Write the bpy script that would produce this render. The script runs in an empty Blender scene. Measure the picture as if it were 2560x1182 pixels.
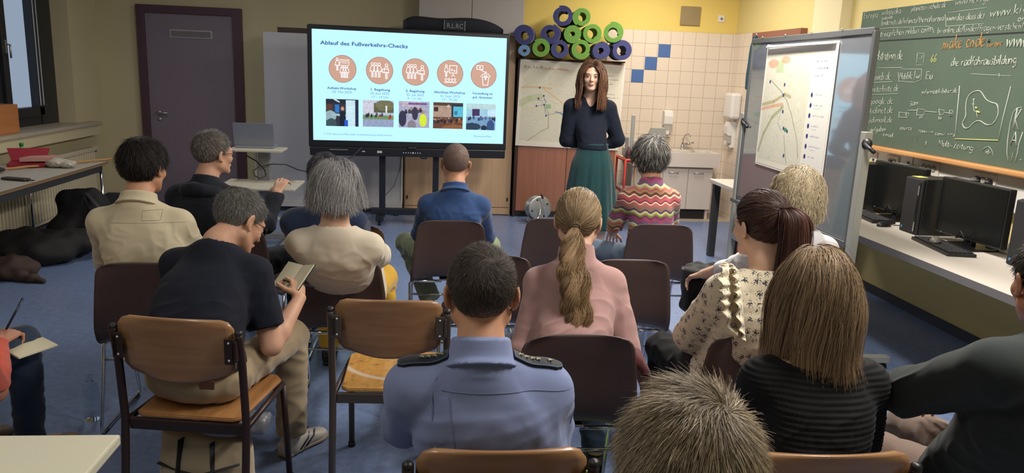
import bpy, bmesh, math, random
import numpy as np
from mathutils import Vector, Matrix
random.seed(7); rng = np.random.default_rng(7)
S = bpy.context.scene; COL = S.collection; PI = math.pi

# ---------------- camera ----------------
F_PX = 1900.0; EYE = np.array([0.0, 0.0, 1.65])
CAM = np.array([[0.9945024832, -0.0966619871, 0.0402650107],      # right
                [0.0185734398, -0.2155931720, -0.9763066176],     # down
                [0.1030525991, 0.9716872153, -0.2126125993]])     # forward
cd = bpy.data.cameras.new('camera'); cam = bpy.data.objects.new('camera', cd); COL.objects.link(cam)
cd.sensor_width = 36.0; cd.sensor_fit = 'HORIZONTAL'; cd.lens = F_PX / 2560 * 36.0; cd.clip_start = .05
R3 = Matrix((CAM[0], -CAM[1], -CAM[2])).transposed()
cam.matrix_world = Matrix.Translation(EYE) @ R3.to_4x4()
S.camera = cam
def ray(x, y): return CAM.T @ np.array([(x - 1280) / F_PX, (y - 591) / F_PX, 1.0])
def at(x, y, ax, val):
    d = ray(x, y); return EYE + d * ((val - EYE[ax]) / d[ax])
def atd(x, y, dep): return EYE + ray(x, y) * dep

# ---------------- world, exposure, big lamps ----------------
S.view_settings.view_transform = 'Standard'; S.view_settings.look = 'None'
S.view_settings.exposure = 1.0; S.view_settings.gamma = 1.0; S.view_settings.use_curve_mapping = False
W = bpy.data.worlds.new('world'); S.world = W; W.use_nodes = True
bg = W.node_tree.nodes['Background']; bg.inputs[0].default_value = (.52, .60, .74, 1); bg.inputs[1].default_value = .34

def area(name, loc, sx, sy, power, col, rot=(0, 0, 0), spread=PI):
    l = bpy.data.lights.new(name, 'AREA'); l.shape = 'RECTANGLE'; l.size = sx; l.size_y = sy
    l.energy = power; l.color = col; l.spread = spread
    o = bpy.data.objects.new(name, l); COL.objects.link(o); o.location = loc; o.rotation_euler = rot
    return o
# right row of ceiling lamps, then two dim lamps added as left-side fill: (x, y, watts, colour); the fixtures themselves are built with the ceiling
LAMPS = [(2.35, 7.6, 29, (1, .91, .80)), (1.9, 4.7, 54, (1, .93, .85)), (1.7, 1.9, 40, (1, .95, .88)),
         (-1.4, 1.2, 10, (1, .96, .90)), (-1.9, 6.2, 11, (1, .95, .90))]
for k, (x, y, w, c) in enumerate(LAMPS):
    area('ceiling_lamp', (x, y, 2.94), .30, 1.3, w, c)
# ---------------- materials ----------------
MATS = {}
def mat(name, col, rough=.6, metal=0., spec=.5, bump=0., bscale=60., var=0., vscale=8., emit=None, estr=1., alpha=None, sheen=0., coat=0., stretch=None):
    if name in MATS: return MATS[name]
    m = bpy.data.materials.new(name); m.use_nodes = True; nt = m.node_tree; N = nt.nodes; L = nt.links
    b = N['Principled BSDF']; b.inputs['Base Color'].default_value = (*col, 1); b.inputs['Roughness'].default_value = rough
    b.inputs['Metallic'].default_value = metal; b.inputs['Specular IOR Level'].default_value = spec
    b.inputs['Sheen Weight'].default_value = sheen; b.inputs['Coat Weight'].default_value = coat
    if bump or var:
        tc = N.new('ShaderNodeTexCoord'); mp = N.new('ShaderNodeMapping'); L.new(tc.outputs['Object'], mp.inputs[0])
        if stretch: mp.inputs['Scale'].default_value = stretch
    if var:
        n = N.new('ShaderNodeTexNoise'); n.inputs['Scale'].default_value = vscale; n.inputs['Detail'].default_value = 4
        L.new(mp.outputs[0], n.inputs['Vector'])
        r = N.new('ShaderNodeMapRange'); r.inputs[1].default_value = .25; r.inputs[2].default_value = .75
        r.inputs[3].default_value = 1 - var; r.inputs[4].default_value = 1 + var; L.new(n.outputs[0], r.inputs[0])
        mx = N.new('ShaderNodeVectorMath'); mx.operation = 'SCALE'; mx.inputs[0].default_value = col
        L.new(r.outputs[0], mx.inputs['Scale']); L.new(mx.outputs[0], b.inputs['Base Color'])
    if bump:
        n = N.new('ShaderNodeTexNoise'); n.inputs['Scale'].default_value = bscale; n.inputs['Detail'].default_value = 3
        L.new(mp.outputs[0], n.inputs['Vector'])
        bp = N.new('ShaderNodeBump'); bp.inputs['Strength'].default_value = bump; bp.inputs['Distance'].default_value = .01
        L.new(n.outputs[0], bp.inputs['Height']); L.new(bp.outputs[0], b.inputs['Normal'])
    if emit: b.inputs['Emission Color'].default_value = (*emit, 1); b.inputs['Emission Strength'].default_value = estr
    MATS[name] = m; return m
def sr(r, g, b):   # 8-bit display colour to linear
    return tuple((c / 255 / 12.92) if c < 11 else ((c / 255 + .055) / 1.055) ** 2.4 for c in (r, g, b))
def vcol_mat(name, rough=.7, emit=0., spec=.3):
    m = mat(name, (1, 1, 1), rough, spec=spec); nt = m.node_tree
    a = nt.nodes.new('ShaderNodeVertexColor'); a.layer_name = 'Col'; b = nt.nodes['Principled BSDF']
    nt.links.new(a.outputs[0], b.inputs['Base Color'])
    if emit:
        b.inputs['Base Color'].default_value = (0, 0, 0, 1); nt.links.remove(b.inputs['Base Color'].links[0])
        nt.links.new(a.outputs[0], b.inputs['Emission Color']); b.inputs['Emission Strength'].default_value = emit
    return m
def wood(name, c1, c2, rough=.4, axis=0, sc=14, coat=.2):
    m = mat(name, c1, rough, coat=coat); nt = m.node_tree; N = nt.nodes; L = nt.links; b = N['Principled BSDF']
    tc = N.new('ShaderNodeTexCoord'); mp = N.new('ShaderNodeMapping'); L.new(tc.outputs['Object'], mp.inputs[0])
    s = [sc * 2.2] * 3; s[axis] = sc * .12; mp.inputs['Scale'].default_value = s
    n = N.new('ShaderNodeTexNoise'); n.inputs['Scale'].default_value = 1.6; n.inputs['Detail'].default_value = 6; n.inputs['Distortion'].default_value = .6
    L.new(mp.outputs[0], n.inputs[0]); r = N.new('ShaderNodeValToRGB')
    r.color_ramp.elements[0].position = .32; r.color_ramp.elements[1].position = .68
    r.color_ramp.elements[0].color = (*c1, 1); r.color_ramp.elements[1].color = (*c2, 1)
    L.new(n.outputs[0], r.inputs[0]); L.new(r.outputs[0], b.inputs['Base Color']); return m

# ---------------- mesh building ----------------
def link(name, me, parent=None, m=None):
    o = bpy.data.objects.new(name, me); COL.objects.link(o)
    if parent is not None: o.parent = parent
    if m is not None and me is not None and not me.materials: me.materials.append(m)
    return o
def mesh_np(name, V, Fq, parent=None, m=None, smooth=True, col=None):
    me = bpy.data.meshes.new(name); V = np.asarray(V, np.float32); Fq = np.asarray(Fq, np.int32)
    k = Fq.shape[1]; me.vertices.add(len(V)); me.vertices.foreach_set('co', V.ravel())
    me.loops.add(Fq.size); me.loops.foreach_set('vertex_index', Fq.ravel())
    me.polygons.add(len(Fq)); me.polygons.foreach_set('loop_start', np.arange(len(Fq), dtype=np.int32) * k)
    me.update(calc_edges=True)
    me.polygons.foreach_set('use_smooth', np.full(len(Fq), smooth))
    if col is not None:
        a = me.color_attributes.new('Col', 'FLOAT_COLOR', 'POINT'); c = np.ones((len(V), 4), np.float32); c[:, :3] = col
        a.data.foreach_set('color', c.ravel())
    me.validate(); return link(name, me, parent, m)
class MB:
    def __init__(s): s.v = []; s.f = []; s.sm = []
    def add(s, V, Fs, smooth=False, T=None):
        n = len(s.v); V = [Vector(v) for v in V]
        if T is not None: V = [T @ v for v in V]
        s.v += V; s.f += [tuple(i + n for i in f) for f in Fs]; s.sm += [smooth] * len(Fs); return s
    def box(s, x0, x1, y0, y1, z0, z1, bev=0., T=None):
        bm = bmesh.new(); bmesh.ops.create_cube(bm, size=1)
        for v in bm.verts: v.co = Vector(((x0 + x1) / 2 + v.co.x * (x1 - x0), (y0 + y1) / 2 + v.co.y * (y1 - y0), (z0 + z1) / 2 + v.co.z * (z1 - z0)))
        if bev: bmesh.ops.bevel(bm, geom=bm.edges[:], offset=bev, segments=2, affect='EDGES', profile=.5)
        bm.verts.index_update(); s.add([v.co.copy() for v in bm.verts], [[v.index for v in f.verts] for f in bm.faces], False, T); bm.free(); return s
    def tube(s, pts, r, n=8, closed=False, T=None, flat=1.):
        P = [Vector(p) for p in pts]; m = len(P); rr = r if hasattr(r, '__len__') else [r] * m
        V = []; up = None
        for i in range(m):
            a = P[i - 1] if (i > 0 or closed) else P[i]; b = P[(i + 1) % m] if (i < m - 1 or closed) else P[i]
            t = (b - a).normalized() if (b - a).length > 1e-9 else Vector((0, 0, 1))
            if up is None: up = Vector((0, 0, 1)) if abs(t.z) < .9 else Vector((1, 0, 0))
            u = up - t * up.dot(t); u.normalize(); w = t.cross(u); up = u
            for k in range(n):
                a2 = 2 * PI * k / n; V.append(P[i] + (u * math.cos(a2) * flat + w * math.sin(a2)) * rr[i])
        Fs = []
        for i in range(m if closed else m - 1):
            j = (i + 1) % m
            for k in range(n): Fs.append((i * n + k, i * n + (k + 1) % n, j * n + (k + 1) % n, j * n + k))
        if not closed: Fs.append(tuple(range(n))[::-1]); Fs.append(tuple((m - 1) * n + k for k in range(n)))
        return s.add(V, Fs, True, T)
    def lathe(s, prof, n=24, T=None, c=(0, 0), smooth=True):
        V = []; Fs = []
        for (r, z) in prof:
            for k in range(n): V.append((c[0] + r * math.cos(2 * PI * k / n), c[1] + r * math.sin(2 * PI * k / n), z))
        m = len(prof)
        for i in range(m - 1):
            for k in range(n): Fs.append((i * n + k, i * n + (k + 1) % n, (i + 1) * n + (k + 1) % n, (i + 1) * n + k))
        if prof[0][0] > 1e-6: Fs.append(tuple(range(n))[::-1])
        if prof[-1][0] > 1e-6: Fs.append(tuple((m - 1) * n + k for k in range(n)))
        return s.add(V, Fs, smooth, T)
    def prism(s, poly, z0, z1, T=None, smooth=False):
        n = len(poly); V = [(x, y, z0) for x, y in poly] + [(x, y, z1) for x, y in poly]
        Fs = [tuple(range(n))[::-1], tuple(range(n, 2 * n))] + [(i, (i + 1) % n, n + (i + 1) % n, n + i) for i in range(n)]
        s.add(V, Fs, False, T); 
        return s
    def build(s, name, m=None, parent=None, loc=None, rot=None, bevel=0.):
        me = bpy.data.meshes.new(name); me.from_pydata([tuple(v) for v in s.v], [], s.f); me.update()
        me.polygons.foreach_set('use_smooth', s.sm)
        o = link(name, me, parent, m)
        if loc is not None: o.location = loc
        if rot is not None: o.rotation_euler = rot
        return o
def tag(o, label=None, cat=None, group=None, kind=None):
    if label: o['label'] = label
    if cat: o['category'] = cat
    if group: o['group'] = group
    if kind: o['kind'] = kind
    return o
def thing(name, label, cat, loc=(0, 0, 0), rz=0., group=None):
    o = bpy.data.objects.new(name, None); COL.objects.link(o); o.empty_display_size = .1
    o.location = loc; o.rotation_euler = (0, 0, rz); return tag(o, label, cat, group)
def struct(o): o['kind'] = 'structure'; return o
def dup(root, loc, rz, label=None, group=None):
    def cp(o, par):
        c = o.copy(); COL.objects.link(c); c.parent = par
        for ch in list(o.children):
            if ch.name in COL.objects: cp(ch, c)
        return c
    r = cp(root, None); r.location = loc; r.rotation_euler = (0, 0, rz)
    if label: r['label'] = label
    if group: r['group'] = group
    return r
def rrect(w, h, r, n=5, cx=0, cy=0):
    P = []
    for (sx, sy, a0) in ((1, 1, 0), (-1, 1, 90), (-1, -1, 180), (1, -1, 270)):
        for k in range(n + 1):
            a = math.radians(a0 + 90 * k / n); P.append((cx + sx * (w / 2 - r) + r * math.cos(a), cy + sy * (h / 2 - r) + r * math.sin(a)))
    return P
def frame_T(o, ux, uy, uz=None):   # local x,y,z -> world axes ux,uy,uz at o
    ux = Vector(ux).normalized(); uy = Vector(uy).normalized(); uz = ux.cross(uy)
    return Matrix(((ux.x, uy.x, uz.x, o[0]), (ux.y, uy.y, uz.y, o[1]), (ux.z, uy.z, uz.z, o[2]), (0, 0, 0, 1)))
def text(name, txt, size, parent, m, T, align='LEFT', bold=0., depth=.0006, squash=1.):
    cu = bpy.data.curves.new('t', 'FONT'); cu.body = txt; cu.size = size; cu.align_x = align; cu.offset = bold; cu.extrude = depth; cu.resolution_u = 2
    o = bpy.data.objects.new('t', cu); COL.objects.link(o); bpy.context.view_layer.update()
    me = bpy.data.meshes.new_from_object(o.evaluated_get(bpy.context.evaluated_depsgraph_get()))
    bpy.data.objects.remove(o); me.transform(T @ Matrix.Diagonal((squash, 1, 1, 1))); me.materials.clear()
    return link(name, me, parent, m)
# a painted grid: rows x cols of flat little squares coloured by an array (prints, slide pictures)
def paint_grid(name, img, w, h, T, parent, m):
    H, Wd, _ = img.shape; xs = np.linspace(0, w, Wd); ys = np.linspace(h, 0, H)
    X, Y = np.meshgrid(xs, ys); V = np.stack([X.ravel(), Y.ravel(), np.zeros(X.size)], 1)
    A = np.array(T); V = V @ A[:3, :3].T + A[:3, 3]
    i = np.arange(H * Wd).reshape(H, Wd); Fq = np.stack([i[1:, :-1], i[1:, 1:], i[:-1, 1:], i[:-1, :-1]], -1).reshape(-1, 4)
    return mesh_np(name, V, Fq, parent, m, False, img.reshape(-1, 3))
def lin(c): c = np.asarray(c, float) / 255; return np.where(c < .04, c / 12.92, ((c + .055) / 1.055) ** 2.4)
class Paint:
    def __init__(s, w, h, c): s.a = np.ones((h, w, 3)) * lin(c); s.w = w; s.h = h; s.Y, s.X = np.mgrid[0:h, 0:w] / np.array([h, w])[:, None, None]
    def rect(s, x0, y0, x1, y1, c, k=1.): m = (s.X >= x0) & (s.X < x1) & (s.Y >= y0) & (s.Y < y1); s.a[m] = s.a[m] * (1 - k) + lin(c) * k; return s
    def ell(s, x, y, rx, ry, c, k=1.): m = ((s.X - x) / rx) ** 2 + ((s.Y - y) / ry) ** 2 < 1; s.a[m] = s.a[m] * (1 - k) + lin(c) * k; return s
    def line(s, pts, wd, c, k=1.):
        for (x0, y0), (x1, y1) in zip(pts[:-1], pts[1:]):
            L = (x1 - x0) ** 2 + (y1 - y0) ** 2 + 1e-9; t = np.clip(((s.X - x0) * (x1 - x0) + (s.Y - y0) * (y1 - y0)) / L, 0, 1)
            m = np.hypot(s.X - x0 - t * (x1 - x0), (s.Y - y0 - t * (y1 - y0)) * s.h / s.w) < wd; s.a[m] = s.a[m] * (1 - k) + lin(c) * k
        return s
    def noise(s, k, f=9, seed=1):
        n = wob(np.stack([s.X.ravel() * f, s.Y.ravel() * f, np.zeros(s.X.size) + seed], 1)).reshape(s.h, s.w, 1); s.a = np.clip(s.a * (1 + k * n), 0, 1); return s
# smooth pseudo noise (-1..1) on point arrays
_K = rng.normal(size=(10, 3)); _K /= np.linalg.norm(_K, axis=1)[:, None]; _K *= np.linspace(.8, 2.6, 10)[:, None]; _PH = rng.uniform(0, 6.28, 10)
def wob(P):
    P = np.asarray(P, np.float32); Q = P + .6 * np.sin(P[:, [1, 2, 0]] * 1.3 + 1.7)
    return (np.sin(Q @ _K.T.astype(np.float32) * 2 + _PH).sum(1) / 5.).clip(-1.4, 1.4) / 1.4
# ---------------- signed distance modelling: smooth unions of tapered shapes, meshed by surface nets ----------------
def unit(v): v = np.asarray(v, float); return v / (np.linalg.norm(v) + 1e-12)
class SDF:
    def __init__(s, lo, hi, h):
        s.h = h; s.lo = np.array(lo, float); n = np.ceil((np.array(hi) - s.lo) / h).astype(int) + 1
        s.ax = [s.lo[i] + h * np.arange(n[i]) for i in range(3)]; s.d = np.full(n, .2, np.float32)
    def sub(s, lo, hi, pad):
        sl = []
        for i in range(3):
            a = max(0, int((lo[i] - pad - s.lo[i]) / s.h)); b = min(s.d.shape[i], int((hi[i] + pad - s.lo[i]) / s.h) + 2)
            if b <= a: return None, None
            sl.append(slice(a, b))
        g = np.meshgrid(s.ax[0][sl[0]], s.ax[1][sl[1]], s.ax[2][sl[2]], indexing='ij', copy=False)
        return tuple(sl), [q.astype(np.float32) for q in g]
    def mix(s, sl, e, k, op):
        a = s.d[sl]
        if op == '+':
            hh = np.clip(.5 + .5 * (a - e) / k, 0, 1); s.d[sl] = a * (1 - hh) + e * hh - k * hh * (1 - hh)
        elif op == '-':
            e = -e; hh = np.clip(.5 - .5 * (a - e) / k, 0, 1); s.d[sl] = a * (1 - hh) + e * hh + k * hh * (1 - hh)
    def cone(s, a, b, ra, rb, k=.012, op='+', flat=False):
        a = np.asarray(a, float); b = np.asarray(b, float); r = max(ra, rb); sl, g = s.sub(np.minimum(a, b) - r, np.maximum(a, b) + r, k + 3 * s.h)
        if sl is None: return s
        w = b - a; L2 = w @ w + 1e-12; L = math.sqrt(L2)
        tt = ((g[0] - a[0]) * w[0] + (g[1] - a[1]) * w[1] + (g[2] - a[2]) * w[2]) / L2; t = np.clip(tt, 0, 1)
        e = np.sqrt((g[0] - a[0] - t * w[0]) ** 2 + (g[1] - a[1] - t * w[1]) ** 2 + (g[2] - a[2] - t * w[2]) ** 2) - (ra + (rb - ra) * t)
        if flat:   # cut the far end flat
            q = np.sqrt((g[0] - a[0] - tt * w[0]) ** 2 + (g[1] - a[1] - tt * w[1]) ** 2 + (g[2] - a[2] - tt * w[2]) ** 2) - (ra + (rb - ra) * t)
            e = np.where(tt > 0, np.maximum(q, (tt - 1) * L), e)
        s.mix(sl, e, k, op); return s
    def ell(s, c, r, R=None, k=.012, op='+', n=2.):
        c = np.asarray(c, float); r = np.asarray(r, float); R = np.eye(3) if R is None else np.asarray(R); m = np.abs(R) @ r
        sl, g = s.sub(c - m, c + m, k + 3 * s.h)
        if sl is None: return s
        q = [(R[0, i] * (g[0] - c[0]) + R[1, i] * (g[1] - c[1]) + R[2, i] * (g[2] - c[2])) / r[i] for i in range(3)]
        kk = (np.abs(q[0]) ** n + np.abs(q[1]) ** n + np.abs(q[2]) ** n) ** (1 / n)
        gl = np.sqrt((q[0] / r[0]) ** 2 + (q[1] / r[1]) ** 2 + (q[2] / r[2]) ** 2) / np.maximum(np.sqrt(q[0] ** 2 + q[1] ** 2 + q[2] ** 2), 1e-4)
        s.mix(sl, ((kk - 1) / np.maximum(gl, 1e-3)).astype(np.float32), k, op); return s
    def loft(s, secs, k=.02, op='+', n=2.4, sub=3):
        # secs: (centre, right axis, rx, ry[, front axis]); elliptical sections blended along the centre line
        C_ = np.array([q[0] for q in secs], float); U = np.array([unit(q[1]) for q in secs]); Rr = np.array([[q[2], q[3]] for q in secs], float)
        m = len(secs); T = np.linspace(0, m - 1, (m - 1) * sub + 1)
        def cr(A):
            out = []
            for t in T:
                i = min(int(t), m - 2); f = t - i; p0, p1, p2, p3 = A[max(i - 1, 0)], A[i], A[i + 1], A[min(i + 2, m - 1)]
                out.append(.5 * (2 * p1 + (p2 - p0) * f + (2 * p0 - 5 * p1 + 4 * p2 - p3) * f * f + (3 * p1 - p0 - 3 * p2 + p3) * f ** 3))
            return np.array(out)
        C_, U, Rr = cr(C_), cr(U), cr(Rr); rm = Rr.max(); TG = np.gradient(C_, axis=0); TG /= np.linalg.norm(TG, axis=1)[:, None]
        sl, g = s.sub(C_.min(0) - rm, C_.max(0) + rm, k + 3 * s.h)
        if sl is None: return s
        best = np.full(g[0].shape, 9., np.float32)
        for i in range(len(T) - 1):
            a, b = C_[i], C_[i + 1]; w = b - a; L2 = w @ w + 1e-12; L = math.sqrt(L2); wh = w / L
            ssl, gg = sl, g
            lo = np.minimum(a, b) - rm - .03; hi = np.maximum(a, b) + rm + .03
            ix = [slice(*np.searchsorted(s.ax[j][sl[j]], (lo[j], hi[j]))) for j in range(3)]
            x, y, z = (q[tuple(ix)] for q in g)
            if x.size == 0: continue
            da = (x - a[0]) * TG[i, 0] + (y - a[1]) * TG[i, 1] + (z - a[2]) * TG[i, 2]; db = (b[0] - x) * TG[i + 1, 0] + (b[1] - y) * TG[i + 1, 1] + (b[2] - z) * TG[i + 1, 2]
            t = np.clip(da / np.where(np.abs(da + db) < 1e-6, 1e-6, da + db), 0, 1); out_ = ((da < 0) & (i > 0)) | ((db < 0) & (i < len(T) - 2)) | (da + db <= 0); pw = np.where(da < 0, da, np.where(db < 0, -db, 0))
            t = np.where(da < 0, 0, np.where(db < 0, 1, t)); u0 = U[i] - wh * (U[i] @ wh); u0 /= np.linalg.norm(u0); u1 = U[i + 1] - wh * (U[i + 1] @ wh); u1 /= np.linalg.norm(u1); u = [u0[j] + (u1[j] - u0[j]) * t for j in range(3)]; v = [wh[1] * u[2] - wh[2] * u[1], wh[2] * u[0] - wh[0] * u[2], wh[0] * u[1] - wh[1] * u[0]]
            px, py, pz = x - a[0] - t * w[0], y - a[1] - t * w[1], z - a[2] - t * w[2]
            rx = Rr[i, 0] + (Rr[i + 1, 0] - Rr[i, 0]) * t; ry = Rr[i, 1] + (Rr[i + 1, 1] - Rr[i, 1]) * t
            pu = np.abs(px * u[0] + py * u[1] + pz * u[2]); pv = np.abs(px * v[0] + py * v[1] + pz * v[2])
            kk = ((pu / rx) ** n + (pv / ry) ** n) ** (1 / n)
            e = (kk - 1) * np.where(pu / rx > pv / ry, rx, ry) * .9; e = np.where(np.abs(pw) > 1e-6, np.sqrt(np.maximum(e, 0) ** 2 + pw ** 2) + np.minimum(e, 0) * 0, e)
            q = best[tuple(ix)]; np.minimum(q, np.where(out_, 9., e).astype(np.float32), out=q)
        s.mix(sl, best, k, op); return s
    def cut(s, p, n, k=.004):   # keep the side the normal points to
        p = np.asarray(p, float); n = unit(n); e = ((s.ax[0][:, None, None] - p[0]) * n[0] + (s.ax[1][None, :, None] - p[1]) * n[1] + (s.ax[2][None, None, :] - p[2]) * n[2]).astype(np.float32)
        s.d = np.maximum(s.d, -e); return s
    def mesh(s, smooth=1):
        d = s.d; d[0] = d[-1] = .2; d[:, 0] = d[:, -1] = .2; d[:, :, 0] = d[:, :, -1] = .2
        ins = d < 0; nx, ny, nz = d.shape
        cs = ins[:-1, :-1, :-1].astype(np.int8) + ins[1:, :-1, :-1] + ins[:-1, 1:, :-1] + ins[1:, 1:, :-1] + ins[:-1, :-1, 1:] + ins[1:, :-1, 1:] + ins[:-1, 1:, 1:] + ins[1:, 1:, 1:]
        cells = np.argwhere((cs > 0) & (cs < 8)); idx = np.full(cs.shape, -1, np.int64); idx[tuple(cells.T)] = np.arange(len(cells))
        acc = np.zeros((len(cells), 3)); cnt = np.zeros(len(cells)); i, j, k = cells.T
        corners = [(a, b, c) for a in (0, 1) for b in (0, 1) for c in (0, 1)]; dv = {c: d[i + c[0], j + c[1], k + c[2]] for c in corners}
        for c in corners:
            for ax in range(3):
                if c[ax]: continue
                c2 = list(c); c2[ax] = 1; c2 = tuple(c2); a, b = dv[c], dv[c2]; m = (a < 0) != (b < 0)
                t = np.where(m, a / np.where(m, a - b, 1), 0); p = np.zeros((len(cells), 3)); p += c; p[:, ax] += t
                acc[m] += p[m]; cnt[m] += 1
        V = s.lo + (cells + acc / cnt[:, None]) * s.h; Fs = []
        for ax in range(3):
            sl0 = [slice(None)] * 3; sl1 = [slice(None)] * 3; sl0[ax] = slice(0, -1); sl1[ax] = slice(1, None)
            a, b = ins[tuple(sl0)], ins[tuple(sl1)]; e = np.argwhere(a != b); o = [q for q in range(3) if q != ax]
            e = e[(e[:, o[0]] > 0) & (e[:, o[1]] > 0)]
            def I(d0, d1):
                q = e.copy(); q[:, o[0]] -= d0; q[:, o[1]] -= d1; return idx[tuple(q.T)]
            f = np.stack([I(1, 1), I(0, 1), I(0, 0), I(1, 0)], 1); flip = a[tuple(e.T)]
            if ax == 1: flip = ~flip
            f[~flip] = f[~flip][:, ::-1]; Fs.append(f)
        Fq = np.concatenate(Fs); Fq = Fq[(Fq >= 0).all(1)]
        for _ in range(smooth):
            E = np.concatenate([Fq[:, [0, 1]], Fq[:, [1, 2]], Fq[:, [2, 3]], Fq[:, [3, 0]]]); A = np.zeros_like(V); c = np.zeros(len(V))
            for q in range(3): A[:, q] = np.bincount(E[:, 0], V[E[:, 1], q], len(V)) + np.bincount(E[:, 1], V[E[:, 0], q], len(V))
            c = np.bincount(E[:, 0], minlength=len(V)) + np.bincount(E[:, 1], minlength=len(V)); V = .5 * V + .5 * A / np.maximum(c, 1)[:, None]
        return V, Fq
def normals(V, Fq):
    n = np.cross(V[Fq[:, 2]] - V[Fq[:, 0]], V[Fq[:, 3]] - V[Fq[:, 1]]); N_ = np.zeros_like(V)
    for q in range(3):
        for c in range(4): N_[:, q] += np.bincount(Fq[:, c], n[:, q], len(V))
    return N_ / (np.linalg.norm(N_, axis=1)[:, None] + 1e-12)
def blob_thing(name, label, cat, m, fn, lo, hi, h=.012, loc=(0, 0, 0), fold=.012, ff=(9, 9, 9), parent=None):
    s = SDF(lo, hi, h); fn(s); V, Fq = s.mesh(1); Nn = normals(V, Fq)
    V = V + Nn * (fold * wob(V * np.array(ff) + 3))[:, None]
    if loc[2] == 0: V[:, 2] = np.maximum(V[:, 2], .001)
    o = mesh_np(name, V, Fq, parent, m); o.location = loc
    return tag(o, label, cat) if label else o
# ---------------- room ----------------
XR, YB, XL, ZC = 3.566, 9.111, -3.75, 3.0
YF = -2.0
M_cream = mat('paint_cream', sr(200, 190, 156), .85, bump=.05, bscale=220, var=.03, vscale=2)
M_yellow = mat('paint_yellow', sr(232, 206, 116), .8, bump=.05, bscale=220)
M_white = mat('paint_white', sr(225, 218, 205), .7)
M_lam = mat('laminate_white', sr(214, 206, 196), .42, var=.02, vscale=3)
M_steel = mat('brushed_steel', (.55, .55, .56), .35, 1.)
M_chrome = mat('chrome', (.75, .76, .78), .12, 1.)
M_alu = mat('aluminium', (.62, .63, .62), .4, .9)
M_black = mat('black_plastic', (.012, .012, .014), .42)
M_blackm = mat('black_matt', (.015, .015, .018), .75)
M_grey = mat('grey_plastic', (.22, .22, .23), .5)
M_lgrey = mat('light_grey', (.52, .52, .52), .5)
M_whitep = mat('white_plastic', (.78, .76, .72), .4)
# floor: blue linoleum with fine marbling
m = mat('floor_linoleum', sr(66, 88, 128), .36, spec=.45); nt = m.node_tree; N = nt.nodes; L = nt.links; b = N['Principled BSDF']
tc = N.new('ShaderNodeTexCoord'); n1 = N.new('ShaderNodeTexNoise'); n1.inputs['Scale'].default_value = 26; n1.inputs['Detail'].default_value = 8; n1.inputs['Roughness'].default_value = .75
n2 = N.new('ShaderNodeTexNoise'); n2.inputs['Scale'].default_value = 1.3; n2.inputs['Detail'].default_value = 3
L.new(tc.outputs['Object'], n1.inputs[0]); L.new(tc.outputs['Object'], n2.inputs[0])
r = N.new('ShaderNodeValToRGB'); r.color_ramp.elements[0].position = .3; r.color_ramp.elements[1].position = .75
r.color_ramp.elements[0].color = (*sr(96, 115, 152), 1); r.color_ramp.elements[1].color = (*sr(130, 148, 186), 1); L.new(n1.outputs[0], r.inputs[0]); L.new(r.outputs[0], b.inputs['Base Color'])
rr = N.new('ShaderNodeMapRange'); rr.inputs[3].default_value = .22; rr.inputs[4].default_value = .40; L.new(n2.outputs[0], rr.inputs[0]); L.new(rr.outputs[0], b.inputs['Roughness'])
struct(MB().box(XL - .4, XR + .3, YF - .2, YB + .3, -.1, 0).build('floor', m))
# floor tiles of the wash corner
struct(MB().box(2.12, XR, 8.55, YB, 0, .006).build('trim_1', mat('floor_tile', sr(170, 158, 142), .4, var=.05)))
struct(MB().box(XL - .4, XR + .3, YF - .2, YB + .3, ZC, ZC + .1).build('ceiling', mat('ceiling_paint', sr(205, 200, 185), .9)))
struct(MB().box(XL - .4, .95, YB, YB + .15, 0, ZC).build('wall_back', M_cream))
struct(MB().box(.95, XR + .3, YB, YB + .15, 0, ZC).build('wall_back_alcove', M_yellow))
struct(MB().box(XR, XR + .15, YF, YB, 0, ZC).build('wall_right', mat('paint_yellow_pale', sr(222, 204, 140), .8, bump=.05, bscale=220)))
struct(MB().box(XL - .4, XR + .3, YF - .15, YF, 0, ZC).build('wall_front', M_cream))
# left wall with a window opening (deep reveal)
wy0, wy1, wz0, wz1 = 4.6, 8.46, .93, 2.75
b_ = MB().box(XL - .4, XL, YF, wy0, 0, ZC).box(XL - .4, XL, wy1, YB, 0, ZC).box(XL - .4, XL, wy0, wy1, 0, wz0 - .03).box(XL - .4, XL, wy0, wy1, wz1, ZC)
struct(b_.build('wall_left', M_cream))
struct(MB().box(XL - .3, XL + .14, wy0 - .1, YB - .35, wz0 - .03, wz0 + .005, .006).build('trim_2', mat('sill_stone', sr(178, 170, 152), .45, var=.05)))
struct(MB().box(XL, XL + .12, YF, YB - .35, .80, wz0 - .03).build('trim_3', M_cream))
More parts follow.
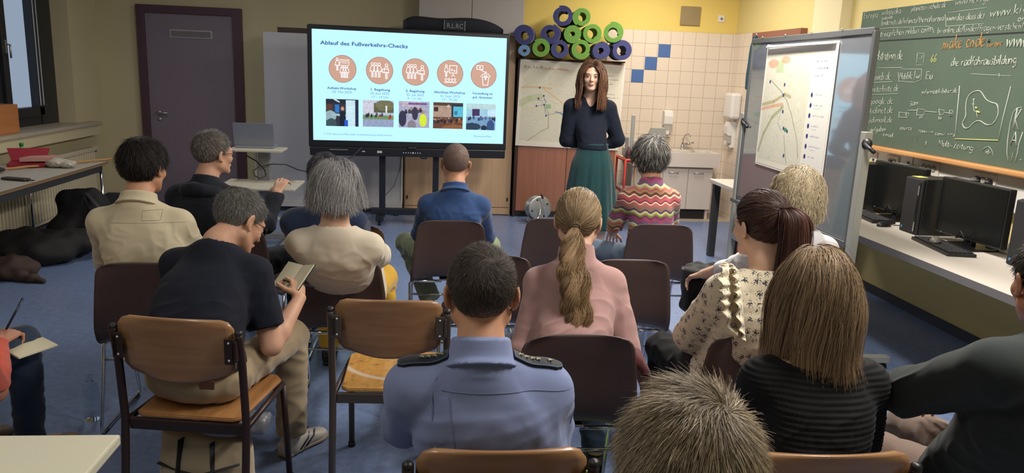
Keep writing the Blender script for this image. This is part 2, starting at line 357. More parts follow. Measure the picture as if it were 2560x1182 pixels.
# window frame, sashes, panes
wx = XL - .22
M_wf = mat('window_frame_dark', sr(40, 42, 46), .4)
wfr = MB()
for y in (wy0, 6.0, 7.42): wfr.box(wx - .04, wx + .04, max(wy0, y - .05), min(wy1, y + .05), wz0, wz1, .004)
wfr.box(wx - .04, wx + .05, 8.13, wy1, wz0, wz1, .004)
for z in (wz0 + .05, wz1 - .05): wfr.box(wx - .04, wx + .04, wy0, wy1, z - .05, z + .05, .004)
win = struct(wfr.build('window_1', M_wf))
mg = mat('window_glass', (.8, .85, .9), .05); mg.node_tree.nodes['Principled BSDF'].inputs['Transmission Weight'].default_value = 1; mg.node_tree.nodes['Principled BSDF'].inputs['IOR'].default_value = 1.02
for k, (ya, yb) in enumerate(((4.66, 5.94), (6.06, 7.36), (7.48, 8.14))):
    s = MB()
    for y in (ya + .045, yb - .045): s.box(wx - .01, wx + .07, y - .045, y + .045, wz0 + .1, wz1 - .1, .004)
    for z in (wz0 + .14, wz1 - .14): s.box(wx - .01, wx + .07, ya, yb, z - .045, z + .045, .004)
    sa = s.build('window_sash', M_wf, win)
    MB().box(wx + .02, wx + .026, ya + .08, yb - .08, wz0 + .16, wz1 - .16).build('window_pane', mg, win)
    MB().box(wx + .07, wx + .085, ya + .03, ya + .055, 1.62, 1.74, .003).tube([(wx + .09, ya + .042, 1.7), (wx + .115, ya + .042, 1.7), (wx + .115, ya + .042, 1.58)], .009).build('window_handle', M_steel, win)
# bright gaskets on the far sash
g_ = MB()
for yy in (8.06, 8.12): g_.box(wx + .072, wx + .078, yy, yy + .007, wz0 + .2, wz1 - .2)
g_.build('window_gasket', mat('gasket', (.7, .75, .8), .4), win)
# corner cable on the back wall
c0, c1 = at(198, -6, 1, YB), at(216, 190, 1, YB)
struct(MB().tube([c0 - [0, .006, 0], c1 - [0, .006, 0]], .005).build('trim_cable', mat('cable_dark', sr(60, 55, 48), .6)))
p = at(226, 204, 1, YB); struct(MB().lathe([(.02, 0), (.02, .012), (.012, .02)], 16, T=frame_T(p - [0, 0, 0], (1, 0, 0), (0, 0, 1))).build('trim_socket', mat('green_cap', sr(50, 66, 58), .5)))
# baseboards
struct(MB().box(XL, .9, YB - .012, YB, 0, .09).build('baseboard_back', mat('baseboard_grey', sr(62, 66, 74), .5)))
struct(MB().box(XR - .012, XR, YF, 7.3, 0, .07).build('baseboard_right', MATS['baseboard_grey']))
struct(MB().box(XL, XL + .012, YF, YB, 0, .09).build('baseboard_left', MATS['baseboard_grey']))
# door 1 in the back wall
M_dl = mat('door_leaf_mauve', sr(126, 114, 126), .5, var=.02); M_df = mat('door_frame_plum', sr(78, 54, 66), .45)
dx0, dx1, dz = -3.215, -2.275, 2.118
d = struct(MB().box(dx0 - .0, dx1 + .0, YB - .045, YB - .005, .005, dz, .002).build('door_1', M_dl))
f_ = MB().box(dx0 - .085, dx0, YB - .07, YB, 0, dz + .085, .003).box(dx1, dx1 + .1, YB - .07, YB, 0, dz + .085, .003).box(dx0, dx1, YB - .07, YB, dz, dz + .085, .003)
f_.build('door_frame', M_df, d)
a = at(424, 74, 1, YB - .05); b2 = at(531, 97, 1, YB - .05)
v = MB(); v.box(a[0], b2[0], YB - .056, YB - .045, b2[2] - .005, a[2] + .005, .002)
v.build('door_vent', mat('vent_grey', sr(175, 170, 172), .5), d)
v = MB()
for k in range(6):
    z = b2[2] + .012 + (a[2] - b2[2] - .024) * k / 5; v.box(a[0] + .015, b2[0] - .015, YB - .062, YB - .055, z - .004, z + .003)
v.build('vent_slat', mat('vent_dark', sr(112, 106, 112), .5), d)
hx = at(398, 283, 1, YB - .05)
MB().lathe([(.024, 0), (.024, .01), (.01, .012)], 16, T=frame_T((hx[0], YB - .045, 1.03), (1, 0, 0), (0, 0, 1))).tube([(hx[0], YB - .05, 1.03), (hx[0], YB - .1, 1.03), (hx[0] + .11, YB - .1, 1.03)], .009).build('door_handle', M_steel, d)
MB().lathe([(.02, 0), (.02, .008), (.006, .009)], 16, T=frame_T((hx[0], YB - .045, .955), (1, 0, 0), (0, 0, 1))).build('lock_plate', M_steel, d)
# door 2 in the right wall
d = struct(MB().box(XR - .045, XR - .005, 7.40, 8.37, .01, 2.08, .002).build('door_2', mat('door_leaf_brown', sr(150, 100, 82), .5)))
MB().box(XR - .07, XR, 7.30, 7.40, 0, 2.17, .003).box(XR - .07, XR, 8.37, 8.46, 0, 2.17, .003).box(XR - .07, XR, 7.40, 8.37, 2.08, 2.17, .003).build('door_frame', mat('door_frame_brown', sr(140, 92, 76), .5), d)
# pilaster on the right wall
struct(MB().box(XR - .10, XR, 6.52, 7.02, 0, ZC, .004).build('trim_pilaster', mat('pilaster_cream', sr(226, 214, 172), .8)))
# tiled wash corner: back part and right part, one procedural tile pattern, real blue inlay tiles
TP = .1528; z_top = 2.186
m = mat('tiles', sr(228, 214, 196), .28, spec=.5); nt = m.node_tree; N = nt.nodes; L = nt.links; b = N['Principled BSDF']
tc = N.new('ShaderNodeTexCoord'); sx = N.new('ShaderNodeSeparateXYZ'); L.new(tc.outputs['Object'], sx.inputs[0])
def _m(op, a, b_=None, c=None):
    n = N.new('ShaderNodeMath'); n.operation = op
    for i, q in enumerate((a, b_, c)):
        if q is None: continue
        if isinstance(q, (int, float)): n.inputs[i].default_value = q
        else: L.new(q, n.inputs[i])
    return n.outputs[0]
hsum = _m('SUBTRACT', sx.outputs[0], sx.outputs[1])
def gro(c, off): return _m('GREATER_THAN', _m('ABSOLUTE', _m('SUBTRACT', _m('FRACT', _m('DIVIDE', _m('ADD', c, off), TP)), .5)), .487)
xj = at(1646, 111, 1, YB)[0]
gr = _m('MAXIMUM', gro(hsum, YB - xj + 100 * TP), gro(sx.outputs[2], -z_top + 100 * TP))
mix = N.new('ShaderNodeMix'); mix.data_type = 'RGBA'; L.new(gr, mix.inputs[0]); mix.inputs[6].default_value = (*sr(228, 214, 196), 1); mix.inputs[7].default_value = (*sr(168, 152, 136), 1)
wn = N.new('ShaderNodeTexNoise'); wn.inputs['Scale'].default_value = 3; L.new(tc.outputs['Object'], wn.inputs[0])
L.new(mix.outputs[2], b.inputs['Base Color']); bp = N.new('ShaderNodeBump'); bp.invert = True; bp.inputs['Strength'].default_value = .4; bp.inputs['Distance'].default_value = .003; L.new(gr, bp.inputs['Height']); L.new(bp.outputs[0], b.inputs['Normal'])
struct(MB().box(2.0, XR - .01, YB - .01, YB, 0, z_top).build('trim_tiles_back', m))
struct(MB().box(XR - .01, XR, 8.46, YB - .01, 0, z_top).build('trim_tiles_right', m))
bt = mat('tile_blue', sr(80, 112, 170), .25)
for k in range(3):
    x0 = xj - k * TP; z0 = z_top - (k + 2) * TP
    struct(MB().box(x0 + .002, x0 + TP - .002, YB - .014, YB - .008, z0 + .002, z0 + TP - .002, .001).build('trim_blue_tile', bt))
# access panel and sensor on the yellow wall
a = at(1703, 15, 1, YB); b2 = at(1748, 65, 1, YB)
o = tag(MB().box(a[0], b2[0], YB - .02, YB, b2[2], a[2], .004).build('wall_hatch', mat('hatch_beige', sr(150, 132, 96), .5, var=.05)), 'square brownish hatch cover set in the yellow wall above the tiles', 'wall hatch')
a = at(1803, 47, 1, YB)
t = thing('light_switch', 'small white switch on the yellow wall right of the hatch cover', 'switch', (a[0], YB, a[2]))
MB().box(-.04, .04, -.012, 0, -.04, .04, .004).build('switch_plate', M_whitep, t); MB().lathe([(.014, 0), (.014, .006), (.0, .007)], 16, T=frame_T((0, -.012, 0), (1, 0, 0), (0, 0, 1))).build('button', M_grey, t)
# ceiling fixtures; the last two house the added fill lamps
for k, (x, y, w, c) in enumerate(LAMPS):
    t = thing('ceiling_light', ['ceiling light tube fixture over the wash corner', 'ceiling light tube fixture over the mobile whiteboard', 'ceiling light tube fixture over the right rows of chairs', 'added dim fill light fixture over the left rows of chairs', 'added dim fill light fixture near the windows'][k], 'ceiling light', (x, y, 2.945))
    MB().box(-.17, .17, -.70, .70, .02, .055, .004).build('housing', M_whitep, t)
    MB().box(-.15, -.14, -.66, .66, -.0, .02).box(.14, .15, -.66, .66, 0, .02).build('louvre', M_alu, t)
# ---------------- cupboards and partition at the back ----------------
M_beech = wood('beech_laminate', sr(200, 164, 128), sr(214, 180, 144), .45, axis=2, sc=9)
M_brown = wood('brown_laminate', sr(150, 98, 76), sr(164, 110, 86), .45, axis=2, sc=9)
M_edge = mat('dark_edge', sr(58, 40, 34), .5)
M_gpanel = mat('grey_panel', sr(176, 172, 170), .55)
t = thing('beech_cupboard', 'tall beech cupboard with double doors behind the big screen', 'cupboard', (.27, 8.9, 0))
MB().box(-.615, .615, -.19, .21, .0, 2.02, .002).build('body', M_beech, t)
for x0, x1 in ((-.60, -.005), (.005, .60)):
    dd = MB().box(x0, x1, -.215, -.192, .095, 2.01, .002).build('cupboard_door', M_beech, t)
MB().box(-.60, .60, -.212, -.192, .012, .088, .002).build('plinth', M_beech, t)
MB().box(.57, .585, -.225, -.215, .17, .21).box(-.585, -.57, -.225, -.215, .17, .21).build('hinge', M_black, t)
t = thing('grey_wall_cupboard', 'grey-white upper cabinet resting on the beech cupboard', 'cupboard', (.38, 8.93, 2.021))
MB().box(-.585, .585, -.15, .18, 0, .7, .003).build('body', M_gpanel, t); MB().box(-.58, -.003, -.168, -.151, .005, .69, .002).box(.003, .58, -.168, -.151, .005, .69, .002).build('cupboard_door', M_gpanel, t)
# white partition board on the left
t = thing('partition_board', 'tall white partition board behind the left half of the screen', 'partition board', (-1.11, 8.66, 0))
MB().box(-.75, .75, -.012, .012, .13, 1.955, .004).build('panel', mat('partition_white', sr(190, 190, 196), .5), t)
MB().box(-.75, .75, -.03, .03, .06, .13, .004).build('base_rail', M_lgrey, t); MB().box(-.60, .75, .014, .05, 1.955, 2.01, .003).build('top_rail', M_edge, t)
MB().box(-.74, -.68, -.15, .15, 0, .06, .004).box(.66, .72, -.15, .15, 0, .06, .004).build('foot', M_blackm, t)
MB().box(.735, .752, -.02, .016, .13, 1.955, .002).build('edge_strip', M_whitep, t)
# brown cupboard carrying the exercise mats
t = thing('brown_cupboard', 'red-brown cupboard with a map hung on it, mats piled on top', 'cupboard', (1.515, 8.84, 0))
MB().box(-.585, .585, -.2, .25, .06, 1.785, .002).build('body', M_brown, t)
MB().box(-.575, -.012, -.222, -.202, .075, 1.775, .002).build('cupboard_door', M_brown, t); MB().box(-.006, .575, -.222, -.202, .075, 1.775, .002).build('cupboard_door', M_brown, t)
MB().box(-.61, -.586, -.225, .25, 0, 1.785, .002).build('side_rail', M_edge, t); MB().box(-.545, -.525, .2, .25, 1.803, 2.7, .002).build('back_rail', M_edge, t); MB().box(.555, .585, -.226, .25, 0, 1.785, .002).build('side_panel', M_beech, t)
MB().box(-.585, .585, -.19, .25, 0, .06).build('plinth', mat('plinth_dark', sr(48, 50, 54), .6), t)
MB().box(-.6, .6, -.225, .25, 1.787, 1.802, .002).build('top_board', M_edge, t)
# the mats
M_mb = mat('mat_blue_foam', sr(60, 64, 120), .75, bump=.3, bscale=300, sheen=.2); M_mg = mat('mat_green_foam', sr(106, 158, 62), .75, bump=.3, bscale=300, sheen=.2); M_ml = mat('mat_lightblue_foam', sr(104, 142, 186), .75)
mats_ = [(1310, 88, .114, .045, M_mb, 1.7, 'dark blue rolled mat at the left end of the pile, second row'),
 (1406, 40, .112, .062, M_mb, 1.5, 'dark blue rolled mat with a wide hole, top left of the pile'),
 (1455, 43, .102, .044, M_mg, 1.6, 'green rolled mat at the very top right of the pile'),
 (1375, 85, .112, .046, M_mb, 1.8, 'dark blue rolled mat in the second row, second from the left'),
 (1432, 85, .098, .026, M_mg, 3.1, 'green mat rolled tight with a small hole, middle of second row'),
 (1482, 83, .108, .058, M_mg, 1.5, 'green rolled mat with a wide hole, second from right in second row'),
 (1533, 81, .114, .058, M_mg, 1.6, 'green rolled mat at the right end of the second row'),
 (1311, 127, .066, .018, M_ml, 2.2, 'thin light blue rolled mat at the bottom left corner'),
 (1352, 121, .101, .046, M_mg, 2.0, 'green rolled mat in the bottom row beside the thin light blue one'),
 (1400, 119, .101, .048, M_mb, 1.7, 'dark blue rolled mat in the bottom row between two green ones'),
 (1453, 120, .108, .056, M_mg, 1.6, 'green rolled mat in the bottom row above the presenter head'),
 (1503, 122, .100, .032, M_mb, 2.2, 'dark blue rolled mat with a small hole, second from right in bottom row'),
 (1555, 124, .113, .056, M_mb, 1.7, 'dark blue rolled mat at the right end of the bottom row')]
for k, (px, py, R_, r0, mm, turns, lab) in enumerate(mats_):
    c = at(px, py, 1, 8.42); R_ *= 1.02
    if k >= 7: c[2] = 1.803 + R_
    yaw = .22 if k in (0, 1, 3, 6) else .08
    # spiral cross-section swept along the length
    turns = turns * 1.9 + .3; n = 110; prof = []; r0 *= .82; pitch = (R_ - r0) / (turns + .9); wall_ = pitch * .90
    for s_ in (0, 1):
        ii = range(n + 1) if s_ == 0 else range(n, -1, -1)
        for i in ii:
            a = 2 * PI * turns * i / n + k; rr_ = r0 + pitch * turns * i / n + (wall_ if s_ == 0 else 0)
            prof.append((rr_ * math.cos(a), rr_ * math.sin(a) * (.97 if k % 2 else .99)))
    m_ = MB(); V = []; Fq = []
    Ln = .24 if k in (0, 7) else .40; ends = [0, .004, Ln]
    q = len(prof); hn = n + 1
    for z in (0, Ln): V += [(x, z, y) for x, y in prof]
    Fq += [(i, (i + 1) % q, q + (i + 1) % q, q + i) for i in range(q)]
    for e_ in (0, q):
        for i in range(n): Fq.append((e_ + i, e_ + i + 1, e_ + q - 2 - i, e_ + q - 1 - i))
    m_.add(V, Fq, False); o = m_.build('rolled_mat', mm, None, loc=(c[0], 8.42, c[2]), rot=(0, 0, -yaw))
    tag(o, lab, 'exercise mat', 'rolled exercise mats on the brown cupboard')
# dark carry bag on the beech cupboard
bm_ = MB(); xs = np.linspace(-.54, .54, 25); V = []; q = 14
for i, x in enumerate(xs):
    e = 1 - .45 * abs(x / .54) ** 6; hgt = .16 * e + .012 * math.sin(x * 9)
    for k in range(q):
        a = 2 * PI * k / q; cx_ = math.cos(a); cz = math.sin(a)
        V.append((x, .09 * math.copysign(abs(cx_) ** .55, cx_), hgt / 2 + hgt / 2 * math.copysign(abs(cz) ** .55, cz)))
Fq = [(i * q + k, i * q + (k + 1) % q, (i + 1) * q + (k + 1) % q, (i + 1) * q + k) for i in range(24) for k in range(q)] + [tuple(range(q)), tuple(24 * q + k for k in range(q))[::-1]]
bm_.add(V, Fq, True)
t = tag(bm_.build('carry_bag', mat('bag_navy', sr(26, 30, 44), .8, bump=.4, bscale=30), None, (.175, 8.61, 2.025), (0, .02, 0)), 'long dark navy carry bag lying on the beech cupboard above the screen', 'bag')
MB().box(-.1, .12, -.1, -.094, .03, .13, .002).build('badge', mat('badge_navy', sr(36, 40, 56), .6), t)
MB().box(-.105, -.098, -.104, -.098, .03, .13).box(.118, .125, -.104, -.098, .03, .13).build('badge_border', mat('badge_silver', sr(150, 156, 170), .5), t)
text('lettering', 'R.L.RC', .07, t, MATS['badge_silver'], frame_T((-.075, -.102, .05), (1, 0, 0), (0, 0, 1)), squash=.9)

# ---------------- presentation screen ----------------
TL, TR, BL = at(767, 57, 1, 7.85), at(1276, 90, 1, 8.05), at(770, 374, 1, 7.85)
BR = at(1262, 388, 1, 8.05)
TL[2] = TR[2] = (TL[2] + TR[2]) / 2 + .006; ux = Vector(TR - TL).normalized(); uz = Vector((0, 0, 1))
sw = (Vector(TR - TL).length + Vector(BR - BL).length) / 2; sh = TL[2] - (BL[2] + BR[2]) / 2 - .01
sc_o = Vector(BL) 
t = thing('presentation_screen', 'large lit touch screen on a black floor stand showing a slide', 'screen', tuple((Vector(BL) + Vector(BR)) / 2 * 1.0))
t.location.z = 0; base = Vector(t.location)
Ts = Matrix.Translation(-base) @ frame_T(Vector(TL) - uz * sh, ux, uz)      # local x along the screen, y up, z towards the room
SC = MB().box(0, sw, .03, sh, -.07, .0, .012, Ts).build('casing', mat('screen_casing', (.012, .014, .02), .35), t)
MB().box(.01, sw - .01, -.055, .035, -.06, .012, .01, Ts).build('lower_bar', MATS['screen_casing'], t)
iw0, iw1, ih0, ih1 = .045, sw - .035, .10, sh - .045
m_scr = mat('slide_background', (0, 0, 0), .3); nt = m_scr.node_tree; N = nt.nodes; L = nt.links; b = N['Principled BSDF']
b.inputs['Emission Color'].default_value = (.47, .82, 1.0, 1); b.inputs['Emission Strength'].default_value = .60
scr = MB().box(iw0, iw1, ih0, ih1, -.002, .002, 0, Ts).build('display', m_scr, t)
iw, ih = iw1 - iw0, ih1 - ih0
def uv(xc, yc):      # slide position of a point read off a 1790 px wide view of the slide
    u = (xc - 60) / 1640.; tp = 58 + (xc - 55) * .0597; bt_ = 1000 + (xc - 68) * .0447
    return iw0 + iw * u, ih1 - ih * (yc - tp) / (bt_ - tp)
def em(name, c, s=1.): return mat(name, (0, 0, 0), .4, emit=c, estr=s * .55)
E_txt, E_tan, E_rim, E_wh, E_gr = em('slide_ink', sr(48, 88, 150)), em('slide_tan', sr(200, 158, 138)), em('slide_tan_rim', sr(168, 130, 126)), em('slide_white', sr(240, 248, 255), 1.2), em('slide_ink_pale', sr(96, 138, 180))
def fit(txt, xa, xb, yc, hcap, m, bold, z=.004):
    ua, va = uv(xa, yc); ub, _ = uv(xb, yc); w = ub - ua; size = hcap / .70
    o = text('slide_text', txt, size, scr, m, Matrix.Identity(4), bold=bold * size, depth=0)
    bb = [v.co.x for v in o.data.vertices]; w0 = max(bb) - min(bb); k = w / w0
    o.data.transform(Ts @ Matrix.Translation((ua, va - hcap / 2, z)) @ Matrix.Diagonal((k, 1, 1, 1))); return o
fit('Ablauf des Fußverkehrs-Checks', 128, 850, 172, .036, E_txt, .022)
for txt, xa, xb, yc, bo in (('Auftakt-Workshop', 180, 420, 553, 1), ('20. Mai 2025', 220, 380, 587, 0), ('1. Begehung', 535, 695, 572, 1), ('24. Juni 2025', 535, 692, 604, 0), ('17 – 19 Uhr', 545, 685, 637, 0),
        ('2. Begehung', 834, 994, 589, 1), ('02. Juli 2025', 842, 988, 622, 0), ('9 – 11 Uhr', 850, 975, 655, 0), ('Abschluss-Workshop', 1077, 1349, 603, 1), ('16. Sept. 2025', 1127, 1298, 638, 0), ('17 – 19 Uhr', 1145, 1280, 669, 0),
        ('Vorstellung im', 1412, 1591, 620, 1), ('pol. Gremium', 1415, 1586, 654, 1), ('7 | FVC Rheinland-Pfalz 2025 | Auftaktworkshop Kaiserslautern', 145, 722, 948, 0), ('Rheinland-Pfalz', 1435, 1590, 997, 0)):
    fit(txt, xa, xb, yc, .0235 if yc < 900 else .017, E_txt if bo else E_gr, .018 if bo else 0.)
def ribbon(mb, pts, w, closed=False):
    P = [Vector((p[0], p[1], 0)) for p in pts]; n = len(P)
    for i in range(n if closed else n - 1):
        a, b_ = P[i], P[(i + 1) % n]; d_ = (b_ - a)
        if d_.length < 1e-6: continue
        d_ = d_.normalized(); q = Vector((-d_.y, d_.x, 0)) * w / 2; e = d_ * w * .3
        mb.add([a - q - e, b_ - q + e, b_ + q + e, a + q - e], [(0, 1, 2, 3)])
def circ(cx, cy, r, n=14, a0=0, a1=2 * PI): return [(cx + r * math.cos(a0 + (a1 - a0) * k / n), cy + r * math.sin(a0 + (a1 - a0) * k / n)) for k in range(n + 1)]
def man(mb, x, y, s, w=.0045):      # little outline figure, feet at y
    ribbon(mb, circ(x, y + s * .92, s * .09, 10), w)
    ribbon(mb, [(x - .06 * s, y), (x - .06 * s, y + .45 * s), (x - .17 * s, y + .38 * s), (x - .13 * s, y + .68 * s), (x - .07 * s, y + .79 * s), (x + .07 * s, y + .79 * s), (x + .13 * s, y + .68 * s), (x + .17 * s, y + .38 * s), (x + .06 * s, y + .45 * s), (x + .06 * s, y), (x - .06 * s, y)], w)
    ribbon(mb, [(x, y), (x, y + .4 * s)], w * .7)
cr = .118 / 1.0 * iw / 1.66 
for k, (xc, yc) in enumerate(((307, 396), (613, 414), (915, 431), (1213, 449), (1506, 465))):
    cu_, cv_ = uv(xc, yc); R_ = iw * .0695
    MB().lathe([(0, 0), (R_, 0), (R_, .0008), (0, .0008)], 40, T=Ts @ Matrix.Translation((cu_, cv_, .0035)), smooth=False).build('slide_disc', E_rim, scr)
    MB().lathe([(0, 0), (R_ * .955, 0), (R_ * .955, .0008), (0, .0008)], 40, T=Ts @ Matrix.Translation((cu_, cv_, .0045)), smooth=False).build('slide_disc', E_tan, scr)
    g = MB(); s_ = R_ * .98
    if k == 0:
        for dx in (-.05, .13, .31): man(g, dx * R_, -.62 * R_, s_ * .9)
        man(g, -.38 * R_, -.1 * R_, s_ * .88)
        ribbon(g, [(-.2 * R_, .28 * R_), (-.2 * R_, .66 * R_), (.45 * R_, .66 * R_), (.45 * R_, .28 * R_)], .0045)
        for y in (.56, .44): ribbon(g, [(-.12 * R_, y * R_), (.36 * R_, y * R_)], .004)
    elif k in (1, 2):
        for dx in (-.52, -.28, -.03): man(g, dx * R_, -.48 * R_, s_ * 1.05)
        man(g, .5 * R_, -.58 * R_, s_ * 1.1); ribbon(g, [(.2 * R_, -.12 * R_), (.66 * R_, -.12 * R_), (.66 * R_, .12 * R_), (.2 * R_, .12 * R_), (.2 * R_, -.12 * R_)], .0055)
    elif k == 3:
        man(g, -.3 * R_, -.22 * R_, s_ * .88); ribbon(g, [(-.05 * R_, .05 * R_), (-.05 * R_, .6 * R_), (.5 * R_, .6 * R_), (.5 * R_, .05 * R_), (-.05 * R_, .05 * R_)], .006)
        ribbon(g, [(.22 * R_, .05 * R_), (.22 * R_, -.1 * R_)], .005); ribbon(g, [(.1 * R_, -.2 * R_), (.22 * R_, -.08 * R_), (.34 * R_, -.2 * R_)], .005)
        ribbon(g, circ(.12 * R_, .28 * R_, .07 * R_, 10), .004); ribbon(g, circ(.33 * R_, .22 * R_, .06 * R_, 10), .004)
        for j in range(4):
            x = (-.32 + j * .23) * R_; ribbon(g, circ(x, -.42 * R_, .07 * R_, 10), .0045); ribbon(g, circ(x, -.66 * R_, .1 * R_, 8, 0, PI) + [(x + .1 * R_, -.66 * R_)], .0045)
    else:
        man(g, .15 * R_, -.35 * R_, s_ * .6); ribbon(g, [(-.55 * R_, .4 * R_), (-.55 * R_, .68 * R_), (-.08 * R_, .68 * R_), (-.08 * R_, .4 * R_), (-.55 * R_, .4 * R_)], .006)
        ribbon(g, [(-.3 * R_, .4 * R_), (.05 * R_, .22 * R_)], .006); ribbon(g, circ(-.31 * R_, .54 * R_, .06 * R_, 8), .004)
        ribbon(g, [(-.1 * R_, -.15 * R_), (.4 * R_, -.15 * R_), (.33 * R_, -.75 * R_), (-.03 * R_, -.75 * R_), (-.1 * R_, -.15 * R_)], .006)
        ribbon(g, [(-.22 * R_, -.12 * R_), (.0, .1 * R_)], .006); ribbon(g, [(.52 * R_, -.12 * R_), (.3 * R_, .1 * R_)], .006)
    g2 = MB(); g2.add(g.v, g.f, False, Ts @ Matrix.Translation((cu_, cv_, .007))); g2.build('slide_icon', E_wh, scr)
m_pic = vcol_mat('slide_picture_ink', emit=.5)
def crowd(P, y, n, r, cols, seed, x0=0, x1=1):
    rg = random.Random(seed)
    for i in range(n):
        x = x0 + (x1 - x0) * rg.random(); yy = y + rg.uniform(-.04, .04); c = rg.choice(cols)
        P.ell(x, yy, r, r * 1.2, rg.choice([(190, 150, 130), (90, 70, 60), (60, 50, 50), (150, 120, 100)])); P.ell(x, yy + r * 2.6, r * 1.6, r * 2.2, c)
p1 = Paint(64, 54, (50, 54, 66)); p1.rect(.0, .0, 1, .16, (40, 42, 56)).line([(.25, .0), (.4, .1)], .02, (220, 230, 240)).rect(.28, .2, .4, .5, (50, 120, 200)).rect(.6, .02, .88, 1, (205, 235, 245)).rect(.9, 0, 1, 1, (36, 44, 78)).ell(.1, .3, .1, .12, (92, 62, 52)).ell(.13, .62, .18, .2, (150, 176, 186)).line([(.2, .56), (.58, .58)], .035, (170, 196, 206)).ell(.16, .9, .16, .2, (60, 84, 88)).ell(.5, .34, .05, .07, (200, 150, 130)).rect(.42, .45, .58, 1, (26, 34, 50)).rect(.56, .75, .66, 1, (40, 90, 210)).noise(.12, 14)
p2 = Paint(64, 54, (188, 206, 230)); p2.rect(0, 0, .35, .5, (206, 206, 222)).rect(.35, .1, 1, .45, (92, 96, 70)).ell(.7, .18, .3, .2, (120, 116, 88)).rect(.0, .55, 1, .7, (112, 146, 92)).rect(0, .7, 1, 1, (152, 164, 196)).rect(.72, .2, .77, .45, (235, 240, 245)).noise(.3, 26); crowd(p2, .5, 11, .022, [(44, 54, 96), (60, 70, 120), (170, 60, 60), (40, 46, 60)], 3, 0, .7); crowd(p2, .55, 2, .025, [(170, 56, 56)], 5, .78, .9)
p3 = Paint(64, 54, (170, 172, 196)); p3.rect(.1, .0, .7, .2, (196, 180, 196)).rect(.3, .05, .9, .12, (120, 90, 150)).noise(.25, 20); crowd(p3, .3, 9, .03, [(44, 48, 74), (70, 70, 90), (90, 80, 110)], 8); p3.ell(.12, .65, .13, .3, (58, 56, 80)).ell(.52, .45, .1, .25, (60, 58, 80)).ell(.42, .9, .14, .2, (140, 130, 140)).ell(.78, .4, .05, .07, (180, 140, 120)).ell(.78, .7, .12, .24, (214, 236, 60)).noise(.12, 25, 3)
p4 = Paint(64, 54, (178, 152, 136)); p4.rect(0, 0, 1, .12, (90, 66, 54)).rect(.02, .18, .16, .34, (70, 44, 40)).rect(.6, .06, 1, .58, (44, 50, 66)).rect(.66, .14, .97, .52, (92, 190, 220)).rect(.7, .3, .8, .46, (60, 130, 160)).rect(0, .55, 1, 1, (104, 70, 56)).ell(.5, .14, .05, .05, (210, 190, 180)).noise(.15, 12); crowd(p4, .62, 20, .03, [(50, 40, 44), (110, 60, 44), (150, 96, 66), (70, 60, 70)], 12); p4.ell(.7, .95, .4, .12, (176, 110, 66), .5)
p5 = Paint(64, 54, (160, 206, 226)); p5.rect(0, 0, 1, .2, (190, 220, 222)).rect(.2, .2, .45, .45, (70, 50, 100)).rect(.72, .2, 1, .45, (200, 232, 250)).rect(0, .5, 1, 1, (120, 160, 196)).noise(.12, 14); crowd(p5, .5, 16, .022, [(40, 60, 110), (70, 100, 150), (40, 44, 70)], 2); p5.ell(.2, .86, .3, .14, (46, 66, 88)).ell(.82, .84, .13, .25, (56, 84, 130)).ell(.6, .9, .1, .1, (40, 46, 70)).noise(.15, 22, 5)
for P_, (xa, ya, xb, yb) in zip((p1, p2, p3, p4, p5), ((167, 660, 437, 880), (473, 674, 733, 892), (777, 690, 1040, 905), (1073, 705, 1333, 920), (1363, 722, 1624, 938))):
    ua, va = uv(xa, yb); ub, vb = uv(xb, ya); paint_grid('slide_picture', P_.a, ub - ua, vb - va, Ts @ Matrix.Translation((ua, va, .004)), scr, m_pic)
# control lights, sensor lump and stickers on the lower bar
cb = MB()
for k, x in enumerate(np.linspace(-.085, .085, 8)): cb.lathe([(0, 0), (.006 if k == 4 else .0035, 0), (.006 if k == 4 else .0035, .002), (0, .002)], 10, T=Ts @ Matrix.Translation((sw * .51 + x, -.012, .013)))
cb.build('control_light', em('control_white', (.8, .9, 1), 1.), t)
MB().box(sw * .51 - .045, sw * .51 + .045, .02, .05, .0, .03, .01, Ts).box(sw * .555, sw * .59, -.075, -.05, -.02, .01, .01, Ts).build('sensor', M_black, t)
MB().box(.26 * sw, .26 * sw + .03, -.012, .0, .011, .014, 0, Ts).box(.335 * sw, .335 * sw + .05, -.02, .004, .011, .014, 0, Ts).build('sticker', M_lgrey, t)
MB().box(.1 * sw, .19 * sw, .006, .010, .011, .014, 0, Ts).build('trim_line', M_lgrey, t)
# stand
yS = (TL[1] + TR[1]) / 2 + .14
xa, xb = at(956, 450, 1, yS)[0], at(1089, 450, 1, yS)[0]
st = MB()
for x in (xa, xb): st.box(x - .032 - base.x, x + .032 - base.x, yS - .03 - base.y, yS + .03 - base.y, .16, 1.7, .004)
st.build('upright', mat('stand_black', (.012, .016, .028), .4), t)
MB().box(xa - .12 - base.x, xb + .35 - base.x, yS - .04 - base.y, yS + .04 - base.y, .10, .165, .004).build('cross_bar', MATS['stand_black'], t)
fx = MB()
for x in (xa - .02, xb + .3): fx.box(x - .04 - base.x, x + .04 - base.x, yS - .16 - base.y, yS + .3 - base.y, .05, .10, .004); 
fx.build('foot', MATS['stand_black'], t)
cs = MB()
for x in (xa - .02, xb + .3):
    for y in (yS - .12, yS + .25): cs.lathe([(0, -.015), (.024, -.015), (.024, .015), (0, .015)], 14, T=frame_T((x - base.x, y - base.y, .026), (0, 1, 0), (0, 0, 1)))
cs.build('caster', M_black, t)
MB().tube([at(848, 408, 1, 7.7) - np.array(base), at(880, 392, 1, 7.8) - np.array(base), at(905, 368, 1, 7.85) - np.array(base)], .006).tube([at(1005, 385, 1, 8.2) - np.array(base), at(1000, 420, 1, 8.25) - np.array(base), at(985, 465, 1, 8.25) - np.array(base), at(963, 488, 1, 8.1) - np.array(base)], .003).build('cable', M_black, t)

